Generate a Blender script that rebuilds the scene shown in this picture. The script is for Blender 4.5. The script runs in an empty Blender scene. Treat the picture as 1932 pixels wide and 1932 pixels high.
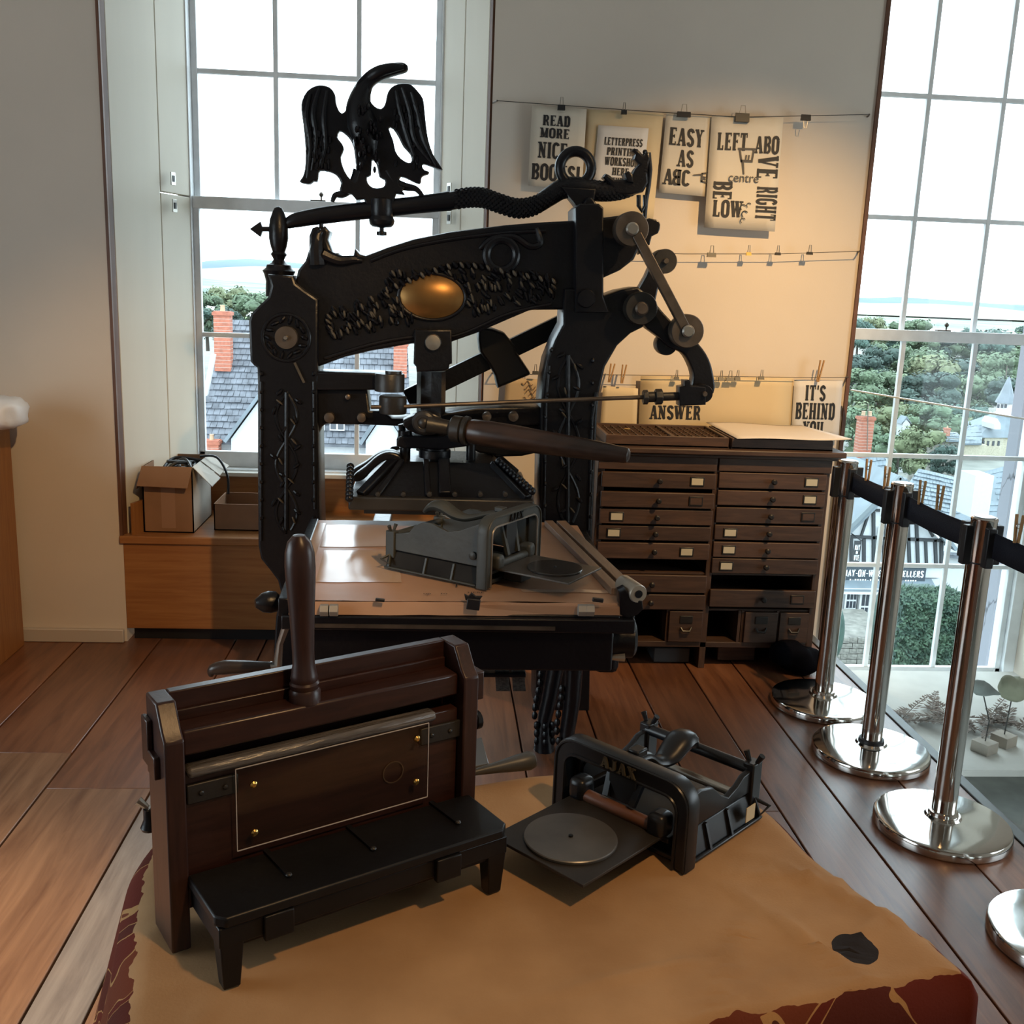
import bpy, bmesh, math, random
from mathutils import Vector, Matrix, Euler, noise
random.seed(7)
R = math.radians
SC = bpy.context.scene
COL = SC.collection
# ------------------------------------------------------------------ camera
CAM_H, PITCH, ROLL, YAW, FPX = 1.6, 12.5, 2.2, 4.5, 1932.0
cam_data = bpy.data.cameras.new('camera')
cam = bpy.data.objects.new('camera', cam_data)
COL.objects.link(cam)
CROT = (Matrix.Rotation(R(-YAW), 3, 'Z') @ Matrix.Rotation(R(90 - PITCH), 3, 'X') @ Matrix.Rotation(R(ROLL), 3, 'Z'))
cam.matrix_world = Matrix.Translation((0, 0, CAM_H)) @ CROT.to_4x4()
cam_data.sensor_width = 36.0
cam_data.lens = 36.0 * FPX / 1932.0
cam_data.clip_start, cam_data.clip_end = 0.05, 12000
SC.camera = cam
# ------------------------------------------------------------------ sky and exposure
SC.view_settings.view_transform = 'Standard'
SC.view_settings.look = 'None'
SC.view_settings.exposure = 1.62
SC.view_settings.gamma = 1.0
SC.view_settings.use_curve_mapping = False
W = bpy.data.worlds.new('overcast_sky')
SC.world = W
W.use_nodes = True
wn = W.node_tree.nodes['Background']
wn.inputs[0].default_value = (0.79, 0.925, 1.0, 1)
wn.inputs[1].default_value = 1.9
SC.cycles.max_bounces = 8
SC.cycles.diffuse_bounces = 4
SC.cycles.glossy_bounces = 4
SC.cycles.transparent_max_bounces = 16
SC.cycles.sample_clamp_indirect = 4.0
SC.cycles.caustics_reflective = False
SC.cycles.caustics_refractive = False


def lamp(name, kind, loc, target, power, color, **kw):
    d = bpy.data.lights.new(name, kind)
    d.energy, d.color = power, color
    for k, v in kw.items():
        setattr(d, k, v)
    o = bpy.data.objects.new(name, d)
    COL.objects.link(o)
    o.location = loc
    o.rotation_euler = (Vector(target) - Vector(loc)).to_track_quat('-Z', 'Y').to_euler()
    return o


def portal(name, loc, target, sx, sy):
    o = lamp(name, 'AREA', loc, target, 1, (1, 1, 1), shape='RECTANGLE', size=sx, size_y=sy)
    o.data.cycles.is_portal = True


portal('window_portal', (-0.55, 5.08, 1.95), (-0.55, 0, 1.95), 1.2, 2.6)
portal('window_portal', (2.5, 5.08, 1.4), (2.5, 0, 1.4), 1.2, 3.6)
portal('window_portal', (-3.28, 1.3, 1.4), (0, 1.3, 1.4), 2.0, 1.8)
portal('window_portal', (4.28, 1.9, 1.3), (0, 1.9, 1.3), 1.8, 1.6)
WARM = (1.0, 0.62, 0.28)
lamp('ceiling_spot_lamp', 'SPOT', (1.95, 2.5, 3.15), (1.15, 4.65, 0.95), 125, (1.0, 0.63, 0.28), spot_size=R(58), spot_blend=1.0, shadow_soft_size=0.025)
lamp('ceiling_spot_lamp', 'SPOT', (0.85, 0.5, 3.2), (-1.1, 4.4, 0.3), 105, WARM, spot_size=R(34), spot_blend=0.8, shadow_soft_size=0.04)
lamp('ceiling_spot_lamp', 'SPOT', (0.95, 0.1, 3.2), (0.5, 1.35, 0.6), 46, (1.0, 0.6, 0.27), spot_size=R(60), spot_blend=0.9, shadow_soft_size=0.06)
lamp('ceiling_spot_lamp', 'SPOT', (-1.75, 1.5, 3.2), (-1.35, 1.9, 0.0), 230, (1.0, 0.78, 0.55), spot_size=R(40), spot_blend=1.0, shadow_soft_size=0.08)


# ------------------------------------------------------------------ measuring: photograph pixel -> point on a plane
def ray(x, y):
    return CROT @ Vector(((x - 966) / FPX, (966 - y) / FPX, -1))


def atY(x, y, Y):
    d = ray(x, y)
    return Vector((0, 0, CAM_H)) + d * (Y / d.y)


def atZ(x, y, Z):
    d = ray(x, y)
    return Vector((0, 0, CAM_H)) + d * ((Z - CAM_H) / d.z)


# ------------------------------------------------------------------ objects
def tag(o, label=None, cat=None, group=None, kind=None):
    for k, v in (('label', label), ('category', cat), ('group', group), ('kind', kind)):
        if v:
            o[k] = v
    return o


def empty(name, loc=(0, 0, 0), rz=0.0, label=None, cat=None, group=None, kind=None, parent=None):
    o = bpy.data.objects.new(name, None)
    COL.objects.link(o)
    o.location = loc
    o.rotation_euler = (0, 0, rz)
    o.empty_display_size = 0.05
    if parent:
        attach(o, parent)
    return tag(o, label, cat, group, kind)


def attach(o, parent, local=False):
    o.parent = parent
    if not local and parent.type == 'EMPTY' and not parent.parent:
        o.matrix_parent_inverse = (Matrix.Translation(parent.location) @ parent.rotation_euler.to_matrix().to_4x4()).inverted()


def link(name, me, mat, parent=None, local=False, bevel=0.0, segs=2):
    o = bpy.data.objects.new(name, me)
    COL.objects.link(o)
    if mat:
        me.materials.clear()
        me.materials.append(mat)
    if parent:
        attach(o, parent, local)
    if bevel:
        m = o.modifiers.new('edge', 'BEVEL')
        m.width, m.segments, m.limit_method, m.angle_limit = bevel, segs, 'ANGLE', R(40)
        m.harden_normals = False
    return o


def copy_tree(o, parent=None, data=True):
    c = o.copy()
    COL.objects.link(c)
    if parent:
        c.parent = parent
    for ch in list(o.children):
        copy_tree(ch, c)
    return c


def finish(me, smooth=35):
    if smooth:
        me.polygons.foreach_set('use_smooth', [True] * len(me.polygons))
        me.set_sharp_from_angle(angle=R(smooth))
    me.update()


class MB:
    def __init__(s):
        s.v, s.f = [], []

    def add(s, vs, fs):
        n = len(s.v)
        s.v += [tuple(p) for p in vs]
        s.f += [tuple(i + n for i in f) for f in fs]
        return s

    def box(s, c, d, rot=None):
        x, y, z = d[0] / 2, d[1] / 2, d[2] / 2
        vs = [Vector(p) for p in ((-x, -y, -z), (x, -y, -z), (x, y, -z), (-x, y, -z), (-x, -y, z), (x, -y, z), (x, y, z), (-x, y, z))]
        if rot is not None:
            m = rot if isinstance(rot, Matrix) else Euler(rot).to_matrix()
            vs = [m @ p for p in vs]
        c = Vector(c)
        return s.add([p + c for p in vs], [(0, 3, 2, 1), (4, 5, 6, 7), (0, 1, 5, 4), (1, 2, 6, 5), (2, 3, 7, 6), (3, 0, 4, 7)])

    def mm(s, a, b):
        a, b = Vector(a), Vector(b)
        return s.box((a + b) / 2, b - a)

    def bar(s, p0, p1, w, h, up=(0, 0, 1)):
        """square bar from p0 to p1; w across, h along up"""
        p0, p1 = Vector(p0), Vector(p1)
        d = (p1 - p0).normalized()
        u = Vector(up)
        a = d.cross(u).normalized()
        u = a.cross(d)
        vs = []
        for p in (p0, p1):
            for sa, su in ((-1, -1), (1, -1), (1, 1), (-1, 1)):
                vs.append(p + a * (sa * w / 2) + u * (su * h / 2))
        return s.add(vs, [(3, 2, 1, 0), (4, 5, 6, 7), (0, 1, 5, 4), (1, 2, 6, 5), (2, 3, 7, 6), (3, 0, 4, 7)])

    def prism(s, loop, off):
        n = len(loop)
        off = Vector(off)
        vs = [Vector(p) for p in loop] + [Vector(p) + off for p in loop]
        return s.add(vs, [tuple(range(n)), tuple(range(2 * n - 1, n - 1, -1))] + [(i, i + n, (i + 1) % n + n, (i + 1) % n) for i in range(n)])

    def tube(s, pts, radii, n=10, flat=1.0, caps=True, up=None):
        pts = [Vector(p) for p in pts]
        if not isinstance(radii, (list, tuple)):
            radii = [radii] * len(pts)
        prev = None
        rings = []
        for i, p in enumerate(pts):
            d = (pts[min(i + 1, len(pts) - 1)] - pts[max(i - 1, 0)]).normalized()
            if prev is None:
                u = Vector(up) if up else (Vector((0, 0, 1)) if abs(d.z) < 0.9 else Vector((0, 1, 0)))
            else:
                u = prev
            a = d.cross(u).normalized()
            u = a.cross(d).normalized()
            prev = u
            rings.append([p + (a * math.cos(t) * flat + u * math.sin(t)) * radii[i] for t in [2 * math.pi * k / n for k in range(n)]])
        vs = [q for r in rings for q in r]
        fs = []
        for i in range(len(pts) - 1):
            for k in range(n):
                a, b = i * n + k, i * n + (k + 1) % n
                fs.append((a, b, b + n, a + n))
        if caps:
            fs.append(tuple(range(n - 1, -1, -1)))
            fs.append(tuple(range((len(pts) - 1) * n, len(pts) * n)))
        return s.add(vs, fs)

    def cyl(s, p0, p1, r0, r1=None, n=20):
        return s.tube([p0, p1], [r0, r0 if r1 is None else r1], n)

    def lathe(s, prof, c=(0, 0, 0), n=24, axis=(0, 0, 1)):
        """prof: (radius, height) along axis from c"""
        ax = Vector(axis).normalized()
        u = ax.orthogonal().normalized()
        w = ax.cross(u)
        c = Vector(c)
        vs = []
        for r, h in prof:
            r = max(r, 1e-5)
            for k in range(n):
                t = 2 * math.pi * k / n
                vs.append(c + ax * h + (u * math.cos(t) + w * math.sin(t)) * r)
        fs = []
        m = len(prof)
        for i in range(m - 1):
            for k in range(n):
                a, b = i * n + k, i * n + (k + 1) % n
                fs.append((a, b, b + n, a + n))
        fs.append(tuple(range(n - 1, -1, -1)))
        fs.append(tuple(range((m - 1) * n, m * n)))
        return s.add(vs, fs)

    def ball(s, c, r, sc=(1, 1, 1), n=12, m=8, rot=None):
        c = Vector(c)
        vs, fs = [], []
        for i in range(m + 1):
            ph = math.pi * i / m
            for k in range(n):
                t = 2 * math.pi * k / n
                rr = max(math.sin(ph), 1e-4)
                p = Vector((rr * math.cos(t) * r * sc[0], rr * math.sin(t) * r * sc[1], math.cos(ph) * r * sc[2]))
                if rot is not None:
                    p = rot @ p
                vs.append(c + p)
        for i in range(m):
            for k in range(n):
                a, b = i * n + k, i * n + (k + 1) % n
                fs.append((a, a + n, b + n, b))
        return s.add(vs, fs)

    def torus(s, c, RR, r, axis=(0, 1, 0), n=28, m=10, sx=1.0):
        ax = Vector(axis).normalized()
        u = ax.orthogonal().normalized()
        w = ax.cross(u)
        c = Vector(c)
        vs, fs = [], []
        for i in range(n):
            t = 2 * math.pi * i / n
            d = u * math.cos(t) + w * math.sin(t)
            for k in range(m):
                q = 2 * math.pi * k / m
                vs.append(c + d * (RR + r * math.cos(q)) + ax * (r * math.sin(q) * sx))
        for i in range(n):
            for k in range(m):
                fs.append((i * m + k, ((i + 1) % n) * m + k, ((i + 1) % n) * m + (k + 1) % m, i * m + (k + 1) % m))
        return s.add(vs, fs)

    def grid(s, fn, nu, nv, closed_u=False):
        vs = [fn(i / (nu if closed_u else nu - 1), j / (nv - 1)) for j in range(nv) for i in range(nu)]
        fs = []
        for j in range(nv - 1):
            for i in range(nu if closed_u else nu - 1):
                a, b = j * nu + i, j * nu + (i + 1) % nu
                fs.append((a, b, b + nu, a + nu))
        return s.add(vs, fs)

    def mesh(s, name, smooth=35):
        me = bpy.data.meshes.new(name)
        me.from_pydata(s.v, [], s.f)
        me.validate()
        bm = bmesh.new()
        bm.from_mesh(me)
        bmesh.ops.recalc_face_normals(bm, faces=bm.faces)
        bm.to_mesh(me)
        bm.free()
        finish(me, smooth)
        return me

    def build(s, name, mat, parent=None, bevel=0.0, smooth=35, local=False, segs=2):
        return link(name, s.mesh(name, smooth), mat, parent, local, bevel, segs)


def catmull(pts, k=5, closed=False):
    n = len(pts)
    out = []
    P = [Vector(p) for p in pts]
    for i in range(n if closed else n - 1):
        if closed:
            a, b, c, d = P[(i - 1) % n], P[i], P[(i + 1) % n], P[(i + 2) % n]
        else:
            a, b, c, d = P[max(i - 1, 0)], P[i], P[i + 1], P[min(i + 2, n - 1)]
        for j in range(k):
            t = j / k
            out.append(0.5 * ((2 * b) + (c - a) * t + (2 * a - 5 * b + 4 * c - d) * t * t + (3 * b - a - 3 * c + d) * t ** 3))
    if not closed:
        out.append(P[-1])
    return out


def lerp_list(vals, n):
    m = len(vals) - 1
    return [vals[min(int(i * m / (n - 1)), m - 1)] * (1 - (i * m / (n - 1) - min(int(i * m / (n - 1)), m - 1))) + vals[min(int(i * m / (n - 1)), m - 1) + 1] * (i * m / (n - 1) - min(int(i * m / (n - 1)), m - 1)) for i in range(n)]


def flat_mesh(loops, thick, bevel=0.0, name='plate'):
    """filled 2-D outline (first loop outer, the rest holes) given as (u, v); extruded to +-thick/2 along local z"""
    cu = bpy.data.curves.new(name, 'CURVE')
    cu.dimensions = '2D'
    cu.fill_mode = 'BOTH'
    for lp in loops:
        sp = cu.splines.new('POLY')
        sp.points.add(len(lp) - 1)
        for p, q in zip(sp.points, lp):
            p.co = (q[0], q[1], 0, 1)
        sp.use_cyclic_u = True
    cu.extrude = max(thick / 2 - bevel, 0.0)
    cu.bevel_depth = bevel
    cu.bevel_resolution = 1
    if bevel:
        cu.offset = -bevel
    o = bpy.data.objects.new(name, cu)
    me = bpy.data.meshes.new_from_object(o)
    bpy.data.objects.remove(o)
    bpy.data.curves.remove(cu)
    return me


M_XZ = Matrix(((1, 0, 0, 0), (0, 0, -1, 0), (0, 1, 0, 0), (0, 0, 0, 1)))   # local xy -> world xz, local z -> -y


def plate(name, loops, Y, thick, mat, parent=None, bevel=0.004, smooth_k=0, px=True, smooth=40):
    """outline measured in the photograph, standing at distance Y (front face) and thick towards +y"""
    out = []
    for i, lp in enumerate(loops):
        q = [(atY(x, y, Y).x, atY(x, y, Y).z) for x, y in lp] if px else lp
        if smooth_k:
            q = [(p.x, p.y) for p in catmull([Vector((a, b, 0)) for a, b in q], smooth_k, True)]
        out.append(q)
    me = flat_mesh(out, thick, bevel, name)
    me.transform(Matrix.Translation((0, Y + thick / 2, 0)) @ M_XZ)
    finish(me, smooth)
    return link(name, me, mat, parent)


# ------------------------------------------------------------------ materials
MATS = {}


def mat(name, color, rough=0.5, metal=0.0, spec=0.5, var=0.0, scale=8.0, bump=0.0, bscale=40.0, stretch=(1, 1, 1), color2=None, coat=0.0, emit=0.0, coords='Object', rvar=0.0, alpha=1.0):
    if name in MATS:
        return MATS[name]
    m = bpy.data.materials.new(name)
    m.use_nodes = True
    nt = m.node_tree
    b = nt.nodes['Principled BSDF']
    b.inputs['Base Color'].default_value = (*color, 1)
    b.inputs['Roughness'].default_value = rough
    b.inputs['Metallic'].default_value = metal
    b.inputs['Specular IOR Level'].default_value = spec
    b.inputs['Coat Weight'].default_value = coat
    if emit:
        b.inputs['Emission Color'].default_value = (*color, 1)
        b.inputs['Emission Strength'].default_value = emit
    if var or bump or color2 or rvar:
        tc = nt.nodes.new('ShaderNodeTexCoord')
        mp = nt.nodes.new('ShaderNodeMapping')
        mp.inputs['Scale'].default_value = stretch
        nt.links.new(tc.outputs[coords], mp.inputs[0])
        nz = nt.nodes.new('ShaderNodeTexNoise')
        nz.inputs['Scale'].default_value = scale
        nz.inputs['Detail'].default_value = 6
        nt.links.new(mp.outputs[0], nz.inputs[0])
        if var or color2:
            rp = nt.nodes.new('ShaderNodeValToRGB')
            c2 = color2 or tuple(c * (1 - var) for c in color)
            c1 = color if color2 else tuple(min(1, c * (1 + var * 0.6)) for c in color)
            rp.color_ramp.elements[0].position, rp.color_ramp.elements[1].position = 0.32, 0.68
            rp.color_ramp.elements[0].color = (*c2, 1)
            rp.color_ramp.elements[1].color = (*c1, 1)
            nt.links.new(nz.outputs[0], rp.inputs[0])
            nt.links.new(rp.outputs[0], b.inputs['Base Color'])
        if rvar:
            mr = nt.nodes.new('ShaderNodeMapRange')
            mr.inputs[3].default_value, mr.inputs[4].default_value = max(0.02, rough - rvar), min(1, rough + rvar)
            nt.links.new(nz.outputs[0], mr.inputs[0])
            nt.links.new(mr.outputs[0], b.inputs['Roughness'])
        if bump:
            n2 = nt.nodes.new('ShaderNodeTexNoise')
            n2.inputs['Scale'].default_value = bscale
            n2.inputs['Detail'].default_value = 4
            nt.links.new(mp.outputs[0], n2.inputs[0])
            bp = nt.nodes.new('ShaderNodeBump')
            bp.inputs['Strength'].default_value = bump
            bp.inputs['Distance'].default_value = 0.01
            nt.links.new(n2.outputs[0], bp.inputs['Height'])
            nt.links.new(bp.outputs[0], b.inputs['Normal'])
    MATS[name] = m
    return m


def wood(name, dark, light, grain=6.0, along=(1, 12, 12), rough=0.45, bump=0.08, coat=0.0, island=0.0):
    """grain runs along the axis whose entry in `along` is small"""
    if name in MATS:
        return MATS[name]
    m = bpy.data.materials.new(name)
    m.use_nodes = True
    nt = m.node_tree
    b = nt.nodes['Principled BSDF']
    tc = nt.nodes.new('ShaderNodeTexCoord')
    mp = nt.nodes.new('ShaderNodeMapping')
    mp.inputs['Scale'].default_value = along
    nt.links.new(tc.outputs['Object'], mp.inputs[0])
    oi = nt.nodes.new('ShaderNodeObjectInfo')
    vm = nt.nodes.new('ShaderNodeVectorMath')
    vm.operation = 'ADD'
    sc = nt.nodes.new('ShaderNodeVectorMath')
    sc.operation = 'SCALE'
    sc.inputs['Scale'].default_value = 37.0
    nt.links.new(oi.outputs['Random'], sc.inputs[0])
    nt.links.new(mp.outputs[0], vm.inputs[0])
    nt.links.new(sc.outputs[0], vm.inputs[1])
    n1 = nt.nodes.new('ShaderNodeTexNoise')
    n1.inputs['Scale'].default_value = grain
    n1.inputs['Detail'].default_value = 8
    n1.inputs['Roughness'].default_value = 0.65
    n1.inputs['Distortion'].default_value = 0.6
    nt.links.new(vm.outputs[0], n1.inputs[0])
    rp = nt.nodes.new('ShaderNodeValToRGB')
    rp.color_ramp.elements[0].position, rp.color_ramp.elements[1].position = 0.3, 0.7
    rp.color_ramp.elements[0].color, rp.color_ramp.elements[1].color = (*dark, 1), (*light, 1)
    nt.links.new(n1.outputs[0], rp.inputs[0])
    out = rp.outputs[0]
    if island:
        hs = nt.nodes.new('ShaderNodeHueSaturation')
        mr = nt.nodes.new('ShaderNodeMapRange')
        mr.inputs[3].default_value, mr.inputs[4].default_value = 1 - island, 1 + island
        nt.links.new(oi.outputs['Random'], mr.inputs[0])
        nt.links.new(mr.outputs[0], hs.inputs['Value'])
        nt.links.new(out, hs.inputs['Color'])
        out = hs.outputs[0]
    nt.links.new(out, b.inputs['Base Color'])
    b.inputs['Roughness'].default_value = rough
    b.inputs['Coat Weight'].default_value = coat
    if bump:
        bp = nt.nodes.new('ShaderNodeBump')
        bp.inputs['Strength'].default_value = bump
        bp.inputs['Distance'].default_value = 0.005
        nt.links.new(n1.outputs[0], bp.inputs['Height'])
        nt.links.new(bp.outputs[0], b.inputs['Normal'])
    MATS[name] = m
    return m


def glass(name, tint=(1, 1, 1), gloss=0.06, rough=0.0):
    if name in MATS:
        return MATS[name]
    m = bpy.data.materials.new(name)
    m.use_nodes = True
    nt = m.node_tree
    nt.nodes.remove(nt.nodes['Principled BSDF'])
    t = nt.nodes.new('ShaderNodeBsdfTransparent')
    t.inputs[0].default_value = (*tint, 1)
    g = nt.nodes.new('ShaderNodeBsdfGlossy')
    g.inputs['Roughness'].default_value = rough
    lw = nt.nodes.new('ShaderNodeLayerWeight')
    lw.inputs[0].default_value = gloss * 4
    mr = nt.nodes.new('ShaderNodeMapRange')
    mr.inputs[3].default_value, mr.inputs[4].default_value = gloss, 0.7
    mx = nt.nodes.new('ShaderNodeMixShader')
    nt.links.new(lw.outputs['Fresnel'], mr.inputs[0])
    nt.links.new(mr.outputs[0], mx.inputs[0])
    nt.links.new(t.outputs[0], mx.inputs[1])
    nt.links.new(g.outputs[0], mx.inputs[2])
    nt.links.new(mx.outputs[0], nt.nodes['Material Output'].inputs[0])
    MATS[name] = m
    return m


IRON = mat('black_cast_iron', (0.005, 0.005, 0.007), 0.33, 0.0, 0.32, bump=0.12, bscale=60, rvar=0.1)
IRON2 = mat('worn_cast_iron', (0.02, 0.018, 0.016), 0.42, 0.0, 0.5, var=0.4, bump=0.15, bscale=40)
GILT = mat('worn_gilt_highlight', (0.09, 0.075, 0.055), 0.4, 0.3, 0.5, var=0.3, scale=30)
STEEL = mat('dull_brown_steel', (0.13, 0.105, 0.085), 0.42, 0.75, var=0.35, scale=14)
BRIGHT = mat('bright_steel', (0.42, 0.4, 0.36), 0.3, 0.9, var=0.2)
CHROME = mat('polished_steel', (0.6, 0.58, 0.55), 0.1, 1.0)
BRASS = mat('aged_brass', (0.32, 0.17, 0.055), 0.34, 0.85, var=0.3, scale=5)
BRASSY = mat('bright_brass', (0.75, 0.5, 0.16), 0.25, 1.0)
PAINT_WALL = mat('cream_wall_paint', (0.66, 0.585, 0.5), 0.8, 0, 0.3, var=0.04, scale=2, bump=0.03, bscale=150)
PAINT_WHITE = mat('off_white_joinery_paint', (0.68, 0.66, 0.6), 0.5, 0, 0.4, var=0.07, scale=5, stretch=(1, 1, 0.2))
PAINT_SASH = mat('white_sash_paint', (0.8, 0.82, 0.83), 0.5, 0, 0.4, var=0.1, scale=12)
CEIL = mat('white_ceiling_paint', (0.7, 0.68, 0.64), 0.9)
PANE = glass('window_glass', (0.97, 0.99, 1.0), 0.012)
ACRYL = glass('clear_acrylic', (0.93, 0.93, 0.92), 0.02, 0.05)
SCREEN = glass('glass_screen', (0.95, 0.98, 0.98), 0.012)
OAK = wood('honey_oak', (0.26, 0.1, 0.03), (0.38, 0.17, 0.055), 5, (0.6, 9, 9), 0.42, 0.05)
OAKV = wood('honey_oak_upright', (0.26, 0.1, 0.03), (0.38, 0.17, 0.055), 5, (9, 9, 0.6), 0.42, 0.05)
FLOORW = wood('floor_board', (0.1, 0.035, 0.016), (0.25, 0.1, 0.045), 3.0, (9, 0.7, 9), 0.36, 0.12, island=0.3)
FLOORW.node_tree.nodes['Principled BSDF'].inputs['Specular IOR Level'].default_value = 0.85
CABW = wood('cabinet_wood', (0.034, 0.017, 0.011), (0.083, 0.043, 0.026), 5, (1.2, 14, 14), 0.5, 0.1, island=0.2)
CABWV = wood('cabinet_wood_upright', (0.034, 0.017, 0.011), (0.083, 0.043, 0.026), 5, (14, 14, 1.2), 0.5, 0.1)
MAHOG = wood('dark_mahogany', (0.02, 0.0085, 0.007), (0.048, 0.019, 0.014), 6, (1.5, 14, 14), 0.29, 0.06)
MAHOGV = wood('dark_mahogany_upright', (0.02, 0.0085, 0.007), (0.048, 0.019, 0.014), 6, (14, 14, 1.5), 0.34, 0.06)
BLACKW = mat('black_stained_wood', (0.006, 0.006, 0.007), 0.4, 0, 0.3, var=0.3, bump=0.06)
CARD = mat('brown_cardboard', (0.27, 0.15, 0.085), 0.85, 0, 0.2, var=0.12, scale=6)
CARDIN = mat('pale_cardboard', (0.5, 0.46, 0.4), 0.85, 0, 0.2)
BLACK = mat('black_plastic', (0.008, 0.008, 0.01), 0.45)
WHITEM = mat('white_gloss', (0.8, 0.8, 0.8), 0.4)
CLAY = mat('pegwood', (0.42, 0.24, 0.1), 0.7, 0, 0.3, var=0.15, scale=30)
# ------------------------------------------------------------------ the room
FLOOR_X1, WALL_L_Y, WALL_P_Y, WIN_Y = 1.81, 4.40, 4.65, 5.0
CEIL_Z = 3.35
ZSEAT = 0.482
floor = MB().mm((-3.3, -2.6, -0.2), (1.80, 4.66, -0.035)).build('floor', mat('dark_subfloor', (0.02, 0.015, 0.012), 0.9))
tag(floor, 'old wide wooden floorboards running towards the windows', kind='structure')
PALEB = wood('pale_floor_board', (0.14, 0.062, 0.03), (0.31, 0.165, 0.088), 3.0, (7, 0.6, 7), 0.4, 0.12, island=0.15)  # paler colour, only on the near pieces of some left boards
GREYB = wood('grey_floor_board', (0.13, 0.1, 0.085), (0.28, 0.235, 0.2), 3.0, (7, 0.6, 7), 0.4, 0.12)  # greyer colour for the near piece of the narrow board
xs = [-3.3, -3.0, -2.74, -2.42, -2.12, -1.82, -1.52, -1.2, -0.87, -0.735, -0.45, -0.2, 0.08, 0.33, 0.61, 0.87, 1.12, 1.335, 1.6, 1.805]
rr = random.Random(3)
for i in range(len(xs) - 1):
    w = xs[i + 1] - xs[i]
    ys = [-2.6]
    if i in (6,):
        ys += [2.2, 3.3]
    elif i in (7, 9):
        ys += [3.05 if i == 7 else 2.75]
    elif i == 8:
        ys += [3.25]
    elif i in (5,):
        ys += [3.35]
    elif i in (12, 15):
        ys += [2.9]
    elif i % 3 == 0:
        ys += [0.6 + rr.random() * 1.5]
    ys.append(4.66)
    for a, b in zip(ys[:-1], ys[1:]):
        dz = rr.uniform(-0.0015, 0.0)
        MB().mm((xs[i] + 0.003, a + 0.0015, -0.035), (xs[i + 1] - 0.003, b - 0.0015, dz)).build('plank', PALEB if (i in (4, 5, 6, 7, 9) and b < 3.4) else GREYB if (i == 8 and b < 3.4) else FLOORW, floor, bevel=0.0025)

EDGE = mat('grey_metal_edging', (0.12, 0.12, 0.115), 0.45, 0.4)
t = MB().mm((1.805, -2.6, -0.2), (1.845, 4.64, 0.004)).build('trim_1', EDGE, bevel=0.003)
tag(t, 'narrow dark edging strip along the floor edge beside the barrier posts', kind='structure')
lowf = MB().mm((1.845, -2.6, -0.62), (4.3, 4.66, -0.55)).build('floor_lower', mat('grey_lower_floor', (0.36, 0.38, 0.36), 0.7, var=0.2))
tag(lowf, 'grey lower floor beyond the gallery edge', kind='structure')
cl = MB().mm((-3.35, -2.65, CEIL_Z), (4.35, 5.2, CEIL_Z + 0.1)).build('ceiling', CEIL)
tag(cl, 'white ceiling above the room', kind='structure')


def wall(name, boxes, label, m=PAINT_WALL):
    b = MB()
    for p, q in boxes:
        b.mm(p, q)
    o = b.build(name, m)
    return tag(o, label, kind='structure')


# left pier: its window-side edge leans very slightly, as in the photograph
WL = -1.335
wall('wall_left', [((-3.4, WALL_L_Y, -0.05), (WL, 5.2, CEIL_Z))], 'plain cream wall pier at the side of the tall window')
wall('wall_posters', [((0.215, WALL_P_Y, -0.05), (1.905, 5.2, CEIL_Z))], 'cream wall between the two windows where posters hang')
wall('wall_window_head', [((WL, WALL_P_Y, 3.2), (0.215, 5.2, CEIL_Z)), ((1.905, WALL_P_Y, 3.2), (3.12, 5.2, CEIL_Z))], 'wall above the tall windows')
wall('wall_below_sill', [((WL, 5.04, -0.05), (0.215, 5.2, 0.66))], 'wall under the tall left window')
wall('wall_below_window', [((1.905, 4.94, -0.62), (3.12, 5.2, -0.42))], 'low wall under the far window')
wall('wall_right_pier', [((3.12, WALL_P_Y, -0.62), (4.4, 5.2, CEIL_Z))], 'cream wall beyond the far window')
wall('wall_side_left', [((-3.4, -2.65, -0.05), (-3.3, 0.3, CEIL_Z)), ((-3.4, 2.3, -0.05), (-3.3, 4.4, CEIL_Z)), ((-3.4, 0.3, -0.05), (-3.3, 2.3, 0.5)), ((-3.4, 0.3, 2.3), (-3.3, 2.3, CEIL_Z))], 'side wall with a window opening')
wall('wall_side_right', [((4.3, -2.65, -0.62), (4.4, 1.0, CEIL_Z)), ((4.3, 2.8, -0.62), (4.4, 4.66, CEIL_Z)), ((4.3, 1.0, -0.62), (4.4, 2.8, 0.5)), ((4.3, 1.0, 2.1), (4.4, 2.8, CEIL_Z))], 'side wall beyond the lower floor')
wall('wall_rear', [((-3.4, -2.75, -0.62), (4.4, -2.65, CEIL_Z))], 'wall behind the camera')
wall('wall_under_floor', [((1.76, 4.655, -0.62), (1.905, 4.70, -0.05))], 'end of the floor edge')
b = MB().mm((-3.3, 4.375, 0.0), (WL - 0.01, 4.399, 0.06)).build('baseboard_left', mat('cream_skirting', (0.5, 0.44, 0.38), 0.6), bevel=0.004)
tag(b, 'low cream skirting at the foot of the wall pier', kind='structure')
b = MB().mm((0.25, 4.625, 0.0), (1.79, 4.649, 0.12)).build('baseboard_back', CABW, bevel=0.004)
tag(b, 'dark wooden skirting behind the type cabinet', kind='structure')

# window linings: painted shutter panels in splayed reveals, with wood edge strips
LIN = mat('shutter_paint', (0.68, 0.63, 0.52), 0.55, 0, 0.4, var=0.06, scale=3, stretch=(1, 1, 0.15), bump=0.02, bscale=20)
STRIP = mat('brown_edge_wood', (0.13, 0.055, 0.028), 0.5, var=0.3, stretch=(6, 6, 0.6))
lining = empty('window_reveal', (-1.2, 4.6, 0.48), label='cream panelled window reveals either side of the tall left window', kind='structure')


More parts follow.
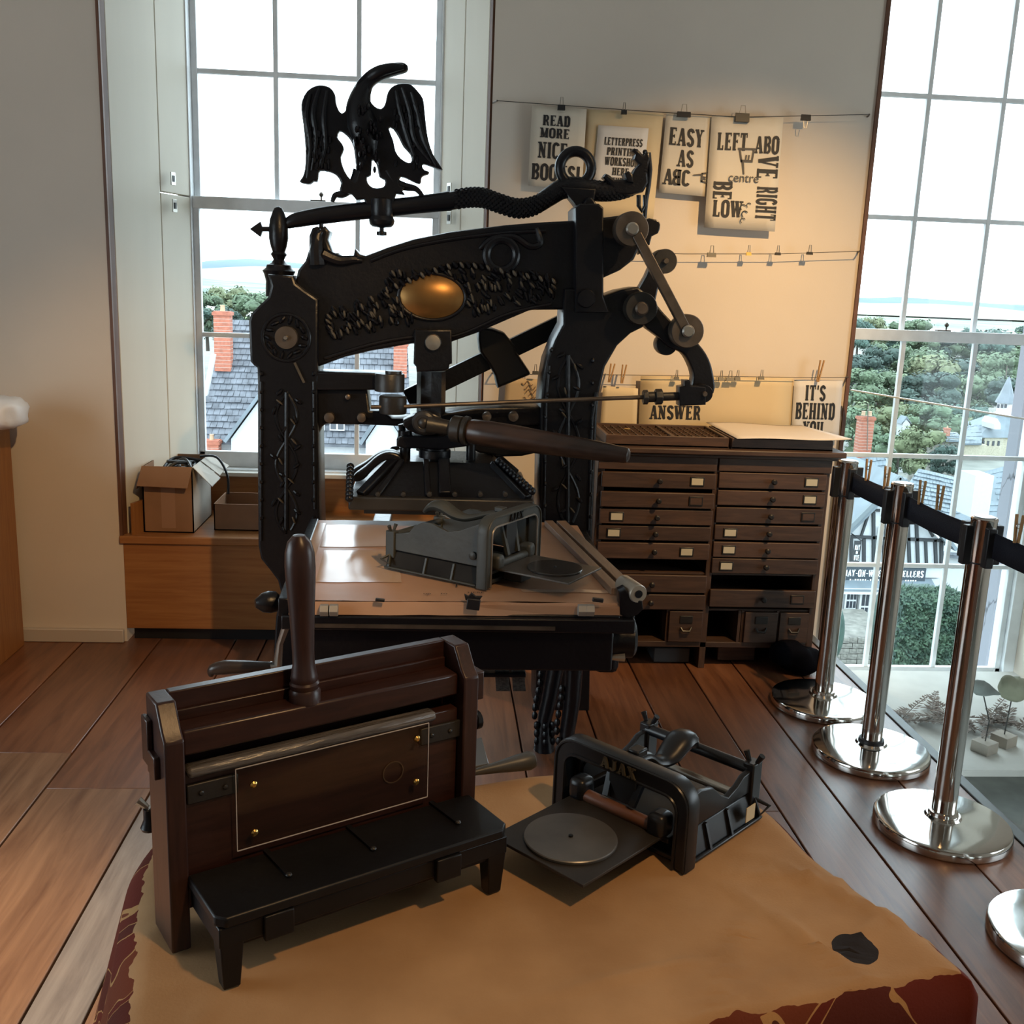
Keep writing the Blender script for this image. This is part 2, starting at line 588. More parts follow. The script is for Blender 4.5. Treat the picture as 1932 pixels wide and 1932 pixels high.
def splay(p, q, t0, t1, z0, z1, th=0.03):
    """panel between fractions t0..t1 of the line p->q (plan), facing the window opening"""
    p, q = Vector(p), Vector(q)
    a, c = p.lerp(q, t0), p.lerp(q, t1)
    d = (q - p).normalized()
    n = Vector((d.y, -d.x)) if p.x > -0.5 else Vector((-d.y, d.x))
    lo = [(a.x, a.y), (c.x, c.y), (c.x + n.x * th, c.y + n.y * th), (a.x + n.x * th, a.y + n.y * th)]
    return MB().prism([(x, y, z0) for x, y in lo], (0, 0, z1 - z0))


LP, LQ = (-1.335, 4.405), (-1.135, 4.985)
SPLIT = atY(325, 363, 4.75).z
splay(LP, LQ, 0.0, 0.055, 0.46, 3.2).build('edge_strip', STRIP, lining)
splay(LP, LQ, 0.058, 0.60, 0.46, 3.2).build('shutter_panel', LIN, lining, bevel=0.003)
splay(LP, LQ, 0.606, 0.995, SPLIT + 0.003, 3.2).build('shutter_panel', LIN, lining, bevel=0.003)
splay(LP, LQ, 0.606, 0.995, 0.46, SPLIT - 0.003).build('shutter_panel', LIN, lining, bevel=0.003)
RP, RQ = (0.205, 4.655), (-0.005, 4.985)
SPR = atY(858, 385, 4.8).z
splay(RP, RQ, 0.0, 0.05, 0.46, 3.2).build('edge_strip', STRIP, lining)
splay(RP, RQ, 0.055, 0.52, 0.46, 3.2).build('shutter_panel', LIN, lining, bevel=0.003)
splay(RP, RQ, 0.53, 0.995, SPR + 0.003, 3.2).build('shutter_panel', LIN, lining, bevel=0.003)
splay(RP, RQ, 0.53, 0.995, 0.46, SPR - 0.003).build('shutter_panel', LIN, lining, bevel=0.003)
# little pull plates on the shutters
for (px, py, Y) in ((315, 337, 4.72), (318, 388, 4.72), (858, 358, 4.80), (858, 412, 4.80)):
    c = atY(px, py, Y)
    rzz = math.atan2(LQ[1] - LP[1], LQ[0] - LP[0]) if px < 600 else math.atan2(RQ[1] - RP[1], RQ[0] - RP[0])
    # project on to the panel plane
    P0, D0 = (Vector(LP), Vector(LQ)) if px < 600 else (Vector(RP), Vector(RQ))
    dd = (D0 - P0).normalized()
    nn = Vector((-dd.y, dd.x)) if px > 600 else Vector((dd.y, -dd.x))
    rdir = ray(px, py)
    tt = (P0.dot(nn) + (0.034 if px > 600 else -0.034) * (1 if nn.y < 0 else -1) * 0 + 0.0) / (rdir.x * nn.x + rdir.y * nn.y)
    hit = Vector((0, 0, CAM_H)) + rdir * tt
    inn = Vector((-nn.x, -nn.y, 0)) if nn.y > 0 else Vector((nn.x, nn.y, 0))
    hit = hit + inn * 0.031
    m3 = Matrix.Rotation(rzz, 3, 'Z')
    pl = MB().box(hit, (0.035, 0.004, 0.055), m3).build('pull_plate', BRIGHT, lining, bevel=0.001)
    MB().box(hit + inn * 0.0025, (0.014, 0.004, 0.026), m3).build('finger_slot', BLACK, pl)

# ------------------------------------------------------------------ sash windows


def sash_window(name, x0, x1, mull, rails, meet, z0, z1, Y, label):
    root = empty(name, ((x0 + x1) / 2, Y, z0), label=label, kind='structure')
    fr = 0.05
    b = MB()
    b.mm((x0 - 0.06, Y - 0.03, z0 - 0.06), (x0, Y + 0.12, z1))
    b.mm((x1, Y - 0.03, z0 - 0.06), (x1 + 0.06, Y + 0.12, z1))
    b.mm((x0 - 0.06, Y - 0.03, z1), (x1 + 0.06, Y + 0.12, z1 + 0.06))
    b.build('window_frame', PAINT_SASH, root, bevel=0.003)
    MB().mm((x0 - 0.06, Y - 0.06, z0 - 0.09), (x1 + 0.06, Y + 0.14, z0 - 0.045)).build('window_sill', PAINT_SASH, root, bevel=0.006)
    # lower sash (room side) and upper sash (outside)
    for lo, hi, yy, nm in ((z0 - 0.045, meet, Y, 'lower_sash'), (meet, z1, Y + 0.04, 'upper_sash')):
        s = MB()
        s.mm((x0, yy, lo), (x0 + 0.028, yy + 0.035, hi))
        s.mm((x1 - 0.028, yy, lo), (x1, yy + 0.035, hi))
        if nm == 'lower_sash':
            s.mm((x0, yy, lo), (x1, yy + 0.035, lo + 0.075))
            s.mm((x0, yy - 0.012, hi - 0.025), (x1, yy + 0.035, hi + 0.03))
        else:
            s.mm((x0, yy, hi - 0.04), (x1, yy + 0.035, hi))
        so = s.build(nm, PAINT_SASH, root, bevel=0.003)
        for mx in mull:
            MB().mm((mx - 0.011, yy + 0.004, lo + 0.02), (mx + 0.011, yy + 0.032, hi - 0.01)).build('glazing_bar', PAINT_SASH, so, bevel=0.004)
        zs = [z for z in rails if lo + 0.1 < z < hi - 0.1]
        for z in zs:
            MB().mm((x0 + 0.02, yy + 0.005, z - 0.011), (x1 - 0.02, yy + 0.031, z + 0.011)).build('glazing_bar', PAINT_SASH, so, bevel=0.004)
        cx = [x0] + list(mull) + [x1]
        cz = [lo] + sorted(zs) + [hi]
        for i in range(len(cx) - 1):
            for j in range(len(cz) - 1):
                MB().mm((cx[i] + 0.004, yy + 0.016, cz[j] + 0.006), (cx[i + 1] - 0.004, yy + 0.019, cz[j + 1] - 0.006)).build('pane', PANE, so, smooth=0)
    f = MB()
    c = (x0 + x1) / 2
    f.lathe([(0.004, 0), (0.004, 0.02), (0.01, 0.026), (0.011, 0.034), (0.004, 0.042)], (c + 0.02, Y + 0.012, meet + 0.03), 10)
    f.mm((c - 0.03, Y + 0.0, meet + 0.03), (c + 0.04, Y + 0.03, meet + 0.037))
    f.build('sash_fastener', STEEL, root)
    return root


kz = WIN_Y / 4.85
zc = lambda z: CAM_H + (z - CAM_H) * kz
sash_window('window_1', -1.135, -0.005, [-0.758, -0.382], [zc(3.03), zc(2.467), zc(1.325)], zc(1.905), zc(0.755), 3.16, WIN_Y, 'tall white sash window behind the printing press')
sash_window('window_2', 1.955, 3.06, [2.318, 2.69], [3.12, 2.552, 1.99, 0.822, 0.243], 1.425, -0.345, 3.16, WIN_Y, 'tall white sash window behind the barrier posts')

# wood edge on poster wall by window 2
t = MB().mm((1.895, 4.638, -0.05), (1.912, 4.66, CEIL_Z)).build('trim_2', STRIP)
tag(t, 'thin brown wood bead on the wall corner beside the far window', kind='structure')

t = MB().mm((WL - 0.01, 4.394, ZSEAT), (WL + 0.002, 4.41, 3.2)).build('trim_3', STRIP)
tag(t, 'thin brown wood bead down the edge of the wall pier', kind='structure')
# ------------------------------------------------------------------ window seat
seat = empty('window_bench', (-0.55, 4.45, 0), label='honey-coloured wooden window seat under the tall left window', cat='bench')
ZS = 0.482
MB().mm((WL - 0.012, 4.385, ZS - 0.035), (0.205, 5.0, ZS)).build('seat_board', OAK, seat, bevel=0.005)
MB().mm((WL + 0.0, 4.40, 0.06), (0.2, 4.425, ZS - 0.035)).build('front_panel', OAK, seat, bevel=0.002)
MB().mm((WL + 0.02, 4.44, 0.0), (0.2, 4.46, 0.06)).build('plinth', BLACK, seat)
MB().mm((-1.135, 4.93, ZS), (0.0, 4.95, 0.655)).build('riser', OAK, seat)
MB().mm((-1.15, 4.895, 0.655), (0.02, 4.995, 0.675)).build('sill_board', PAINT_WHITE, seat, bevel=0.003)
MB().prism([(WL + 0.035, 4.41, ZS), (WL + 0.047, 4.405, ZS), (-1.10, 4.97, ZS), (-1.112, 4.975, ZS)], (0, 0, 0.14)).build('side_skirt', OAKV, seat)
# ------------------------------------------------------------------ the iron hand press
PX = FPX  # pixels per unit distance


def pp(pts, Y):
    return [atY(x, y, Y) for x, y in pts]


def pxm(n, Y):
    """size in metres of n photograph pixels at distance Y"""
    return n / FPX * Y * 1.02


press = empty('iron_hand_press', (0.0, 3.72, 0.0), label='black cast-iron hand printing press with an eagle counterweight on top', cat='printing press')
YF = 3.68


def bolt(px, py, r, Y, name='bolt', m=STEEL, parent=None, out=0.02):
    c = atY(px, py, Y)
    rad = pxm(r, Y)
    return MB().lathe([(rad, -0.01), (rad, out * 0.7), (rad * 0.9, out), (rad * 0.3, out * 1.12)], c, 24, (0, -1, 0)).build(name, m, parent or press)


def disc(px, py, r, Y, th, name, m=STEEL, hub=0.38, parent=None):
    c = atY(px, py, Y)
    rad = pxm(r, Y)
    o = MB().lathe([(rad * 0.97, -th), (rad, -th * 0.85), (rad, 0), (rad * 0.95, 0.006)], c, 36, (0, -1, 0)).build(name, m, parent or press)
    MB().lathe([(rad * hub, 0), (rad * hub, 0.014), (rad * hub * 0.75, 0.02)], c, 24, (0, -1, 0)).build('hub', BRIGHT if m is STEEL else STEEL, o)
    return o


# columns
colL = plate('column', [[(505, 517), (511, 540), (506, 560), (488, 577), (473, 592), (469, 606), (472, 682), (478, 689), (485, 694), (486, 720), (486, 900), (487, 1030), (492, 1055), (509, 1076), (524, 1096), (530, 1120), (520, 1165), (510, 1348), (606, 1348), (604, 1000), (603, 960), (601, 860), (600, 800), (599, 700), (600, 565), (575, 548), (558, 535), (553, 520)]], YF, 0.2, IRON, press, 0.008)
colR = plate('column', [[(1065, 545), (1062, 612), (1047, 640), (1031, 680), (1024, 720), (1020, 760), (1018, 860), (1016, 1000), (1010, 1348), (1112, 1348), (1118, 1000), (1123, 880), (1127, 790), (1131, 740), (1142, 692), (1165, 652), (1190, 629), (1212, 618), (1236, 598), (1238, 575), (1222, 556), (1204, 541), (1172, 547), (1142, 558), (1120, 545)]], YF, 0.2, IRON, press, 0.008)
# raised borders on the columns
b = MB()
for pts in ([(493, 720), (493, 1020)], [(592, 720), (594, 960)]):
    b.tube(pp(pts, YF - 0.002), 0.006, 8)
b.build('bead_moulding', IRON, colL)
b = MB()
for pts in ([(1030, 760), (1026, 1000)], [(1117, 790), (1110, 1000)], [(1036, 690), (1030, 760)], [(1125, 740), (1117, 790)]):
    b.tube(pp(pts, YF - 0.002), 0.006, 8)
b.build('bead_moulding', IRON, colR)


def leaf_bump(b, px, py, L, Wd, ang, Y, h=0.012):
    c = atY(px, py, Y)
    l, w = pxm(L, Y), pxm(Wd, Y)
    rot = Matrix.Rotation(ang, 3, 'Y')
    b.ball(c, 1.0, (l, h, w), 7, 5, rot)


rr = random.Random(11)
b = MB()
for k in range(9):
    y = 705 + k * 34
    leaf_bump(b, 494, y, 4, 5, rr.uniform(-0.5, 0.5), YF, 0.014)
    leaf_bump(b, 592, y, 4, 5, rr.uniform(-0.5, 0.5), YF, 0.014)
tag(b.build('leaf_studs', IRON, colL), kind='stuff')
b = MB()
for k in range(8):
    y = 660 + k * 42
    leaf_bump(b, 1040 - 12 * min(1, k / 3), y, 4, 5, rr.uniform(-0.5, 0.5), YF, 0.014)
    leaf_bump(b, 1118 - 0.6 * k, y + 20, 4, 5, rr.uniform(-0.5, 0.5), YF, 0.014)
tag(b.build('leaf_studs', IRON, colR), kind='stuff')
# staff-and-vine ornament up the middle of each column
for col_, cx, y0, y1 in ((colL, 541, 740, 1000), (colR, 1072, 670, 985)):
    b = MB()
    b.tube(pp([(cx, y0), (cx - 1, y1)], YF), 0.009, 8)
    b.tube([atY(cx + 20 * math.sin(t * 9), y0 + (y1 - y0) * t, YF + 0.001) for t in [i / 40 for i in range(41)]], 0.006, 7)
    b.tube([atY(cx - 20 * math.sin(t * 9), y0 + (y1 - y0) * t, YF + 0.001) for t in [i / 40 for i in range(41)]], 0.006, 7)
    for k in range(16):
        t = k / 15
        leaf_bump(b, cx + 24 * math.sin(t * 9 + 0.6) * (1 if k % 2 else -1), y0 + (y1 - y0) * t, 9, 4, rr.uniform(0.4, 1.2) * (1 if k % 2 else -1), YF, 0.012)
    tag(b.build('vine_relief', IRON, col_), kind='stuff')
    b = MB()
    for k in range(7):
        t = (k + 0.5) / 7
        leaf_bump(b, cx + rr.uniform(-14, 14), y0 + (y1 - y0) * t, 8, 2, rr.uniform(0.5, 1.4), YF - 0.008, 0.006)
    tag(b.build('gilt_touches', GILT, col_), kind='stuff')

# pivot roundel on the left column
c = atY(540, 637, YF)
b = MB()
for k in range(14):
    a = 2 * math.pi * k / 14
    leaf_bump(b, 540 + 34 * math.cos(a), 637 + 34 * math.sin(a), 9, 4, -a + 0.5, YF, 0.012)
b.torus(c, pxm(42, YF), 0.006, (0, 1, 0))
b.build('roundel', IRON, colL)
disc(540, 637, 21, YF - 0.012, 0.03, 'pivot_pin', STEEL, 0.2)
b = MB()
b.bar(atY(556, 684, YF - 0.002), atY(574, 722, YF - 0.002), 0.008, 0.012, (0, 1, 0))
b.build('scroll_bar', GILT, colL)

# great beam
beam_top = [(556, 540), (562, 510), (576, 492), (583, 470), (583, 445), (589, 430), (598, 427), (604, 433), (612, 426), (621, 436), (617, 452), (626, 476), (637, 477), (643, 488), (654, 491), (666, 485), (669, 469), (678, 479), (690, 482)]
beam = plate('great_beam', [beam_top + [(730, 467), (780, 451), (850, 437), (950, 425), (1010, 420), (1080, 416), (1150, 409), (1186, 404), (1214, 418), (1216, 448), (1196, 490), (1170, 510), (1130, 528), (1090, 560), (1070, 584), (1000, 585), (960, 602), (900, 628), (852, 645), (780, 648), (700, 662), (650, 674), (600, 692), (570, 660), (556, 600)]], YF + 0.035, 0.13, IRON, press, 0.008)
YB = YF + 0.033
b = MB()
b.tube(catmull(pp([(700, 492), (760, 470), (850, 452), (950, 440), (1030, 436)], YB), 5), 0.007, 8)
b.tube(catmull(pp([(612, 676), (700, 650), (780, 636), (860, 634), (960, 592), (1040, 574)], YB), 5), 0.007, 8)
b.build('bead_moulding', IRON, beam)
# scales of foliage on the beam
b = MB()
g = MB()
for k in range(230):
    x = rr.uniform(612, 1045)
    t = (x - 612) / 433
    lo = 640 - 80 * t if x < 760 else 620 - 60 * (x - 760) / 285
    hi = lo - (48 + 22 * math.sin(t * 3.1))
    if x > 720 and x < 900:
        hi = 510
    y = rr.uniform(hi, lo)
    if ((x - 815) / 66) ** 2 + ((y - 560) / 46) ** 2 < 1 or (x > 776 and x < 858 and y > 600):
        continue
    leaf_bump(b, x, y, rr.uniform(7, 12), rr.uniform(3, 5), rr.uniform(0.5, 1.6), YB, rr.uniform(0.01, 0.018))
    if k % 3 == 0:
        leaf_bump(g, x + 2, y - 2, 7, 2.5, rr.uniform(0.7, 1.5), YB - 0.012, 0.006)
for k in range(26):
    t = k / 25
    x = 735 + t * 310
    y = 545 - 52 * math.sin(min(1, t * 1.55) * 1.7) + max(0, t - 0.4) * 62
    leaf_bump(b, x, y, 8, 6, 0.8, YB, 0.02)
    if k % 2:
        leaf_bump(g, x, y, 7, 3, 1.0, YB - 0.017, 0.006)
tag(b.build('foliage_relief', IRON, beam), kind='stuff')
tag(g.build('gilt_touches', GILT, beam), kind='stuff')
b = MB()
b.torus(atY(946, 481, YB), pxm(27, YB), pxm(8, YB), (0, 1, 0))
b.tube(catmull(pp([(905, 470), (930, 450), (970, 447), (1000, 465), (1020, 458), (1012, 430)], YB), 4), [0.006, 0.009, 0.011, 0.012, 0.012, 0.012, 0.012, 0.012, 0.012, 0.012, 0.012, 0.012, 0.012, 0.012, 0.012, 0.012, 0.012, 0.012, 0.012, 0.01, 0.006], 8)
b.build('serpent_relief', IRON, beam)
# recumbent figure at the left end of the beam
b = MB()
b.tube(catmull(pp([(600, 500), (598, 470), (601, 445), (607, 436)], YB), 4), lerp_list([0.03, 0.026, 0.016, 0.01], 13), 10)
b.tube(catmull(pp([(610, 480), (640, 492), (668, 490), (684, 492)], YB), 4), lerp_list([0.024, 0.02, 0.015, 0.008], 13), 10)
b.build('figure_relief', IRON, beam)

# oval brass plate
c = atY(815, 560, YB)
b = MB()
rx, rz_ = pxm(57, YB), pxm(38, YB)


def oval(u, v):
    a = 2 * math.pi * u
    rr_ = 1 - v
    return c + Vector((rx * rr_ * math.cos(a), -0.004 - 0.02 * (1 - rr_ ** 2.2), rz_ * rr_ * math.sin(a)))


b.grid(oval, 40, 9, True)
b.build('oval_plaque', BRASS, beam)
b = MB()
b.tube([c + Vector((rx * 1.06 * math.cos(a), -0.003, rz_ * 1.08 * math.sin(a))) for a in [2 * math.pi * i / 40 for i in range(41)]], 0.006, 8)
b.build('plaque_rim', IRON, beam)

# finial on the left column
def lathe_px(prof, cx, Y, n=24):
    """prof: (radius px, y px)"""
    base = atY(cx, prof[-1][1], Y)
    return MB().lathe([(pxm(r, Y), atY(cx, y, Y).z - base.z) for r, y in reversed(prof)], base, n)


YC = YF + 0.1
fin = lathe_px([(1, 389), (7, 393), (11, 402), (15, 415), (17, 432), (17, 450), (14, 466), (11, 475), (14.5, 480), (11, 486), (9.5, 490), (13, 496), (21, 500), (23, 506), (29, 511), (26, 518), (23, 531), (24, 560)], 527, YC).build('finial', IRON, press)
b = MB()
tip = atY(471, 432, YC)
sh = atY(492, 432, YC)
b.prism([atY(471, 432, YC), atY(491, 418, YC), atY(496, 432, YC), atY(491, 447, YC)], (0, 0.018, 0))
b.cyl(atY(492, 432, YC) + Vector((0, 0.009, 0)), atY(518, 432, YC) + Vector((0, 0.009, 0)), 0.009, None, 10)
b.build('arrow_head', IRON, fin)

# counterweight lever: straight bar, serpent body, ring and dragon head
YL = YF + 0.1
lever_pts = [(540, 424), (560, 415), (620, 405), (700, 396), (780, 387), (850, 379)]
lev = MB()
ptsA = pp(lever_pts, YL)
lev.tube(catmull(ptsA, 4), lerp_list([pxm(8, YL), pxm(13, YL), pxm(15, YL), pxm(15, YL), pxm(15, YL), pxm(17, YL)], 21), 12, 0.8)
lever = lev.build('counterweight_lever', IRON, press)
ser = MB()
spts = catmull(pp([(846, 380), (880, 374), (910, 374), (940, 384), (975, 394), (1008, 389), (1035, 372), (1060, 357), (1090, 354), (1130, 361), (1165, 360), (1195, 350), (1212, 332), (1216, 310), (1212, 292)], YL), 4)
ser.tube(spts, lerp_list([pxm(x, YL) for x in (16, 16, 15, 14, 13, 15, 17, 18, 19, 18, 17, 16, 14, 12, 7)], len(spts)), 14, 0.85)
serp = ser.build('serpent_body', IRON, press)
sc_ = MB()
for i, p in enumerate(spts[2:-3]):
    for q_ in (p, p.lerp(spts[i + 3], 0.5)):
        for k in range(5):
            a = R(-65 + k * 32 + (16 if q_ is p else 0))
            rb_ = pxm(15.5, YL)
            sc_.ball(q_ + Vector((0, -rb_ * 0.85 * math.cos(a), rb_ * math.sin(a))), 0.0075, (1.2, 0.7, 1), 6, 4)
tag(sc_.build('scales', IRON, serp), kind='stuff')
ring = MB().torus(atY(1086, 317, YL), pxm(28, YL), pxm(9.5, YL), (0, 1, 0), 32, 12).build('serpent_ring', IRON, press)
plate('dragon_head', [[(1150, 345), (1138, 334), (1143, 327), (1150, 330), (1160, 338), (1180, 338), (1192, 330), (1198, 318), (1206, 310), (1196, 300), (1199, 291), (1191, 285), (1198, 279), (1207, 284), (1214, 292), (1219, 285), (1226, 288), (1228, 300), (1222, 320), (1224, 345), (1214, 362), (1190, 368), (1165, 368)]], YL - 0.03, 0.06, IRON, press, 0.008)
plate('crest', [[(1184, 343), (1179, 327), (1186, 322), (1194, 328), (1196, 345)]], YL - 0.04, 0.08, IRON, serp, 0.006)
# link hanging from the head
lk = MB()
lk.tube(pp([(1224, 288), (1227, 320), (1224, 350), (1219, 378), (1216, 412)], YL - 0.02), 0.008, 8)
lk.tube(pp([(1205, 368), (1205, 388), (1211, 398), (1217, 388), (1217, 368)], YL - 0.02), 0.008, 8)
lk.build('hanging_link', IRON, press)

# eagle
zx = lambda pts: [(440 + x * 0.28986, 90 + y * 0.28986) for x, y in pts]
E_OUT = zx([(1130, 108), (1138, 130), (1122, 152), (1080, 165), (1000, 190), (930, 225), (900, 260), (885, 300), (890, 340), (920, 380), (960, 396), (985, 370), (995, 330), (1005, 290), (1030, 255), (1070, 235), (1120, 230), (1160, 240), (1200, 280), (1235, 330), (1245, 400), (1255, 500), (1270, 600), (1300, 690), (1330, 740), (1362, 790), (1345, 793), (1300, 776), (1240, 755), (1230, 770), (1245, 795), (1275, 805), (1268, 822), (1245, 828), (1225, 842), (1222, 870), (1210, 885), (1170, 870), (1130, 850), (1090, 838), (1080, 860), (1085, 895), (1120, 905), (1100, 930), (1118, 958), (1060, 950), (1045, 1000), (1000, 1020), (870, 1020), (850, 985), (800, 990), (770, 955), (710, 945), (690, 925), (700, 880), (670, 830), (620, 805), (560, 800), (552, 830), (545, 870), (520, 868), (500, 885), (470, 885), (430, 872), (450, 840), (465, 790), (470, 700), (465, 600), (455, 500), (442, 400), (448, 340), (480, 280), (530, 248), (580, 242), (630, 258), (660, 300), (665, 350), (680, 395), (705, 425), (735, 400), (770, 320), (800, 230), (830, 190), (880, 145), (950, 112), (1040, 95), (1100, 93)])
E_H1 = zx([(690, 540), (720, 555), (755, 590), (780, 640), (790, 700), (798, 780), (800, 860), (780, 868), (740, 830), (710, 770), (698, 710), (718, 660), (705, 620), (675, 580)])
E_H2 = zx([(1010, 520), (1040, 525), (1075, 580), (1105, 640), (1150, 690), (1160, 735), (1140, 748), (1090, 720), (1055, 670), (1040, 600)])
E_H3 = zx([(900, 730), (925, 745), (940, 790), (950, 840), (985, 860), (985, 895), (960, 910), (910, 910), (875, 880), (868, 840), (895, 825)])
eag = plate('eagle', [E_OUT, E_H1, E_H2, E_H3], YL - 0.02, 0.04, IRON, press, 0.006, 2)
YE = YL
zq = lambda x, y, Y=YE: atY(440 + x * 0.28986, 90 + y * 0.28986, Y)
b = MB()
bp_ = [zq(1110, 125, YE - 0.03), zq(1040, 130, YE - 0.03), zq(950, 155, YE - 0.02), zq(880, 210), zq(835, 300), zq(820, 400), zq(840, 500), zq(870, 620), zq(900, 720)]
b.tube(catmull(bp_, 4), lerp_list([0.008, 0.016, 0.02, 0.024, 0.034, 0.048, 0.058, 0.05, 0.02], 33), 12, 0.9)
b.build('eagle_body', IRON, eag)
b = MB()
for side, pts in ((0, [(560, 260), (520, 420), (540, 600), (510, 800)]), (0, [(610, 280), (590, 450), (600, 640), (560, 780)]), (0, [(500, 300), (475, 450), (500, 640), (480, 850)]), (1, [(1100, 260), (1150, 420), (1180, 600), (1290, 750)]), (1, [(1060, 280), (1090, 430), (1140, 600), (1200, 760)]), (1, [(1160, 290), (1200, 430), (1240, 600), (1320, 770)])):
    b.tube(catmull([zq(x, y, YL - 0.02) for x, y in pts], 5), lerp_list([0.006, 0.01, 0.01, 0.004], 16), 8, 1.0)
for k in range(46):
    x, y = rr.uniform(480, 650), rr.uniform(520, 780)
    b.ball(zq(x, y, YL - 0.022), 1, (0.006, 0.008, 0.014), 6, 4)
    x, y = rr.uniform(1040, 1220), rr.uniform(380, 780)
    if not (1000 < x < 1165 and 510 < y < 750):
        b.ball(zq(x, y, YL - 0.022), 1, (0.006, 0.008, 0.014), 6, 4)
for k in range(40):
    x, y = rr.uniform(790, 960), rr.uniform(380, 800)
    b.ball(zq(x, y, YL - 0.05 + 0.00012 * abs(x - 860)), 1, (0.006, 0.012, 0.012), 6, 4)
tag(b.build('feathers', IRON, eag), kind='stuff')
b = MB()
b.tube(catmull([zq(x, y) for x, y in ((820, 800), (790, 880), (720, 950), (665, 960), (645, 1005))], 4), lerp_list([0.022, 0.02, 0.014, 0.01, 0.007], 17), 9)
b.tube(catmull([zq(x, y) for x, y in ((1000, 800), (1050, 880), (1120, 905), (1190, 920), (1235, 970))], 4), lerp_list([0.022, 0.02, 0.014, 0.01, 0.007], 17), 9)
b.build('eagle_talons', IRON, eag)
b = lathe_px([(4, 372), (21, 376), (22, 400), (20, 408), (23, 416), (21, 424), (17, 428), (4, 430), (4, 436), (9, 437), (9, 444), (3, 445)], 720, YL, 20)
b.build('eagle_mount', IRON, press)
# short strut from lever to beam figure
MB().cyl(atY(606, 404, YL), atY(606, 436, YL), 0.008, None, 10).build('strut', IRON, press)

# guide post above the right column
gp = plate('guide_post', [[(1086, 392), (1094, 384), (1130, 384), (1139, 392), (1139, 560), (1150, 590), (1086, 590)]], YF - 0.025, 0.22, IRON, press, 0.006)
plate('guide_cheek', [[(1092, 395), (1108, 372), (1117, 372), (1134, 395), (1134, 420), (1092, 420)]], YF + 0.03, 0.1, IRON, press, 0.006)
bolt(1105, 563, 17, YF - 0.03, 'guide_bolt', IRON, gp)
# support under the ring
plate('saddle', [[(1058, 352), (1125, 356), (1120, 384), (1112, 398), (1092, 398), (1084, 384)]], YL - 0.04, 0.08, IRON, press, 0.005)

# bell-crank lever, connecting rod with discs
YK = YF - 0.06
arm_o = [(1196, 560), (1222, 556), (1252, 590), (1280, 618), (1310, 640), (1333, 668), (1345, 700), (1347, 742), (1306, 742), (1309, 712), (1302, 688), (1288, 666), (1262, 655), (1243, 636), (1212, 610)]
plate('crank_arm', [arm_o], YK + 0.03, 0.07, IRON, press, 0.006, 3)
plate('crank_arm', [[(1186, 585), (1220, 520), (1240, 480), (1272, 478), (1276, 500), (1250, 520), (1228, 600), (1205, 610)]], YF + 0.06, 0.07, IRON, press, 0.006, 3)
disc(1255, 493, 22, YF + 0.05, 0.09, 'crank_knob', IRON2, 0.25)
disc(1210, 582, 30, YK + 0.01, 0.12, 'crank_pivot', IRON2, 0.42)
MB().bar(atY(1200, 442, YK - 0.03), atY(1292, 618, YK - 0.03), pxm(18, YK), 0.03, (0, 1, 0)).build('connecting_rod', STEEL, press, bevel=0.003)
disc(1192, 432, 31, YK - 0.035, 0.06, 'rod_disc', STEEL)
disc(1297, 625, 31, YK - 0.035, 0.06, 'rod_disc', STEEL)
MB().cyl(atY(1192, 432, YK), atY(1205, 432, YF + 0.14), 0.025).build('rod_pin', IRON, press)
MB().cyl(atY(1297, 625, YK - 0.05), atY(1294, 625, YF + 0.1), 0.022).build('rod_pin', IRON, press)
plate('ear', [[(1212, 418), (1238, 414), (1246, 424), (1242, 440), (1230, 446), (1226, 462), (1214, 466), (1206, 480)]], YF + 0.08, 0.05, IRON, press, 0.004, 2)
disc(1258, 650, 20, YK + 0.06, 0.06, 'stop_boss', IRON, 0.2)
# horizontal pull rod and clevis
MB().tube(pp([(700, 768), (765, 767), (1000, 757), (1225, 749)], YK), pxm(4, YK), 10).build('pull_rod', STEEL, press)
b = MB()
for x0, x1, r in ((1213, 1222, 14), (1222, 1236, 10), (1236, 1249, 15), (1249, 1292, 8)):
    b.cyl(atY(x0, 749.5 - (x0 - 1213) * 0.03, YK), atY(x1, 749.5 - (x1 - 1213) * 0.03, YK), pxm(r, YK), None, 8 if r > 12 else 16)
b.build('rod_coupling', IRON2, press, bevel=0.002)
plate('clevis', [[(1282, 730), (1292, 728), (1292, 718), (1303, 718), (1304, 728), (1332, 730), (1332, 764), (1282, 766)]], YK - 0.03, 0.06, IRON, press, 0.004)
disc(1328, 743, 17, YK - 0.02, 0.08, 'clevis_pin', IRON, 0.3)

# hanger, stem and toggle on the centre line
YS = YF - 0.02
plate('stem_head', [[(782, 622), (852, 622), (853, 686), (848, 688), (847, 696), (840, 700), (786, 702), (785, 692), (780, 686)]], YS, 0.15, IRON, press, 0.006)
bolt(817, 646, 15, YS - 0.002, 'stem_pin', BRIGHT, None, 0.016)
c0, c1 = atY(814, 700, YF + 0.07), atY(812, 850, YF + 0.07)
MB().tube([c1, c0], pxm(27, YF), 8).build('stem', IRON, press)
# cross stay behind
YD = YF + 0.3
MB().bar(atY(768, 752, YD), atY(1075, 604, YD), 0.05, pxm(34, YD), (0, 0, 1)).build('diagonal_stay', IRON, press, bevel=0.004)
plate('weight_sleeve', [[(903, 617), (930, 620), (952, 628), (972, 652), (975, 664), (1000, 702), (1001, 707), (939, 733), (934, 710), (922, 688), (905, 664), (902, 640)]], YD - 0.07, 0.14, BLACK, press, 0.01)
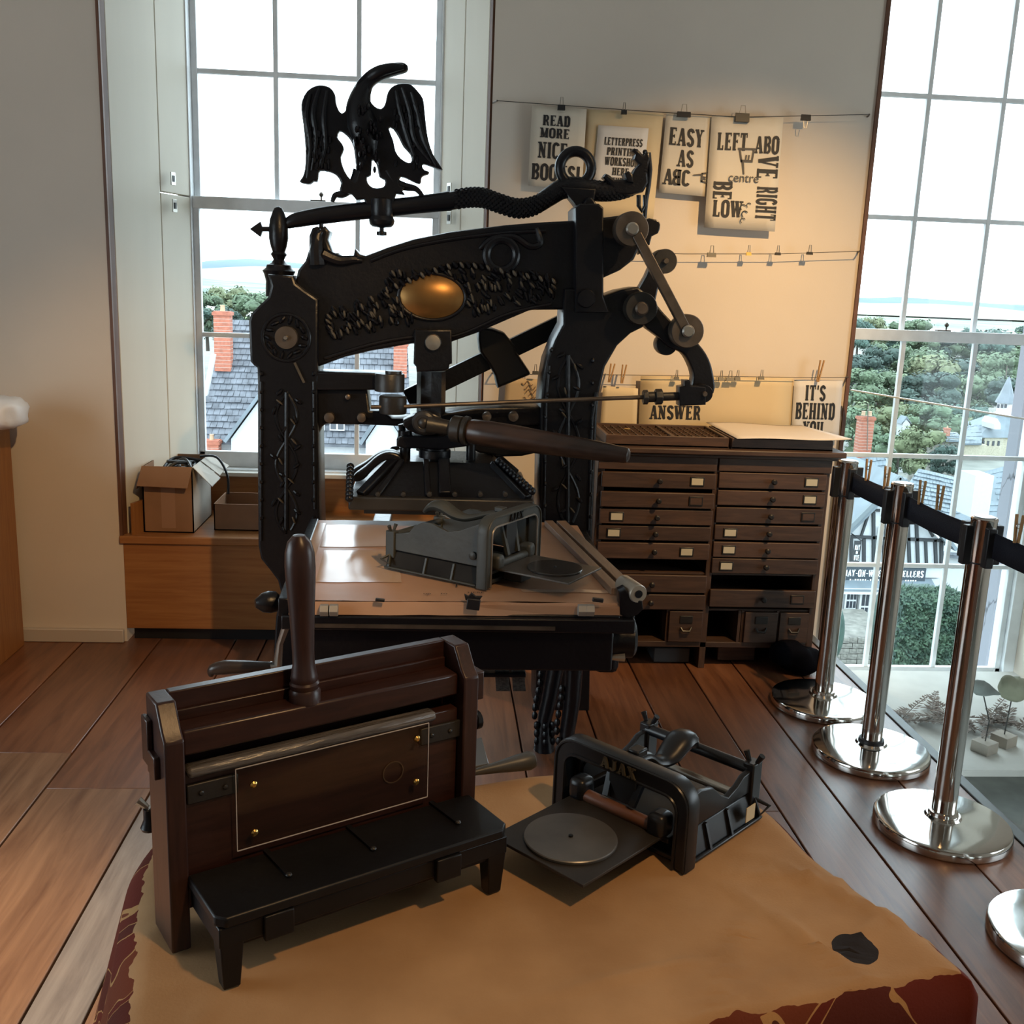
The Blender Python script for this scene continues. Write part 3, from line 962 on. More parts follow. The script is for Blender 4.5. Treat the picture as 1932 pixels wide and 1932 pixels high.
# cross bar
plate('cross_bar', [[(596, 735), (692, 735), (697, 775), (724, 776), (740, 790), (820, 790), (840, 780), (900, 770), (1022, 768), (1022, 802), (960, 804), (900, 804), (800, 806), (700, 802), (615, 800), (606, 806), (600, 822), (596, 822)]], YF + 0.03, 0.14, IRON, press, 0.006)
plate('cross_bar_bulge', [[(880, 800), (1022, 800), (1020, 853), (985, 861), (950, 862), (905, 855), (885, 846)]], YF + 0.08, 0.08, IRON, press, 0.008)
plate('hinge_plate', [[(596, 702), (700, 704), (757, 707), (757, 736), (700, 736), (596, 736)]], YF - 0.0, 0.15, IRON, press, 0.006)
b = MB()
b.lathe([(pxm(27, YF), 0), (pxm(27, YF), pxm(30, YF)), (pxm(26, YF), pxm(32, YF))], atY(735, 738, YF - 0.02), 24)
b.lathe([(pxm(15, YF), 0), (pxm(15, YF), pxm(37, YF))], atY(742, 738, YF - 0.02), 20)
b.build('hinge_barrel', IRON2, press)
b = MB()
b.lathe([(pxm(24, YF), 0), (pxm(25, YF), pxm(3, YF)), (pxm(25, YF), pxm(30, YF)), (pxm(22, YF), pxm(33, YF))], atY(741, 780, YF - 0.04), 24)
b.build('hinge_barrel', IRON2, press)
for px_, py_, r_ in ((622, 787, 10), (683, 787, 9), (657, 748, 5), (918, 785, 9), (968, 785, 10)):
    bolt(px_, py_, r_, YF + 0.028, 'bolt', STEEL)

# pulling handle
YH = YF - 0.2
b = MB()
b.torus(atY(800, 797, YH), pxm(14, YH), pxm(9, YH), (0.2, 1, 0.1), 20, 10)
b.ball(atY(800, 797, YH), pxm(13, YH))
b.tube(pp([(805, 800), (840, 806), (872, 812)], YH - 0.01), [0.03, 0.026, 0.026], 14)
b.build('handle_joint', IRON2, press)
b = MB()
d0, d1 = atY(852, 808, YH - 0.02), atY(1188, 860, YH - 0.25)
dv = d1 - d0
pr = [(21, 0.0), (25, 0.01), (25, 0.06), (22, 0.065), (27, 0.075), (27, 0.095), (20, 0.1), (23, 0.12), (24.5, 0.2), (24, 0.35), (21.5, 0.55), (19, 0.75), (17, 0.87), (15, 0.93), (14.5, 0.975), (13, 0.99), (8, 1.0)]
bar_ = MB().lathe([(pxm(r, YH - 0.05), dv.length * t) for r, t in pr[6:]], d0, 22, dv).build('pull_handle', mat('dark_worn_handle', (0.035, 0.018, 0.012), 0.32, 0, 0.5, var=0.5, scale=5, stretch=(1, 6, 6)), press)
MB().lathe([(pxm(r, YH - 0.05), dv.length * t) for r, t in pr[:7]], d0, 22, dv).build('handle_ferrule', IRON2, bar_)
# toggle plates under the joint
b = MB()
YT = YF - 0.05
plate('toggle_plate', [[(748, 830), (755, 824), (880, 822), (884, 828), (884, 842), (840, 848), (760, 846), (748, 842)]], YT - 0.05, 0.2, IRON, press, 0.006)
for x, y0, y1, r in ((764, 812, 826, 13), (764, 844, 872, 10), (888, 836, 868, 9), (820, 845, 872, 22), (820, 848, 862, 30)):
    b.lathe([(pxm(r, YT), 0), (pxm(r, YT), atY(x, y0, YT).z - atY(x, y1, YT).z)], atY(x, y1, YT), 20)
b.tube(pp([(757, 800), (762, 826)], YT), 0.012, 10)
b.build('toggle_studs', IRON, press)
plate('lock_link', [[(760, 795), (800, 780), (830, 786), (832, 815), (800, 822), (770, 812)]], YF - 0.12, 0.1, IRON, press, 0.006, 2)

# platen
plx0, plx1 = atY(657, 960, 3.42).x, atY(1008, 955, 3.42).x
pz0, pz1 = atY(830, 966, 3.42).z, atY(830, 941, 3.42).z
pl_y0, pl_y1 = 3.42, 3.98
platen = MB().mm((plx0, pl_y0, pz0), (plx1, pl_y1, pz1)).build('platen', IRON2, press, bevel=0.006)
MB().mm((plx0 + 0.05, pl_y0 + 0.04, pz0 - 0.02), (plx1 - 0.02, pl_y1 - 0.04, pz0)).build('platen_face', IRON2, platen)
tz = atY(815, 868, 3.62).z
cxm = (plx0 + plx1) / 2 + 0.01
A = [(plx0 + 0.04, pl_y0 + 0.03, pz1), (plx1 - 0.02, pl_y0 + 0.03, pz1), (plx1 - 0.03, pl_y1 - 0.03, pz1), (plx0 + 0.04, pl_y1 - 0.03, pz1)]
B_ = [(cxm - 0.18, 3.58, tz), (cxm + 0.17, 3.58, tz), (cxm + 0.17, 3.84, tz), (cxm - 0.18, 3.84, tz)]
b = MB().add(A + B_, [(0, 1, 5, 4), (1, 2, 6, 5), (2, 3, 7, 6), (3, 0, 4, 7), (4, 5, 6, 7)])
b.build('platen_pyramid', IRON, platen, bevel=0.004)


def rib(p, q, w, h, out):
    p, q = Vector(p), Vector(q)
    return MB().bar(p, q, w, h, out)


out = Vector((0, -1, 0.9))
rib(Vector(A[0]).lerp(Vector(A[1]), 0.5), Vector(B_[0]).lerp(Vector(B_[1]), 0.5), 0.04, 0.05, out).build('rib', IRON, platen, bevel=0.004)
for i in range(4):
    rib(A[i], B_[i], 0.035, 0.03, (0, 0, 1)).build('rib', IRON, platen, bevel=0.004)
for tq in (0.2, 0.8):
    rib(Vector(A[0]).lerp(Vector(A[1]), tq * 0.5), Vector(B_[0]).lerp(Vector(B_[1]), tq * 0.4), 0.02, 0.03, out).build('rib', IRON, platen, bevel=0.004)
# scrolls on the far side
for dx, s in ((0, 1), (0.05, 0.85)):
    plate('scroll', [[(664 + 60 * dx, 888 + 200 * dx), (690, 872 + 160 * dx), (712, 856 + 100 * dx), (735, 850 + 80 * dx), (755, 858 + 60 * dx), (752, 868 + 60 * dx), (728, 866 + 60 * dx), (706, 880 + 80 * dx), (686, 900 + 100 * dx), (668, 900 + 180 * dx)]], 3.72 - dx * 3, 0.05, IRON, platen, 0.005, 3)
# beaded edges
def bead_row(p, q, n, r, name='bead'):
    p, q = Vector(p), Vector(q)
    for i in range(n):
        MB().ball(p.lerp(q, i / (n - 1)), r, (1, 1, 1), 10, 8).build(name, IRON, platen)


bead_row(Vector(B_[1]) + Vector((0.02, -0.02, 0.012)), Vector(A[1]) + Vector((0.012, -0.012, 0.03)), 11, 0.014)
bead_row(atY(661, 880, 3.62), atY(659, 940, 3.40), 9, 0.014)
for x in (713, 761, 810, 858, 906, 953):
    bolt(x, 932, 5, 3.44, 'stud', IRON2, platen, 0.012)

# bed, rails, tympan
BZ = 0.76
b0, b1, b2, b3 = atZ(546, 1133, BZ), atZ(1182, 1137, BZ), atZ(1034, 986, BZ), atZ(601, 981, BZ)
PAPER = mat('brown_backing_paper', (0.42, 0.25, 0.16), 0.42, 0, 0.5, var=0.14, scale=3, bump=0.1, bscale=12)
bed = MB().mm((b0.x + 0.01, b0.y, BZ - 0.075), (b1.x - 0.02, b2.y, BZ - 0.03)).build('bed', IRON, press, bevel=0.004)
b = MB()


def tym(u, v):
    p = b0.lerp(b1, u).lerp(b3.lerp(b2, u), v)
    z = BZ + 0.0035 * noise.noise(Vector((u * 5, v * 5, 3))) + 0.002 * noise.noise(Vector((u * 14, v * 3, 8)))
    return Vector((p.x, p.y, z))


b.grid(tym, 40, 30)
n0 = len(b.v)
b.grid(lambda u, v: Vector((tym(u, 0).x, tym(u, 0).y - 0.006 - 0.01 * v, BZ - 0.034 * v + 0.002 * noise.noise(Vector((u * 9, v, 1))))), 40, 4)
b.mm((b0.x + 0.005, b0.y + 0.004, BZ - 0.03), (b1.x - 0.01, b2.y - 0.01, BZ - 0.006))
tymo = b.build('paper_covered_board', PAPER, bed)
TAPE = mat('clear_tape', (0.5, 0.36, 0.27), 0.16, 0, 0.6)
for u0, u1, v0, v1 in ((0.06, 0.33, 0.18, 0.55), (0.04, 0.3, 0.6, 0.92), (0.0, 0.035, 0.3, 0.95), (0.7, 0.98, 0.09, 0.12)):
    tb = MB().grid(lambda u, v: tym(u0 + (u1 - u0) * u, v0 + (v1 - v0) * v) + Vector((0, 0, 0.0016)), 12, 10)
    tb.build('tape_strip', TAPE, tymo)
# dark side rails and wooden runners on the right
WRUN = wood('pale_runner_wood', (0.17, 0.1, 0.06), (0.3, 0.19, 0.12), 6, (10, 0.8, 10), 0.5)
r0, r1 = atZ(1182, 1120, BZ + 0.004), atZ(1040, 990, BZ + 0.004)
for off, w in ((-0.03, 0.03), (0.015, 0.034)):
    MB().bar((r0.x + off, r0.y, BZ + 0.01), (r1.x + off + 0.02, r1.y, BZ + 0.01), w, 0.02).build('runner', WRUN, bed, bevel=0.002)
MB().bar((b0.x - 0.015, b0.y, BZ - 0.02), (b3.x - 0.015, b3.y, BZ - 0.02), 0.03, 0.05).build('side_rail', IRON, bed, bevel=0.003)
MB().bar((b1.x + 0.0, b1.y - 0.005, BZ - 0.06), (b2.x + 0.12, b2.y, BZ - 0.06), 0.05, 0.06).build('side_rail', IRON, bed, bevel=0.003)
# front rail pieces
MB().mm((b0.x - 0.02, b0.y - 0.02, BZ - 0.075), (b1.x + 0.02, b0.y + 0.03, BZ - 0.036)).build('front_rail', IRON, bed, bevel=0.004)
MB().mm((b0.x + 0.06, b0.y - 0.026, BZ - 0.066), (b1.x - 0.2, b0.y - 0.014, BZ - 0.056)).build('front_rod', STEEL, bed)
for px_ in (612, 630, 1098, 1113):
    c = atY(px_, 1151, b0.y - 0.02)
    MB().cyl(c + Vector((-0.011, 0, 0)), c + Vector((0.011, 0, 0)), 0.017, None, 6).build('nut', mat('dull_nut_steel', (0.3, 0.28, 0.25), 0.6, 0.5), bed, bevel=0.001)
c = atY(1205, 1121, b0.y + 0.0)
b = MB().lathe([(0.024, 0), (0.026, 0.004), (0.026, 0.1), (0.02, 0.1)], c, 24, (-0.25, 1, 0))
ro = b.build('roller_end', mat('pale_steel', (0.4, 0.36, 0.3), 0.35, 0.6, var=0.2), bed)
MB().lathe([(0.011, -0.002), (0.011, 0.004)], c, 18, (-0.25, 1, 0)).build('roller_bore', IRON, ro)
plate('roller_bracket', [[(1168, 1118), (1180, 1112), (1196, 1128), (1212, 1134), (1214, 1150), (1204, 1160), (1186, 1168), (1170, 1160)]], b0.y + 0.0, 0.05, IRON, bed, 0.004)
for (px_, w_, h_) in ((893, 26, 22), (1128, 22, 8), (717, 18, 6)):
    c = atY(px_, 1140 if w_ > 24 else 1132, b0.y - 0.018)
    MB().box(c, (pxm(w_, 2.6), 0.01, pxm(h_, 2.6)), (0, 0.1, 0)).build('spring_clip', BLACK, bed, bevel=0.002)
plate('spring_clip', [[(876, 1122), (884, 1126), (890, 1120), (898, 1126), (910, 1126), (904, 1133), (890, 1136), (878, 1132)]], b0.y - 0.008, 0.012, BLACK, bed, 0.001)
# pencilled note on the paper
def text_mesh(s, size, bold=0.0, sx=1.0, spacing=1.0):
    cu = bpy.data.curves.new('lettering', 'FONT')
    cu.body, cu.size, cu.offset, cu.space_character = s, size, bold, spacing
    cu.align_x = 'CENTER'
    o = bpy.data.objects.new('lettering', cu)
    me = bpy.data.meshes.new_from_object(o)
    bpy.data.objects.remove(o)
    bpy.data.curves.remove(cu)
    me.transform(Matrix.Diagonal((sx, 1, 1, 1)))
    return me


INK = mat('black_ink', (0.012, 0.012, 0.014), 0.6)
for s, x, y, sz in (('up', 806, 1121, 0.022), ('to', 838, 1121, 0.022), ('HERE', 898, 1119, 0.02), ('T', 862, 1107, 0.04)):
    me = text_mesh(s, sz)
    me.transform(Matrix.Translation(atZ(x, y, BZ + 0.006)) @ Matrix.Rotation(R(2), 4, 'Z'))
    link('written_note', me, INK, tymo)

# underframe
b = MB()
b.mm((b0.x + 0.02, b0.y + 0.02, BZ - 0.2), (b1.x - 0.03, b0.y + 0.1, BZ - 0.075))
b.build('under_rail', IRON, press, bevel=0.006)
for x in (b0.x + 0.14, b1.x - 0.22):
    MB().mm((x, b0.y + 0.05, BZ - 0.17), (x + 0.07, 4.1, BZ - 0.08)).build('bed_rail', IRON, press, bevel=0.006)
for x0, x1, y0, y1 in ((560, 600, 1235, 1265), (620, 640, 1205, 1232), (710, 745, 1205, 1235), (905, 945, 1205, 1262), (960, 985, 1215, 1255)):
    p, q = atY(x0, y1, b0.y + 0.12), atY(x1, y0 - 20, b0.y + 0.12)
    MB().mm((p.x, p.y, p.z), (q.x, p.y + 0.08, q.z)).build('bracket', IRON, press, bevel=0.006)
p, q = atY(872, 1278, b0.y + 0.14), atY(994, 1246, b0.y + 0.14)
MB().mm((p.x, p.y, p.z), (q.x, p.y + 0.3, p.z + 0.012)).build('slide_shelf', IRON, press, bevel=0.003)
MB().mm((p.x, p.y, p.z), (p.x + 0.012, p.y + 0.02, q.z + 0.03)).build('slide_pin', STEEL, press)
# woven girth straps
WEB = mat('woven_webbing', (0.05, 0.042, 0.035), 0.9, var=0.6, scale=120, stretch=(1, 1, 2))
for x0, x1 in ((934, 960), (966, 990)):
    b = MB().grid(lambda u, v: atY(x0 + (x1 - x0) * u + 3 * v, 1262 + 48 * v, b0.y + 0.16) + Vector((0, 0.03 * math.sin(v * 2.2), 0)), 5, 10)
    n = len(b.v)
    o = b.build('girth_strap', WEB, press)
    sm = o.modifiers.new('thick', 'SOLIDIFY')
    sm.thickness = 0.006
# fore legs with scroll feet
for lx, dx in ((1.0, 0.0), (-1.0, -0.62)):
    f1 = atZ(1026, 1410, 0.0)
    f2 = atZ(1066, 1444, 0.0)
    for f, topx, tag_ in ((f1, 1040, 0), (f2, 1060, 1)):
        b = MB()
        top = Vector((f.x + (0.03 if tag_ == 0 else 0.0), f.y, BZ - 0.1))
        pts = catmull([top, Vector((f.x + 0.035, f.y, 0.4)), Vector((f.x + 0.015, f.y - 0.01, 0.22)), Vector((f.x - 0.005, f.y - 0.015, 0.1)), Vector((f.x, f.y - 0.01, 0.0))], 4)
        if tag_:
            pts = catmull([top, Vector((f.x + 0.01, f.y, 0.45)), Vector((f.x + 0.012, f.y, 0.25)), Vector((f.x, f.y, 0.1)), Vector((f.x, f.y, 0.0))], 4)
        pts = [p + Vector((dx, 0, 0)) for p in pts]
        b.tube(pts, lerp_list([0.036, 0.038, 0.034, 0.03, 0.045], len(pts)), 12, 0.85)
        lo = b.build('fore_leg', IRON, press)
        b = MB()
        for k in range(9):
            z = 0.04 + k * 0.03
            for a in ((-0.9, 0.0, 0.9) if z < 0.13 else (-1.4,)):
                i = min(len(pts) - 1, max(0, int((0.66 - z) / 0.66 * (len(pts) - 1))))
                b.ball(Vector((pts[i].x + 0.036 * math.sin(a), pts[i].y - 0.034 * math.cos(a), z)), 0.011, (1, 1, 1.4), 7, 5)
        tag(b.build('leaf_carving', IRON, lo), kind='stuff')
# rounce handle on the left
b = MB()
hp = catmull(pp([(398, 1276), (402, 1264), (425, 1259), (470, 1258), (512, 1256), (520, 1254)], b0.y + 0.3), 4)
b.tube(hp, lerp_list([0.006, 0.018, 0.022, 0.019, 0.012, 0.012], len(hp)), 12)
rh = b.build('rounce_handle', mat('dark_turned_grip', (0.03, 0.02, 0.016), 0.3), press)
MB().tube(pp([(512, 1256), (524, 1254), (528, 1215), (540, 1180)], b0.y + 0.3), [0.014, 0.014, 0.01, 0.012], 10).build('rounce_crank', BRIGHT, rh)
c = atY(508, 1136, b0.y + 0.25)
MB().lathe([(0.02, -0.03), (0.03, -0.02), (0.033, 0.0), (0.028, 0.02), (0.012, 0.04)], c, 18, (-1, -0.4, 0)).build('rounce_boss', IRON, press)
MB().cyl(c, Vector((b1.x, c.y + 0.02, c.z)), 0.016).build('rounce_shaft', IRON, press)
# bulky drum under the right end of the bed
p, q = atY(1112, 1268, b0.y + 0.25), atY(1182, 1160, b0.y + 0.25)
MB().lathe([(0.05, 0), (0.062, 0.01), (0.062, 0.12), (0.05, 0.13)], Vector(((p.x + q.x) / 2 - 0.05, p.y, (p.z + q.z) / 2 + 0.02)), 20, (1, 0, 0)).build('rounce_drum', IRON, press)
MB().mm((p.x + 0.02, p.y + 0.03, p.z - 0.02), (q.x - 0.005, p.y + 0.1, q.z)).build('drum_bracket', IRON, press, bevel=0.02)
MB().tube(pp([(1150, 1240), (1178, 1240)], b0.y + 0.2), [0.008, 0.014], 10).build('drum_pin', BRIGHT, press)
# ------------------------------------------------------------------ slab lettering (flat print)
def arc(cx, cy, rx, ry, a0, a1, n=8):
    return [(cx + rx * math.cos(R(a0 + (a1 - a0) * i / n)), cy + ry * math.sin(R(a0 + (a1 - a0) * i / n))) for i in range(n + 1)]


T_, H_ = 0.185, 0.1   # heavy and light stroke
_st = lambda x, y0=0, y1=1: ('p', [(x, y0), (x, y1)], T_)
_h = lambda y, x0, x1: ('p', [(x0, y), (x1, y)], H_)
_s = lambda x, y: ('p', [(x - 0.115, y), (x + 0.115, y)], H_)
LO, HI = H_ / 2, 1 - H_ / 2
_bowl_o = [('p', arc(0.25, 0.76, 0.165, 0.2, 0, 180) + arc(0.25, 0.24, 0.165, 0.2, 180, 360) + [(0.415, 0.76)], T_)]
GL = {
    'A': (0.52, [('p', [(0.08, 0), (0.24, 0.97)], 0.09), ('p', [(0.44, 0), (0.27, 0.97)], T_), _h(0.3, 0.13, 0.4), _s(0.08, LO), _s(0.43, LO), ('p', [(0.2, 0.96), (0.32, 0.96)], 0.08)]),
    'B': (0.5, [_st(0.13), _h(HI, 0.02, 0.28), _h(LO, 0.02, 0.28), _h(0.52, 0.1, 0.28), ('p', arc(0.27, 0.74, 0.14, 0.21, 90, -90), T_ * 0.9), ('p', arc(0.27, 0.27, 0.15, 0.22, 90, -90), T_ * 0.9)]),
    'C': (0.48, [('p', arc(0.25, 0.74, 0.16, 0.2, 20, 180) + arc(0.25, 0.26, 0.16, 0.2, 180, 340), T_ * 0.95)]),
    'D': (0.5, [_st(0.13), _h(HI, 0.02, 0.26), _h(LO, 0.02, 0.26), ('p', arc(0.24, 0.74, 0.17, 0.22, 90, 0) + arc(0.24, 0.26, 0.17, 0.22, 0, -90), T_)]),
    'E': (0.47, [_st(0.13), _h(HI, 0.02, 0.44), _h(LO, 0.02, 0.44), _h(0.52, 0.1, 0.33), ('p', [(0.41, 0.8), (0.41, 1)], 0.06), ('p', [(0.41, 0), (0.41, 0.22)], 0.06), ('p', [(0.33, 0.42), (0.33, 0.62)], 0.05)]),
    'F': (0.46, [_st(0.13), _h(HI, 0.02, 0.44), _s(0.14, LO), _h(0.52, 0.1, 0.33), ('p', [(0.41, 0.8), (0.41, 1)], 0.06), ('p', [(0.33, 0.42), (0.33, 0.62)], 0.05)]),
    'G': (0.5, [('p', arc(0.25, 0.74, 0.16, 0.2, 20, 180) + arc(0.25, 0.26, 0.16, 0.2, 180, 360) + [(0.41, 0.45)], T_ * 0.95), _h(0.45, 0.28, 0.48)]),
    'H': (0.56, [_st(0.13), _st(0.43), _h(0.5, 0.1, 0.45), _s(0.13, LO), _s(0.13, HI), _s(0.43, LO), _s(0.43, HI)]),
    'I': (0.26, [_st(0.13), _s(0.13, LO), _s(0.13, HI)]),
    'J': (0.4, [('p', [(0.27, 1), (0.27, 0.2)] + arc(0.16, 0.2, 0.11, 0.15, 0, -180), T_ * 0.9), _s(0.27, HI)]),
    'K': (0.54, [_st(0.13), ('p', [(0.15, 0.4), (0.42, 1)], 0.08), ('p', [(0.25, 0.55), (0.45, 0)], T_), _s(0.13, LO), _s(0.13, HI), _s(0.43, LO), _s(0.42, HI)]),
    'L': (0.45, [_st(0.13), _s(0.13, HI), _h(LO, 0.02, 0.42), ('p', [(0.39, 0), (0.39, 0.28)], 0.07)]),
    'M': (0.66, [('p', [(0.11, 0), (0.11, 1)], 0.08), _st(0.53), ('p', [(0.13, 1), (0.32, 0.05)], T_), ('p', [(0.33, 0.05), (0.5, 1)], 0.07), _s(0.11, LO), _s(0.53, LO), _s(0.1, HI), _s(0.54, HI)]),
    'N': (0.56, [('p', [(0.12, 0), (0.12, 1)], 0.09), ('p', [(0.44, 0), (0.44, 1)], 0.09), ('p', [(0.12, 0.97), (0.44, 0.03)], T_), _s(0.12, LO), _s(0.1, HI), _s(0.44, HI)]),
    'O': (0.5, _bowl_o),
    'P': (0.48, [_st(0.13), _h(HI, 0.02, 0.28), _s(0.13, LO), _h(0.46, 0.1, 0.28), ('p', arc(0.26, 0.71, 0.15, 0.24, 90, -90), T_ * 0.9)]),
    'R': (0.52, [_st(0.13), _h(HI, 0.02, 0.28), _s(0.13, LO), _h(0.48, 0.1, 0.28), ('p', arc(0.26, 0.72, 0.14, 0.23, 90, -90), T_ * 0.9), ('p', [(0.27, 0.48), (0.38, 0.3), (0.41, 0.04), (0.5, 0.04)], T_ * 0.8)]),
    'S': (0.47, [('p', arc(0.24, 0.74, 0.15, 0.2, 10, 225) + arc(0.24, 0.26, 0.15, 0.21, 45, -170), T_ * 0.95)]),
    'T': (0.5, [_st(0.25), _h(HI, 0.02, 0.48), _s(0.25, LO), ('p', [(0.05, 0.74), (0.05, 1)], 0.06), ('p', [(0.45, 0.74), (0.45, 1)], 0.06)]),
    'U': (0.54, [('p', [(0.12, 1), (0.12, 0.25)] + arc(0.27, 0.25, 0.15, 0.2, 180, 360) + [(0.42, 1)], T_ * 0.9), _s(0.12, HI), _s(0.42, HI)]),
    'V': (0.52, [('p', [(0.09, 1), (0.25, 0.03)], T_), ('p', [(0.43, 1), (0.27, 0.03)], 0.08), _s(0.1, HI), _s(0.42, HI)]),
    'W': (0.74, [('p', [(0.09, 1), (0.22, 0.03)], T_), ('p', [(0.36, 0.95), (0.24, 0.03)], 0.07), ('p', [(0.37, 0.95), (0.5, 0.03)], T_), ('p', [(0.65, 1), (0.52, 0.03)], 0.07), _s(0.1, HI), _s(0.64, HI), _s(0.37, HI)]),
    'X': (0.52, [('p', [(0.1, 1), (0.42, 0)], T_), ('p', [(0.42, 1), (0.1, 0)], 0.08), _s(0.1, LO), _s(0.42, LO), _s(0.1, HI), _s(0.42, HI)]),
    'Y': (0.52, [('p', [(0.1, 1), (0.26, 0.45)], T_), ('p', [(0.43, 1), (0.27, 0.45)], 0.08), ('p', [(0.26, 0.5), (0.26, 0)], T_), _s(0.26, LO), _s(0.1, HI), _s(0.42, HI)]),
    '!': (0.26, [('p', [(0.13, 0.28), (0.13, 1)], T_), ('p', [(0.13, 0), (0.13, 0.15)], T_)]),
    "'": (0.18, [('p', [(0.08, 0.72), (0.1, 1)], 0.11)]),
    '-': (0.3, [_h(0.45, 0.03, 0.27)]),
    ' ': (0.28, []),
}


def slab(s, h, width=None, sx=1.0, gap=0.06):
    """flat mesh of a word in slab capitals, baseline at 0, centred on x; returns verts, faces in (x, z)"""
    vs, fs = [], []
    x = 0.0
    for ch in s:
        w, ops = GL[ch]
        for _, pts, th in ops:
            n = len(pts)
            L, Rr = [], []
            for i, p in enumerate(pts):
                a, c = pts[max(i - 1, 0)], pts[min(i + 1, n - 1)]
                dx, dy = c[0] - a[0], c[1] - a[1]
                l = math.hypot(dx, dy) or 1
                nx, ny = -dy / l * th / 2, dx / l * th / 2
                L.append((x + p[0] + nx, p[1] + ny))
                Rr.append((x + p[0] - nx, p[1] - ny))
            k = len(vs)
            vs += L + Rr
            fs += [(k + i, k + n + i, k + n + i + 1, k + i + 1) for i in range(n - 1)]
        x += w + gap
    tot = x - gap
    kx = (width / tot) if width else h * sx
    return [((p[0] - tot / 2) * kx, p[1] * h) for p in vs], fs


# ------------------------------------------------------------------ posters, strings and clips on the wall
CREAM = mat('cream_card', (0.62, 0.5, 0.32), 0.8, 0, 0.2, var=0.04, scale=3)
PAPERW = mat('off_white_paper', (0.66, 0.6, 0.5), 0.8, 0, 0.2, var=0.04, scale=3)
PAPERG = mat('white_print_paper', (0.66, 0.64, 0.62), 0.8, 0, 0.2)
YP = 4.61


def quad_uv(q, u, v):
    """q = TL, TR, BR, BL points; u to the right, v down"""
    return q[0].lerp(q[1], u).lerp(q[3].lerp(q[2], u), v)


def poster(name, px, label, m, lines, Y=YP, group=None, cat='poster'):
    q = pp(px, Y)
    root = empty(name, q[3].lerp(q[2], 0.5), label=label, cat=cat, group=group)
    b = MB().grid(lambda u, v: quad_uv(q, u, v) + Vector((0, -0.002 * math.sin(u * 3.1) + 0.002 * v * v, 0)), 8, 8)
    o = b.build('sheet', m, root)
    s = o.modifiers.new('thick', 'SOLIDIFY')
    s.thickness, s.offset = 0.0015, 1.0
    put_lines(root, q, lines)
    return root, q


def put_lines(root, q, lines):
    wd, ht = (q[1] - q[0]).length, (q[3] - q[0]).length
    for s, u, v, hh, ww in lines:
        rot = 0
        if isinstance(s, tuple):
            s, rot = s
        vs, fs = slab(s, hh * ht, ww * wd)
        pts = []
        c0 = (u, v)
        for x, z in vs:
            xx, zz = (x, z - hh * ht / 2)
            if rot:
                a = R(rot)
                xx, zz = xx * math.cos(a) - zz * math.sin(a), xx * math.sin(a) + zz * math.cos(a)
            uu, vv = u + xx / wd, v - zz / ht
            p = quad_uv(q, uu, vv) + Vector((0, -0.002 * math.sin(uu * 3.1) + 0.002 * vv * vv - 0.0022, 0))
            pts.append(p)
        MB().add(pts, fs).build('lettering', INK, root, smooth=0)


poster('poster', [(1004, 199), (1107, 206), (1098, 358), (996, 350)], 'poster reading READ MORE NICE BOOKS! hung furthest from the far window', PAPERW,
       [('READ', 0.46, 0.17, 0.13, 0.5), ('MORE', 0.44, 0.325, 0.12, 0.54), ('NICE', 0.42, 0.54, 0.2, 0.54), ('BOOKS!', 0.5, 0.815, 0.2, 0.9)])
poster('mount_board', [(1107, 206), (1252, 214), (1232, 418), (1092, 412)], 'cream mount board carrying the letterpress workshop notice', CREAM, [], 4.62)
q2 = [(1129, 236), (1224, 242), (1212, 352), (1118, 346)]
poster('notice', q2, 'white notice reading LETTERPRESS PRINTING WORKSHOP HERE on the cream board', PAPERG,
       [('LETTERPRESS', 0.53, 0.26, 0.13, 0.76), ('PRINTING', 0.53, 0.43, 0.13, 0.62), ('WORKSHOP', 0.53, 0.6, 0.14, 0.66), ('HERE', 0.53, 0.77, 0.13, 0.33), ('SATURDAY', 0.53, 0.92, 0.09, 0.6)], 4.608)
poster('poster', [(1257, 213), (1343, 221), (1333, 371), (1243, 363)], 'poster reading EASY AS ABC with a small pointing hand', PAPERW,
       [('EASY', 0.48, 0.28, 0.22, 0.74), ('AS', 0.5, 0.545, 0.21, 0.34), ('A', 0.16, 0.79, 0.2, 0.19), ('C', 0.54, 0.79, 0.2, 0.17)], 4.612)
P4root, P4 = poster('poster', [(1343, 219), (1478, 222), (1462, 437), (1329, 429)], 'poster reading LEFT ABOVE centre BELOW RIGHT with turned words', PAPERW,
                    [('LEFT', 0.31, 0.22, 0.155, 0.42), ('ABO', 0.8, 0.24, 0.15, 0.34), (('VE', -90), 0.83, 0.435, 0.2, 0.29), (('RIGHT', -90), 0.85, 0.755, 0.2, 0.44), (('BE', -90), 0.22, 0.655, 0.18, 0.24), ('LOW', 0.31, 0.82, 0.15, 0.42)], 4.60)
# the reversed B of ABC, the lower-case centre, pointing hands and a scroll ornament
pe = [o for o in COL.objects if o.name.startswith('poster') and o.get('label', '').startswith('poster reading EASY')][0]
qe = pp([(1257, 213), (1343, 221), (1333, 371), (1243, 363)], 4.612)
vs, fs = slab('B', 0.2 * (qe[3] - qe[0]).length, 0.18 * (qe[1] - qe[0]).length)
ht, wd = (qe[3] - qe[0]).length, (qe[1] - qe[0]).length
MB().add([quad_uv(qe, 0.35 - x / wd, 0.79 - (z - 0.1 * ht) / ht) + Vector((0, -0.004, 0)) for x, z in vs], fs).build('lettering', INK, pe, smooth=0)


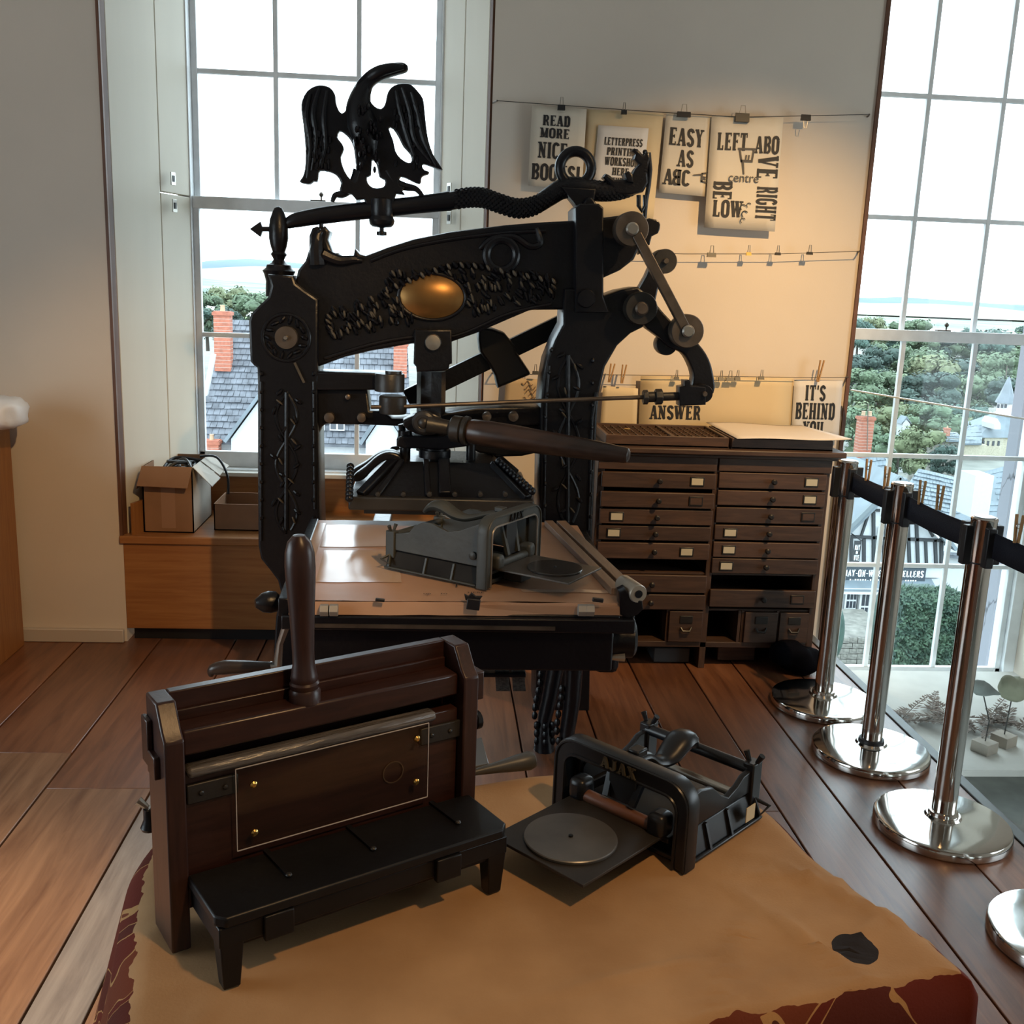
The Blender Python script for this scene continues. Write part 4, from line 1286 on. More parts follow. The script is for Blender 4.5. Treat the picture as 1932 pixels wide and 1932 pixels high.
def hand_print(root, q, u, v, sc, rot, flip=1):
    """printed pointing hand: cuff, fist, pointing finger"""
    wd, ht = (q[1] - q[0]).length, (q[3] - q[0]).length
    shapes = [[(-0.2, 0.02), (0.05, 0.05), (0.05, 0.1), (-0.2, 0.05)], [(0.05, -0.14), (0.1, -0.14), (0.1, 0.12), (0.05, 0.12)], [(0.05, -0.14), (0.3, -0.17), (0.3, -0.13), (0.05, -0.1)], [(0.05, 0.08), (0.3, 0.14), (0.3, 0.18), (0.05, 0.12)], [(0.1, -0.06), (0.2, -0.07), (0.2, -0.04), (0.1, -0.03)], [(0.1, 0.0), (0.2, -0.01), (0.2, 0.02), (0.1, 0.03)], [(0.3, -0.19), (0.34, -0.19), (0.34, 0.2), (0.3, 0.2)]]
    b = MB()
    for s in shapes:
        pts = []
        for x, z in s:
            a = R(rot)
            xx, zz = (x * math.cos(a) - z * math.sin(a)) * sc, (x * math.sin(a) + z * math.cos(a)) * sc
            pts.append(quad_uv(q, u + xx / wd, v - zz / ht) + Vector((0, -0.005, 0)))
        b.add(pts, [(0, 1, 2, 3)])
    b.build('printed_hand', mat('thin_grey_ink', (0.09, 0.08, 0.07), 0.7), root, smooth=0)


hand_print(pe, qe, 0.82, 0.76, 0.14, 0)
hand_print(P4root, P4, 0.52, 0.42, 0.2, 90)
me = text_mesh('centre', 0.055, 0.0, 0.95)
c = quad_uv(P4, 0.5, 0.575)
me.transform(Matrix.Translation(c + Vector((0, -0.006, 0))) @ M_XZ)
link('lettering', me, mat('thin_grey_ink', (0.09, 0.08, 0.07), 0.7), P4root)
b = MB()
for k, (du, dv, r_) in enumerate(((0.52, 0.8, 0.014), (0.6, 0.78, 0.012), (0.55, 0.86, 0.016), (0.53, 0.92, 0.013))):
    c = quad_uv(P4, du, dv) + Vector((0, -0.007, 0))
    b.add([c + Vector((r_ * (1 if i < 7 else 0.7) * math.cos(t), 0, r_ * (1 if i < 7 else 0.7) * math.sin(t))) for i, t in enumerate([R(30 + 35 * j) for j in range(7)] + [R(30 + 35 * j) for j in range(6, -1, -1)])], [(i, i + 1, 12 - i, 13 - i) for i in range(6)])
b.build('printed_scroll', INK, P4root, smooth=0)

poster('print_sketch', [(955, 712), (1024, 716), (1016, 800), (948, 796)], 'small print with brown line drawing low beside the window edge', mat('tan_print_paper', (0.5, 0.36, 0.2), 0.8), [], 4.615, cat='print')
sk = [o for o in COL.objects if o.name == 'print_sketch'][0]
b = MB()
qs = pp([(955, 712), (1024, 716), (1016, 800), (948, 796)], 4.615)
rr = random.Random(5)
for k in range(9):
    u, v = rr.uniform(0.15, 0.85), 0.1 + 0.09 * k
    b.tube([quad_uv(qs, min(0.95, max(0.05, u + 0.3 * (t - 0.5))), v + 0.05 * math.sin(t * 9 + k)) + Vector((0, -0.006, 0)) for t in [i / 12 for i in range(13)]], 0.0016, 5)
b.build('drawn_lines', mat('brown_ink', (0.14, 0.07, 0.03), 0.7), sk)
poster('blank_board', [(1138, 728), (1204, 733), (1200, 824), (1131, 820)], 'blank cream board pegged low on the wall above the type case', CREAM, [], 4.615, cat='board')
poster('poster', [(1209, 709), (1497, 713), (1491, 826), (1204, 822)], 'wide cream poster reading ANSWER above the type cabinet', CREAM, [('ANSWER', 0.235, 0.6, 0.23, 0.33)], 4.62)
poster('poster', [(1499, 716), (1590, 718), (1582, 828), (1492, 826)], "poster reading IT'S BEHIND YOU beside the far window", PAPERG, [("IT'S", 0.45, 0.22, 0.26, 0.42), ('BEHIND', 0.47, 0.53, 0.28, 0.82), ('YOU', 0.45, 0.84, 0.26, 0.42)], 4.612)

WIRE = mat('dark_wire', (0.06, 0.055, 0.05), 0.5, 0.5)


def string_line(pts, label):
    o = MB().tube(pp(pts, 4.595), 0.0016, 6).build('hanging_wire', WIRE)
    tag(o, label, 'wire', 'display wires on the poster wall')
    for p, d in ((pts[0], -1), (pts[-1], 1)):
        c = atY(p[0], p[1], 4.595)
        MB().tube([c, c + Vector((d * 0.01, 0.03, 0)), c + Vector((d * 0.015, 0.06, 0.0))], 0.004, 6).build('wall_hook', STEEL, o)


string_line([(938, 190), (1250, 212), (1400, 221), (1640, 216)], 'top display wire carrying the four main posters')
string_line([(960, 470), (1290, 479), (1470, 479), (1622, 474)], 'middle display wire with only clips on it')
string_line([(936, 706), (1150, 707), (1500, 712), (1600, 712)], 'lowest display wire above the type cabinet')


def clip(px, py, w, h, label, up=True, m=BLACK, wire=True):
    c = atY(px, py, 4.592)
    W2, H2 = pxm(w, 4.6), pxm(h, 4.6)
    root = empty('binder_clip', c, label=label, cat='clip', group='clips on the display wires')
    MB().prism([c + Vector((-W2 / 2, -0.012, -H2 / 2)), c + Vector((-W2 / 2, 0.006, -H2 / 2)), c + Vector((-W2 / 2, -0.001, H2 / 2)), c + Vector((-W2 / 2, -0.005, H2 / 2))], (W2, 0, 0)).build('clip_body', m, root)
    s = 1 if up else -1
    z = c.z + s * H2 / 2
    if wire:
        MB().tube([(c.x - W2 * 0.22, c.y - 0.004, z), (c.x - W2 * 0.14, c.y - 0.006, z + s * 0.03), (c.x + W2 * 0.14, c.y - 0.006, z + s * 0.03), (c.x + W2 * 0.22, c.y - 0.004, z)], 0.0018, 6).build('clip_handle', BRIGHT, root)


for a in ((1059, 203, 13, 9, 'small black clip on the READ MORE poster'), (1177, 212, 10, 7, 'tiny black clip on the cream mount board'), (1290, 216, 24, 9, 'wide bulldog clip on the EASY AS ABC poster'), (1400, 222, 25, 15, 'large black clip on the LEFT ABOVE poster')):
    clip(*a)
clip(1520, 222, 17, 10, 'black clip hanging upside down alone on the top wire', False)
clip(1342, 481, 16, 8, 'widest clip alone on the middle wire')
clip(1412, 479, 9, 6, 'little gold clip on the middle wire', True, BRASSY)
clip(1467, 479, 10, 5, 'small black clip on the middle wire right of the gold clip')
clip(1527, 478, 11, 5, 'small black clip on the middle wire nearest the far window')
clip(1010, 703, 11, 6, 'small clip on the line drawing print')
clip(1276, 713, 9, 5, 'small clip near the left end of the ANSWER poster')
clip(1360, 715, 10, 7, 'first of three clips in a row on the ANSWER poster')
clip(1377, 715, 15, 6, 'broad middle clip of three in a row on the ANSWER poster')
clip(1391, 714, 10, 6, 'last of three clips in a row on the ANSWER poster')
clip(1436, 713, 10, 6, 'lone clip at the right of the ANSWER poster')


def peg(p, d, label, L=0.075, group='wooden pegs', name='clothes_peg', spread=0.004):
    """two-legged wooden peg; p = gripping point, d = direction of the legs"""
    p, d = Vector(p), Vector(d).normalized()
    root = empty(name, p, label=label, cat='peg', group=group)
    side = Vector((1, 0, 0)) if abs(d.x) < 0.5 else Vector((0, 0, 1))
    for s in (-1, 1):
        MB().bar(p - d * L * 0.38 + side * s * 0.003, p + d * L * 0.62 + side * s * spread * 2.2, 0.006, 0.009, (0, 1, 0)).build('peg_leg', CLAY, root, bevel=0.001)
    MB().torus(p + Vector((0, 0, 0)), 0.006, 0.0015, d, 12, 6).build('spring', BRIGHT, root)


peg(atY(1152, 708, 4.59), (0.15, 0, 1), 'wooden peg on the lowest wire nearest the press column', 0.085)
peg(atY(1175, 710, 4.59), (0.1, 0, 1), 'second wooden peg on the lowest wire beside the press column', 0.085)
peg(atY(1546, 705, 4.59), (0.12, 0, 1), "wooden peg holding the IT'S BEHIND YOU poster", 0.1)

# ------------------------------------------------------------------ type cabinet
CY = 4.13
X0c, X1c = 0.675, 1.665
XD = 1.178
cab = empty('type_cabinet', ((X0c + X1c) / 2, 4.35, 0), label='worn dark wooden cabinet of shallow type drawers against the poster wall', cat='cabinet')
CB = 4.6
MB().mm((X0c, CY + 0.012, 0.0), (X0c + 0.03, CB, 0.93)).build('side_panel', CABWV, cab, bevel=0.003)
MB().mm((X1c - 0.03, CY + 0.012, 0.0), (X1c, CB, 0.93)).build('side_panel', CABWV, cab, bevel=0.003)
MB().mm((XD - 0.014, CY + 0.012, 0.0), (XD + 0.014, CB, 0.93)).build('divider', CABWV, cab, bevel=0.002)
MB().mm((X0c + 0.03, CB - 0.02, 0.0), (X1c - 0.03, CB, 0.93)).build('back_panel', CABW, cab)
MB().mm((X0c - 0.03, CY - 0.035, 0.945), (X1c + 0.045, CB, 0.97)).build('top_board', CABW, cab, bevel=0.006)
MB().mm((X0c - 0.01, CY - 0.012, 0.93), (X1c + 0.02, CB, 0.945)).build('top_moulding', CABW, cab, bevel=0.005)
MB().mm((X0c + 0.0, CY, 0.872), (XD - 0.004, CY + 0.02, 0.93)).build('fascia', CABW, cab, bevel=0.002)
MB().mm((XD + 0.004, CY, 0.875), (X1c, CY + 0.02, 0.93)).build('fascia', CABW, cab, bevel=0.002)
MB().mm((X0c + 0.03, CY + 0.012, 0.095), (X1c - 0.03, CB - 0.02, 0.12)).build('shelf', CABW, cab, bevel=0.002)
LABEL = mat('aged_label_card', (0.5, 0.45, 0.34), 0.7)
DRKN = mat('blackened_knob', (0.012, 0.01, 0.009), 0.4)


def drawer(x0, x1, z0, z1, card=None, out=0.0, knob=True, kx=0.5, empty_frame=False):
    d = MB().mm((x0 + 0.004, CY - out, z0), (x1 - 0.004, CY + 0.018 - out, z1)).build('drawer', CABW, cab, bevel=0.003)
    MB().mm((x0 + 0.012, CY + 0.018 - out, z0 + 0.006), (x1 - 0.012, CB - 0.1, z0 + 0.014)).build('drawer_bottom', CABW, d)
    zc_ = (z0 + z1) / 2
    if knob:
        MB().lathe([(0.007, 0), (0.006, 0.01), (0.012, 0.016), (0.012, 0.022), (0.007, 0.027)], (x0 + (x1 - x0) * kx, CY - out, zc_), 12, (0, -1, 0)).build('knob', DRKN, d)
    if card is not None:
        cx = x0 + (x1 - x0) * card
        fo = MB().mm((cx - 0.03, CY - 0.004 - out, zc_ - 0.02), (cx + 0.03, CY + 0.004 - out, zc_ + 0.02)).build('card_frame', DRKN, d, bevel=0.002)
        MB().mm((cx - 0.024, CY - 0.0055 - out, zc_ - 0.014), (cx + 0.024, CY - 0.002 - out, zc_ + 0.014)).build('card', CABW if empty_frame else LABEL, d)
    return d


l0, l1, r0_, r1_ = X0c + 0.012, XD - 0.004, XD + 0.004, X1c - 0.012
for z0, z1, c, e, o in ((0.798, 0.863, 0.83, False, 0.012), (0.715, 0.78, 0.83, True, 0.014), (0.642, 0.706, 0.155, False, 0.006), (0.571, 0.633, 0.14, False, 0.0), (0.49, 0.56, 0.79, False, 0.0)):
    drawer(l0, l1, z0, z1, c, o, True, 0.5, e)
drawer(l0, l1, 0.343, 0.42, None, 0)
drawer(l0, l1, 0.267, 0.334, None, 0)
for z0, z1, c, e in ((0.803, 0.87, 0.85, False), (0.73, 0.794, 0.85, False), (0.654, 0.721, 0.85, True), (0.58, 0.645, 0.15, False), (0.504, 0.571, 0.15, False), (0.433, 0.499, 0.14, False)):
    drawer(r0_, r1_, z0, z1, c, 0.0, True, 0.5, e)
drawer(r0_, r1_, 0.286, 0.363, 0.82, 0.01, True, 0.5, True)
# pigeon-hole row: dividers and the small box drawers
for x in (0.85, 1.015, 1.33, 1.345, 1.5):
    MB().mm((x - 0.006, CY + 0.012, 0.12), (x + 0.006, CB - 0.02, 0.265)).build('partition', CABWV, cab)
for x0, x1 in ((1.02, XD - 0.012), (1.352, 1.496), (1.506, X1c - 0.032)):
    d = MB().mm((x0, CY, 0.123), (x1, CY + 0.02, 0.26)).build('box_drawer', CABW, cab, bevel=0.002)
    MB().mm((x0 + 0.005, CY + 0.02, 0.123), (x1 - 0.005, CB - 0.1, 0.25)).build('drawer_box', CABW, d)
    xc = (x0 + x1) / 2
    MB().mm((xc - 0.028, CY - 0.004, 0.208), (xc + 0.028, CY + 0.002, 0.242)).build('card_frame', DRKN, d, bevel=0.002)
    MB().tube([(xc - 0.022, CY - 0.003, 0.188), (xc - 0.014, CY - 0.014, 0.176), (xc + 0.014, CY - 0.014, 0.176), (xc + 0.024, CY - 0.003, 0.19)], 0.005, 8).build('cup_pull', DRKN, d)
for z in (0.265, 0.425):
    MB().mm((X0c + 0.03, CY + 0.02, z - 0.004), (X1c - 0.03, CB - 0.02, z + 0.004)).build('dust_board', CABW, cab)
# things in the bottom of the cabinet
b = MB().mm((1.27, 4.22, 0.006), (1.44, 4.5, 0.08))
o = b.build('wooden_block_box', CABW, bevel=0.004)
o.rotation_euler = (0, 0, 0)
tag(o, 'long brown wooden box on the floor inside the cabinet base', 'box')
o = MB().mm((0.98, 4.2, 0.002), (1.14, 4.5, 0.07)).build('grey_crate', mat('grey_plastic_crate', (0.06, 0.065, 0.07), 0.6), bevel=0.004)
tag(o, 'low grey crate on the floor inside the cabinet base', 'crate')
b = MB()
cc = Vector((1.575, 4.1, 0.07))


def sack(u, v):
    a, ph = 2 * math.pi * u, math.pi * v
    p = Vector((math.sin(ph) * math.cos(a) * 0.1, math.sin(ph) * math.sin(a) * 0.075, math.cos(ph) * 0.07))
    p *= 1 + 0.5 * noise.noise(p * 13 + Vector((3, 1, 2)))
    return cc + Vector((p.x, p.y, max(p.z, -0.068)))


b.grid(sack, 28, 16, True)
tag(b.build('black_cloth_bag', mat('black_cloth', (0.003, 0.003, 0.005), 0.95, 0, 0.05), smooth=80), 'crumpled black cloth bag leaning on the foot of the type cabinet', 'bag')

# ------------------------------------------------------------------ on top of the cabinet: type case, second case with a big sheet
TZ = 0.9705


def type_case(name, x0, x1, y0, y1, z0, label, compart=True):
    root = empty(name, ((x0 + x1) / 2, (y0 + y1) / 2, z0), label=label, cat='type case')
    hgt, w = 0.045, 0.013
    MB().mm((x0, y0, z0), (x1, y1, z0 + 0.008)).build('case_bottom', CABW, root)
    for a, c in (((x0, y0, z0), (x1, y0 + w, z0 + hgt)), ((x0, y1 - w, z0), (x1, y1, z0 + hgt)), ((x0, y0 + w, z0), (x0 + w, y1 - w, z0 + hgt)), ((x1 - w, y0 + w, z0), (x1, y1 - w, z0 + hgt))):
        MB().mm(a, c).build('case_rim', CABW, root, bevel=0.002)
    if compart:
        xm = x0 + (x1 - x0) * 0.56
        MB().mm((xm - 0.008, y0 + w, z0), (xm + 0.008, y1 - w, z0 + hgt - 0.003)).build('centre_bar', CABW, root, bevel=0.001)
        for a, c, n in ((x0 + w, xm - 0.008, 8), (xm + 0.008, x1 - w, 7)):
            for i in range(1, n):
                x = a + (c - a) * i / n
                MB().mm((x - 0.002, y0 + w, z0 + 0.008), (x + 0.002, y1 - w, z0 + hgt - 0.008)).build('slat', CABW, root)
            for j in range(1, 7):
                y = y0 + w + (y1 - y0 - 2 * w) * j / 7
                MB().mm((a, y - 0.002, z0 + 0.008), (c, y + 0.002, z0 + hgt - 0.008)).build('slat', CABW, root)
    return root


tc_ = type_case('type_case', 0.70, 1.215, 4.13, 4.5, TZ, 'open wooden type case of small compartments on the cabinet top')
b = MB().cyl((0.83, 4.36, TZ + 0.037), (0.83, 4.36, TZ + 0.041), 0.014, None, 14)
tag(b.build('brass_token', BRASSY), 'small brass disc lying in the open type case', 'token')
type_case('type_case', 1.225, 1.655, 4.12, 4.5, TZ, 'closed-over wooden type case under the big pale sheet', False)
b = MB()


def sheet(u, v):
    x = 1.235 + (1.72 - 1.235) * u - 0.0 * v
    y = 4.085 + 0.5 * v
    x = x - 0.05 * v * (1 - 2 * u) * 0
    z = TZ + 0.048 + 0.012 * u * u * (1 - v) + 0.004 * math.sin(u * 6)
    return Vector((x - 0.04 * v * u, y, z))


b.grid(sheet, 16, 10)
o = b.build('pale_card_sheet', mat('pale_grey_card', (0.62, 0.56, 0.5), 0.7))
s = o.modifiers.new('thick', 'SOLIDIFY')
s.thickness, s.offset = 0.002, 1
tag(o, 'large pale card sheet lying over the right half of the cabinet top', 'sheet')
# ------------------------------------------------------------------ display table with printed cloth
TB = 0.64
tabl = empty('display_table', (0.15, 1.4, 0), label='low wooden table hidden under the tan printed cloth', cat='table')
tp = [(0.76, 1.29), (0.63, 1.74), (-0.43, 1.62), (-0.36, 1.06)]
MB().prism([(x, y, TB - 0.03) for x, y in tp], (0, 0, 0.024)).build('table_top', OAK, tabl, bevel=0.003)
for x, y in ((0.68, 1.33), (0.56, 1.68), (-0.37, 1.57), (-0.3, 1.13)):
    MB().mm((x - 0.022, y - 0.022, 0), (x + 0.022, y + 0.022, TB - 0.03)).build('leg', OAKV, tabl, bevel=0.003)

loop = catmull([Vector((x, y, 0)) for x, y in ((0.805, 1.28), (0.76, 1.40), (0.695, 1.563), (0.655, 1.75), (0.60, 1.82), (0.43, 1.87), (0.255, 1.90), (0.076, 1.85), (-0.2, 1.76), (-0.43, 1.68), (-0.475, 1.62), (-0.455, 1.45), (-0.40, 1.2), (-0.38, 1.05), (-0.33, 1.0), (-0.1, 1.05), (0.2, 1.12), (0.5, 1.2), (0.76, 1.265))], 9, True)
NL = len(loop)
cen = Vector((0.17, 1.45, 0))
cl_me = MB()
RINGS, DROP = 34, 16
rim_vals = []
creases = [((0.62, 1.3), (0.74, 1.42)), ((0.3, 1.08), (0.52, 1.28)), ((-0.3, 1.1), (-0.28, 1.3)), ((0.5, 1.5), (0.66, 1.2)), ((0.42, 1.55), (0.72, 1.5)), ((0.55, 1.62), (0.80, 1.33)), ((-0.1, 1.12), (0.12, 1.22)), ((0.12, 1.22), (0.4, 1.3)), ((0.5, 1.4), (0.35, 1.1))]


def crease_h(x, y):
    h = 0.0
    for (ax, ay), (bx, by) in creases:
        dx, dy = bx - ax, by - ay
        t = max(0, min(1, ((x - ax) * dx + (y - ay) * dy) / (dx * dx + dy * dy)))
        d = math.hypot(x - ax - dx * t, y - ay - dy * t)
        h += 0.011 * math.exp(-(d / 0.007) ** 2) * math.sin(math.pi * (0.15 + 0.7 * t))
    flat = 0
    for fx, fy, fr in ((-0.05, 1.45, 0.42), (0.42, 1.7, 0.26), (0.35, 1.55, 0.1), (0.12, 1.87, 0.17)):
        flat = max(flat, 1 - min(1, math.hypot(x - fx, y - fy) / fr) ** 4)
    h += 0.005 * noise.noise(Vector((x * 9, y * 9, 2))) + 0.0012 * noise.noise(Vector((x * 30, y * 8, 5)))
    return h * (1 - flat)


for r in range(RINGS + 1):
    t = r / RINGS
    for i in range(NL):
        p = cen.lerp(loop[i], max(t, 0.002))
        z = TB + (0.001 + crease_h(p.x, p.y)) - 0.016 * max(0, (t - 0.95) / 0.05) ** 2
        cl_me.v.append((p.x, p.y, z))
        rim_vals.append(t)
for r in range(1, DROP + 1):
    t = r / DROP
    for i in range(NL):
        a = loop[(i - 1) % NL]
        c = loop[(i + 1) % NL]
        d = (c - a).normalized()
        n = Vector((d.y, -d.x, 0))
        if n.dot(loop[i] - cen) < 0:
            n = -n
        wave = 0.5 + 0.5 * math.sin(i * 0.55 + 1.3 * math.sin(i * 0.13))
        left = max(0, min(1, (-loop[i].x - 0.25) / 0.15))
        out = 0.012 + (0.02 + 0.05 * left) * t + 0.03 * wave * t
        p = loop[i] + n * out * (1 if t > 0 else 0)
        cl_me.v.append((p.x, p.y, TB - 0.015 - 0.38 * t))
        rim_vals.append(1 + t)
for r in range(RINGS + DROP):
    for i in range(NL):
        a, b_ = r * NL + i, r * NL + (i + 1) % NL
        cl_me.f.append((a, b_, b_ + NL, a + NL))
cl_me.f.append(tuple(range(NL - 1, -1, -1)))
CLOTH = bpy.data.materials.new('printed_tan_cloth')
CLOTH.use_nodes = True
nt = CLOTH.node_tree
pb = nt.nodes['Principled BSDF']
pb.inputs['Roughness'].default_value = 0.9
pb.inputs['Specular IOR Level'].default_value = 0.2
N = lambda t, **k: nt.nodes.new('ShaderNode' + t)
tc = N('TexCoord')
at = N('Attribute')
at.attribute_name = 'rim'
nz = N('TexNoise')
nz.inputs['Scale'].default_value = 7
nz.inputs['Detail'].default_value = 5
nt.links.new(tc.outputs['Object'], nz.inputs[0])
base = N('ValToRGB')
base.color_ramp.elements[0].position, base.color_ramp.elements[1].position = 0.3, 0.7
base.color_ramp.elements[0].color = (0.33, 0.19, 0.09, 1)
base.color_ramp.elements[1].color = (0.43, 0.26, 0.13, 1)
nt.links.new(nz.outputs[0], base.inputs[0])
# printed border: dark red with cream branching lines
nz2 = N('TexNoise')
nz2.inputs['Scale'].default_value = 26
nt.links.new(tc.outputs['Object'], nz2.inputs[0])
ad = N('Math')
ad.operation = 'MULTIPLY_ADD'
ad.inputs[1].default_value = 0.05
nt.links.new(nz2.outputs[0], ad.inputs[0])
nt.links.new(at.outputs['Fac'], ad.inputs[2])
gt = N('Math')
gt.operation = 'GREATER_THAN'
gt.inputs[1].default_value = 1.005
nt.links.new(ad.outputs[0], gt.inputs[0])
nl = N('TexNoise')
nl.inputs['Scale'].default_value = 6.5
nl.inputs['Detail'].default_value = 1.5
nl.inputs['Distortion'].default_value = 0.8
nt.links.new(tc.outputs['Object'], nl.inputs[0])
cr = N('ValToRGB')
cr.color_ramp.interpolation = 'CONSTANT'
cr.color_ramp.elements[0].color = (0.075, 0.014, 0.008, 1)
cr.color_ramp.elements[1].position = 0.40
cr.color_ramp.elements[1].color = (0.36, 0.2, 0.08, 1)
for pos, colr in ((0.415, (0.1, 0.015, 0.008, 1)), (0.55, (0.36, 0.2, 0.08, 1)), (0.565, (0.13, 0.03, 0.012, 1)), (0.68, (0.36, 0.2, 0.08, 1)), (0.72, (0.07, 0.02, 0.012, 1))):
    e = cr.color_ramp.elements.new(pos)
    e.color = colr
nt.links.new(nl.outputs[0], cr.inputs[0])
mxl = cr
mx1 = N('Mix')
mx1.data_type = 'RGBA'
nt.links.new(gt.outputs[0], mx1.inputs[0])
nt.links.new(base.outputs[0], mx1.inputs[6])
nt.links.new(cr.outputs[0], mx1.inputs[7])
# dark oval printed spot
spot = atZ(1612, 1792, TB)
mpp = N('Mapping')
mpp.inputs['Location'].default_value = (-spot.x, -spot.y, 0)
nt.links.new(tc.outputs['Object'], mpp.inputs[0])
sx = N('SeparateXYZ')
nt.links.new(mpp.outputs[0], sx.inputs[0])
cx_ = N('CombineXYZ')
nt.links.new(sx.outputs[0], cx_.inputs[0])
nt.links.new(sx.outputs[1], cx_.inputs[1])
ln_ = N('VectorMath')
ln_.operation = 'LENGTH'
nt.links.new(cx_.outputs[0], ln_.inputs[0])
a2 = N('Math')
a2.operation = 'MULTIPLY_ADD'
a2.inputs[1].default_value = 0.012
nt.links.new(nz2.outputs[0], a2.inputs[0])
nt.links.new(ln_.outputs['Value'], a2.inputs[2])
l2 = N('Math')
l2.operation = 'LESS_THAN'
l2.inputs[1].default_value = 0.041
nt.links.new(a2.outputs[0], l2.inputs[0])
mx2 = N('Mix')
mx2.data_type = 'RGBA'
nt.links.new(l2.outputs[0], mx2.inputs[0])
nt.links.new(mx1.outputs[2], mx2.inputs[6])
mx2.inputs[7].default_value = (0.02, 0.017, 0.018, 1)
nt.links.new(mx2.outputs[2], pb.inputs['Base Color'])
wv = N('TexNoise')
wv.inputs['Scale'].default_value = 220
nt.links.new(tc.outputs['Object'], wv.inputs[0])
bpn = N('Bump')
bpn.inputs['Strength'].default_value = 0.25
bpn.inputs['Distance'].default_value = 0.002
nt.links.new(wv.outputs[0], bpn.inputs['Height'])
nt.links.new(bpn.outputs[0], pb.inputs['Normal'])
me = cl_me.mesh('table_cloth', 80)
rim = me.attributes.new('rim', 'FLOAT', 'POINT')
rim.data.foreach_set('value', rim_vals)
cloth = link('table_cloth', me, CLOTH)
tag(cloth, 'tan cloth with dark red printed border draped over the front table', 'tablecloth')
CT = TB + 0.004   # things stand on the cloth

# ------------------------------------------------------------------ wooden bench press (local frame: x along, y away, z up)
o0, o1 = atZ(435, 1858, CT), atZ(928, 1680, CT)
ang = math.atan2(o1.y - o0.y, o1.x - o0.x)
LW = (o1 - o0).length
wp = empty('wooden_bench_press', o0, ang, 'dark wooden bench press with an upright turned handle and black platform', 'bench press')


def lb(name, a, c, m, parent=None, bevel=0.002):
    return MB().mm(a, c).build(name, m, parent or wp, bevel=bevel, local=True)


X1w = LW + 0.012
# legs and platform
for x in (0.0, LW):
    b = MB().add([(x - 0.012, -0.008, 0), (x + 0.012, -0.008, 0), (x + 0.012, 0.014, 0), (x - 0.012, 0.014, 0), (x - 0.017, -0.012, 0.075), (x + 0.017, -0.012, 0.075), (x + 0.017, 0.02, 0.075), (x - 0.017, 0.02, 0.075)], [(0, 3, 2, 1), (4, 5, 6, 7), (0, 1, 5, 4), (1, 2, 6, 5), (2, 3, 7, 6), (3, 0, 4, 7)])
    b.build('leg', BLACKW, wp, bevel=0.002, local=True)
lb('platform_frame', (-0.018, -0.012, 0.068), (X1w + 0.006, 0.108, 0.098), BLACKW)
b = MB().prism([(-0.022, -0.004, 0.1), (-0.01, -0.018, 0.1), (X1w - 0.006, -0.018, 0.1), (X1w + 0.008, -0.004, 0.1), (X1w + 0.008, 0.11, 0.1), (-0.022, 0.11, 0.1)], (0, 0, 0.016))
plf = b.build('platform_top', BLACKW, wp, bevel=0.003, local=True)
lb('platform_lip', (-0.01, -0.006, 0.06), (X1w - 0.006, 0.004, 0.069), BLACKW)
for x, tt in ((0.1, 0.02), (0.235, 0.02), (0.385, 0.03)):
    MB().bar((x, 0.035, 0.118), (x - 0.004, 0.112, 0.118), 0.008, 0.005).build('guide_rib', BLACKW, plf, local=True)
    MB().ball((x, 0.033, 0.119), 0.005, (1, 1, 0.6), 8, 6).build('guide_screw', IRON2, plf, local=True)
lb('front_block', (LW * 0.73, -0.022, 0.062), (LW * 0.83, -0.01, 0.1), BLACKW)
lb('front_block', (LW * 0.1, -0.02, 0.062), (LW * 0.2, -0.01, 0.1), BLACKW)
# side cheeks with chamfered front top
for x0, x1 in ((-0.048, -0.02), (LW + 0.004, LW + 0.032)):
    prof = [(0.105, 0.0), (0.19, 0.0), (0.19, 0.372), (0.14, 0.372), (0.118, 0.338), (0.105, 0.325)]
    ck = MB().prism([(x0, y, z) for y, z in prof], (x1 - x0, 0, 0)).build('side_cheek', MAHOGV, wp, bevel=0.003, local=True)
    xe = x0 - 0.008 if x0 < 0 else x1 - 0.004
    lb('tenon', (xe, 0.13, 0.262), (xe + 0.012, 0.165, 0.296), MAHOG, ck)
lb('cheek_lug', (LW + 0.032, 0.135, 0.268), (LW + 0.062, 0.17, 0.318), MAHOG)
lb('cheek_tab', (-0.056, 0.16, 0.27), (-0.048, 0.19, 0.34), MAHOG)
# boards and rails between the cheeks
lb('back_board', (-0.02, 0.172, 0.02), (LW + 0.004, 0.19, 0.372), MAHOG)
lb('clamp_beam', (-0.018, 0.122, 0.292), (LW + 0.002, 0.165, 0.330), MAHOG, bevel=0.004)
lb('clamp_step', (-0.018, 0.165, 0.292), (LW + 0.002, 0.172, 0.345), MAHOG)
lb('front_board', (-0.018, 0.122, 0.1), (LW + 0.002, 0.15, 0.270), MAHOG)
lb('glint_edge', (-0.016, 0.108, 0.262), (LW - 0.045, 0.135, 0.278), mat('painted_grey_glint', (0.12, 0.11, 0.105), 0.2, 0, 0.7, var=0.5, scale=12, stretch=(1, 8, 8), bump=0.3, bscale=30), bevel=0.006)  # grey colour stands in for the streak of light along this edge
for x in (-0.016, LW - 0.07):
    st = lb('iron_strap', (x, 0.116, 0.22), (x + 0.075, 0.123, 0.25), IRON2)
    for k in (0.02, 0.055):
        MB().ball((x + k, 0.115, 0.235), 0.004, (1, 0.6, 1), 8, 6).build('strap_screw', IRON2, st, local=True)
MB().lathe([(0.012, 0), (0.016, 0.004), (0.016, 0.012), (0.01, 0.016)], (LW + 0.032, 0.122, 0.24), 16, (1, 0, 0)).build('hinge_knob', IRON, wp, local=True)
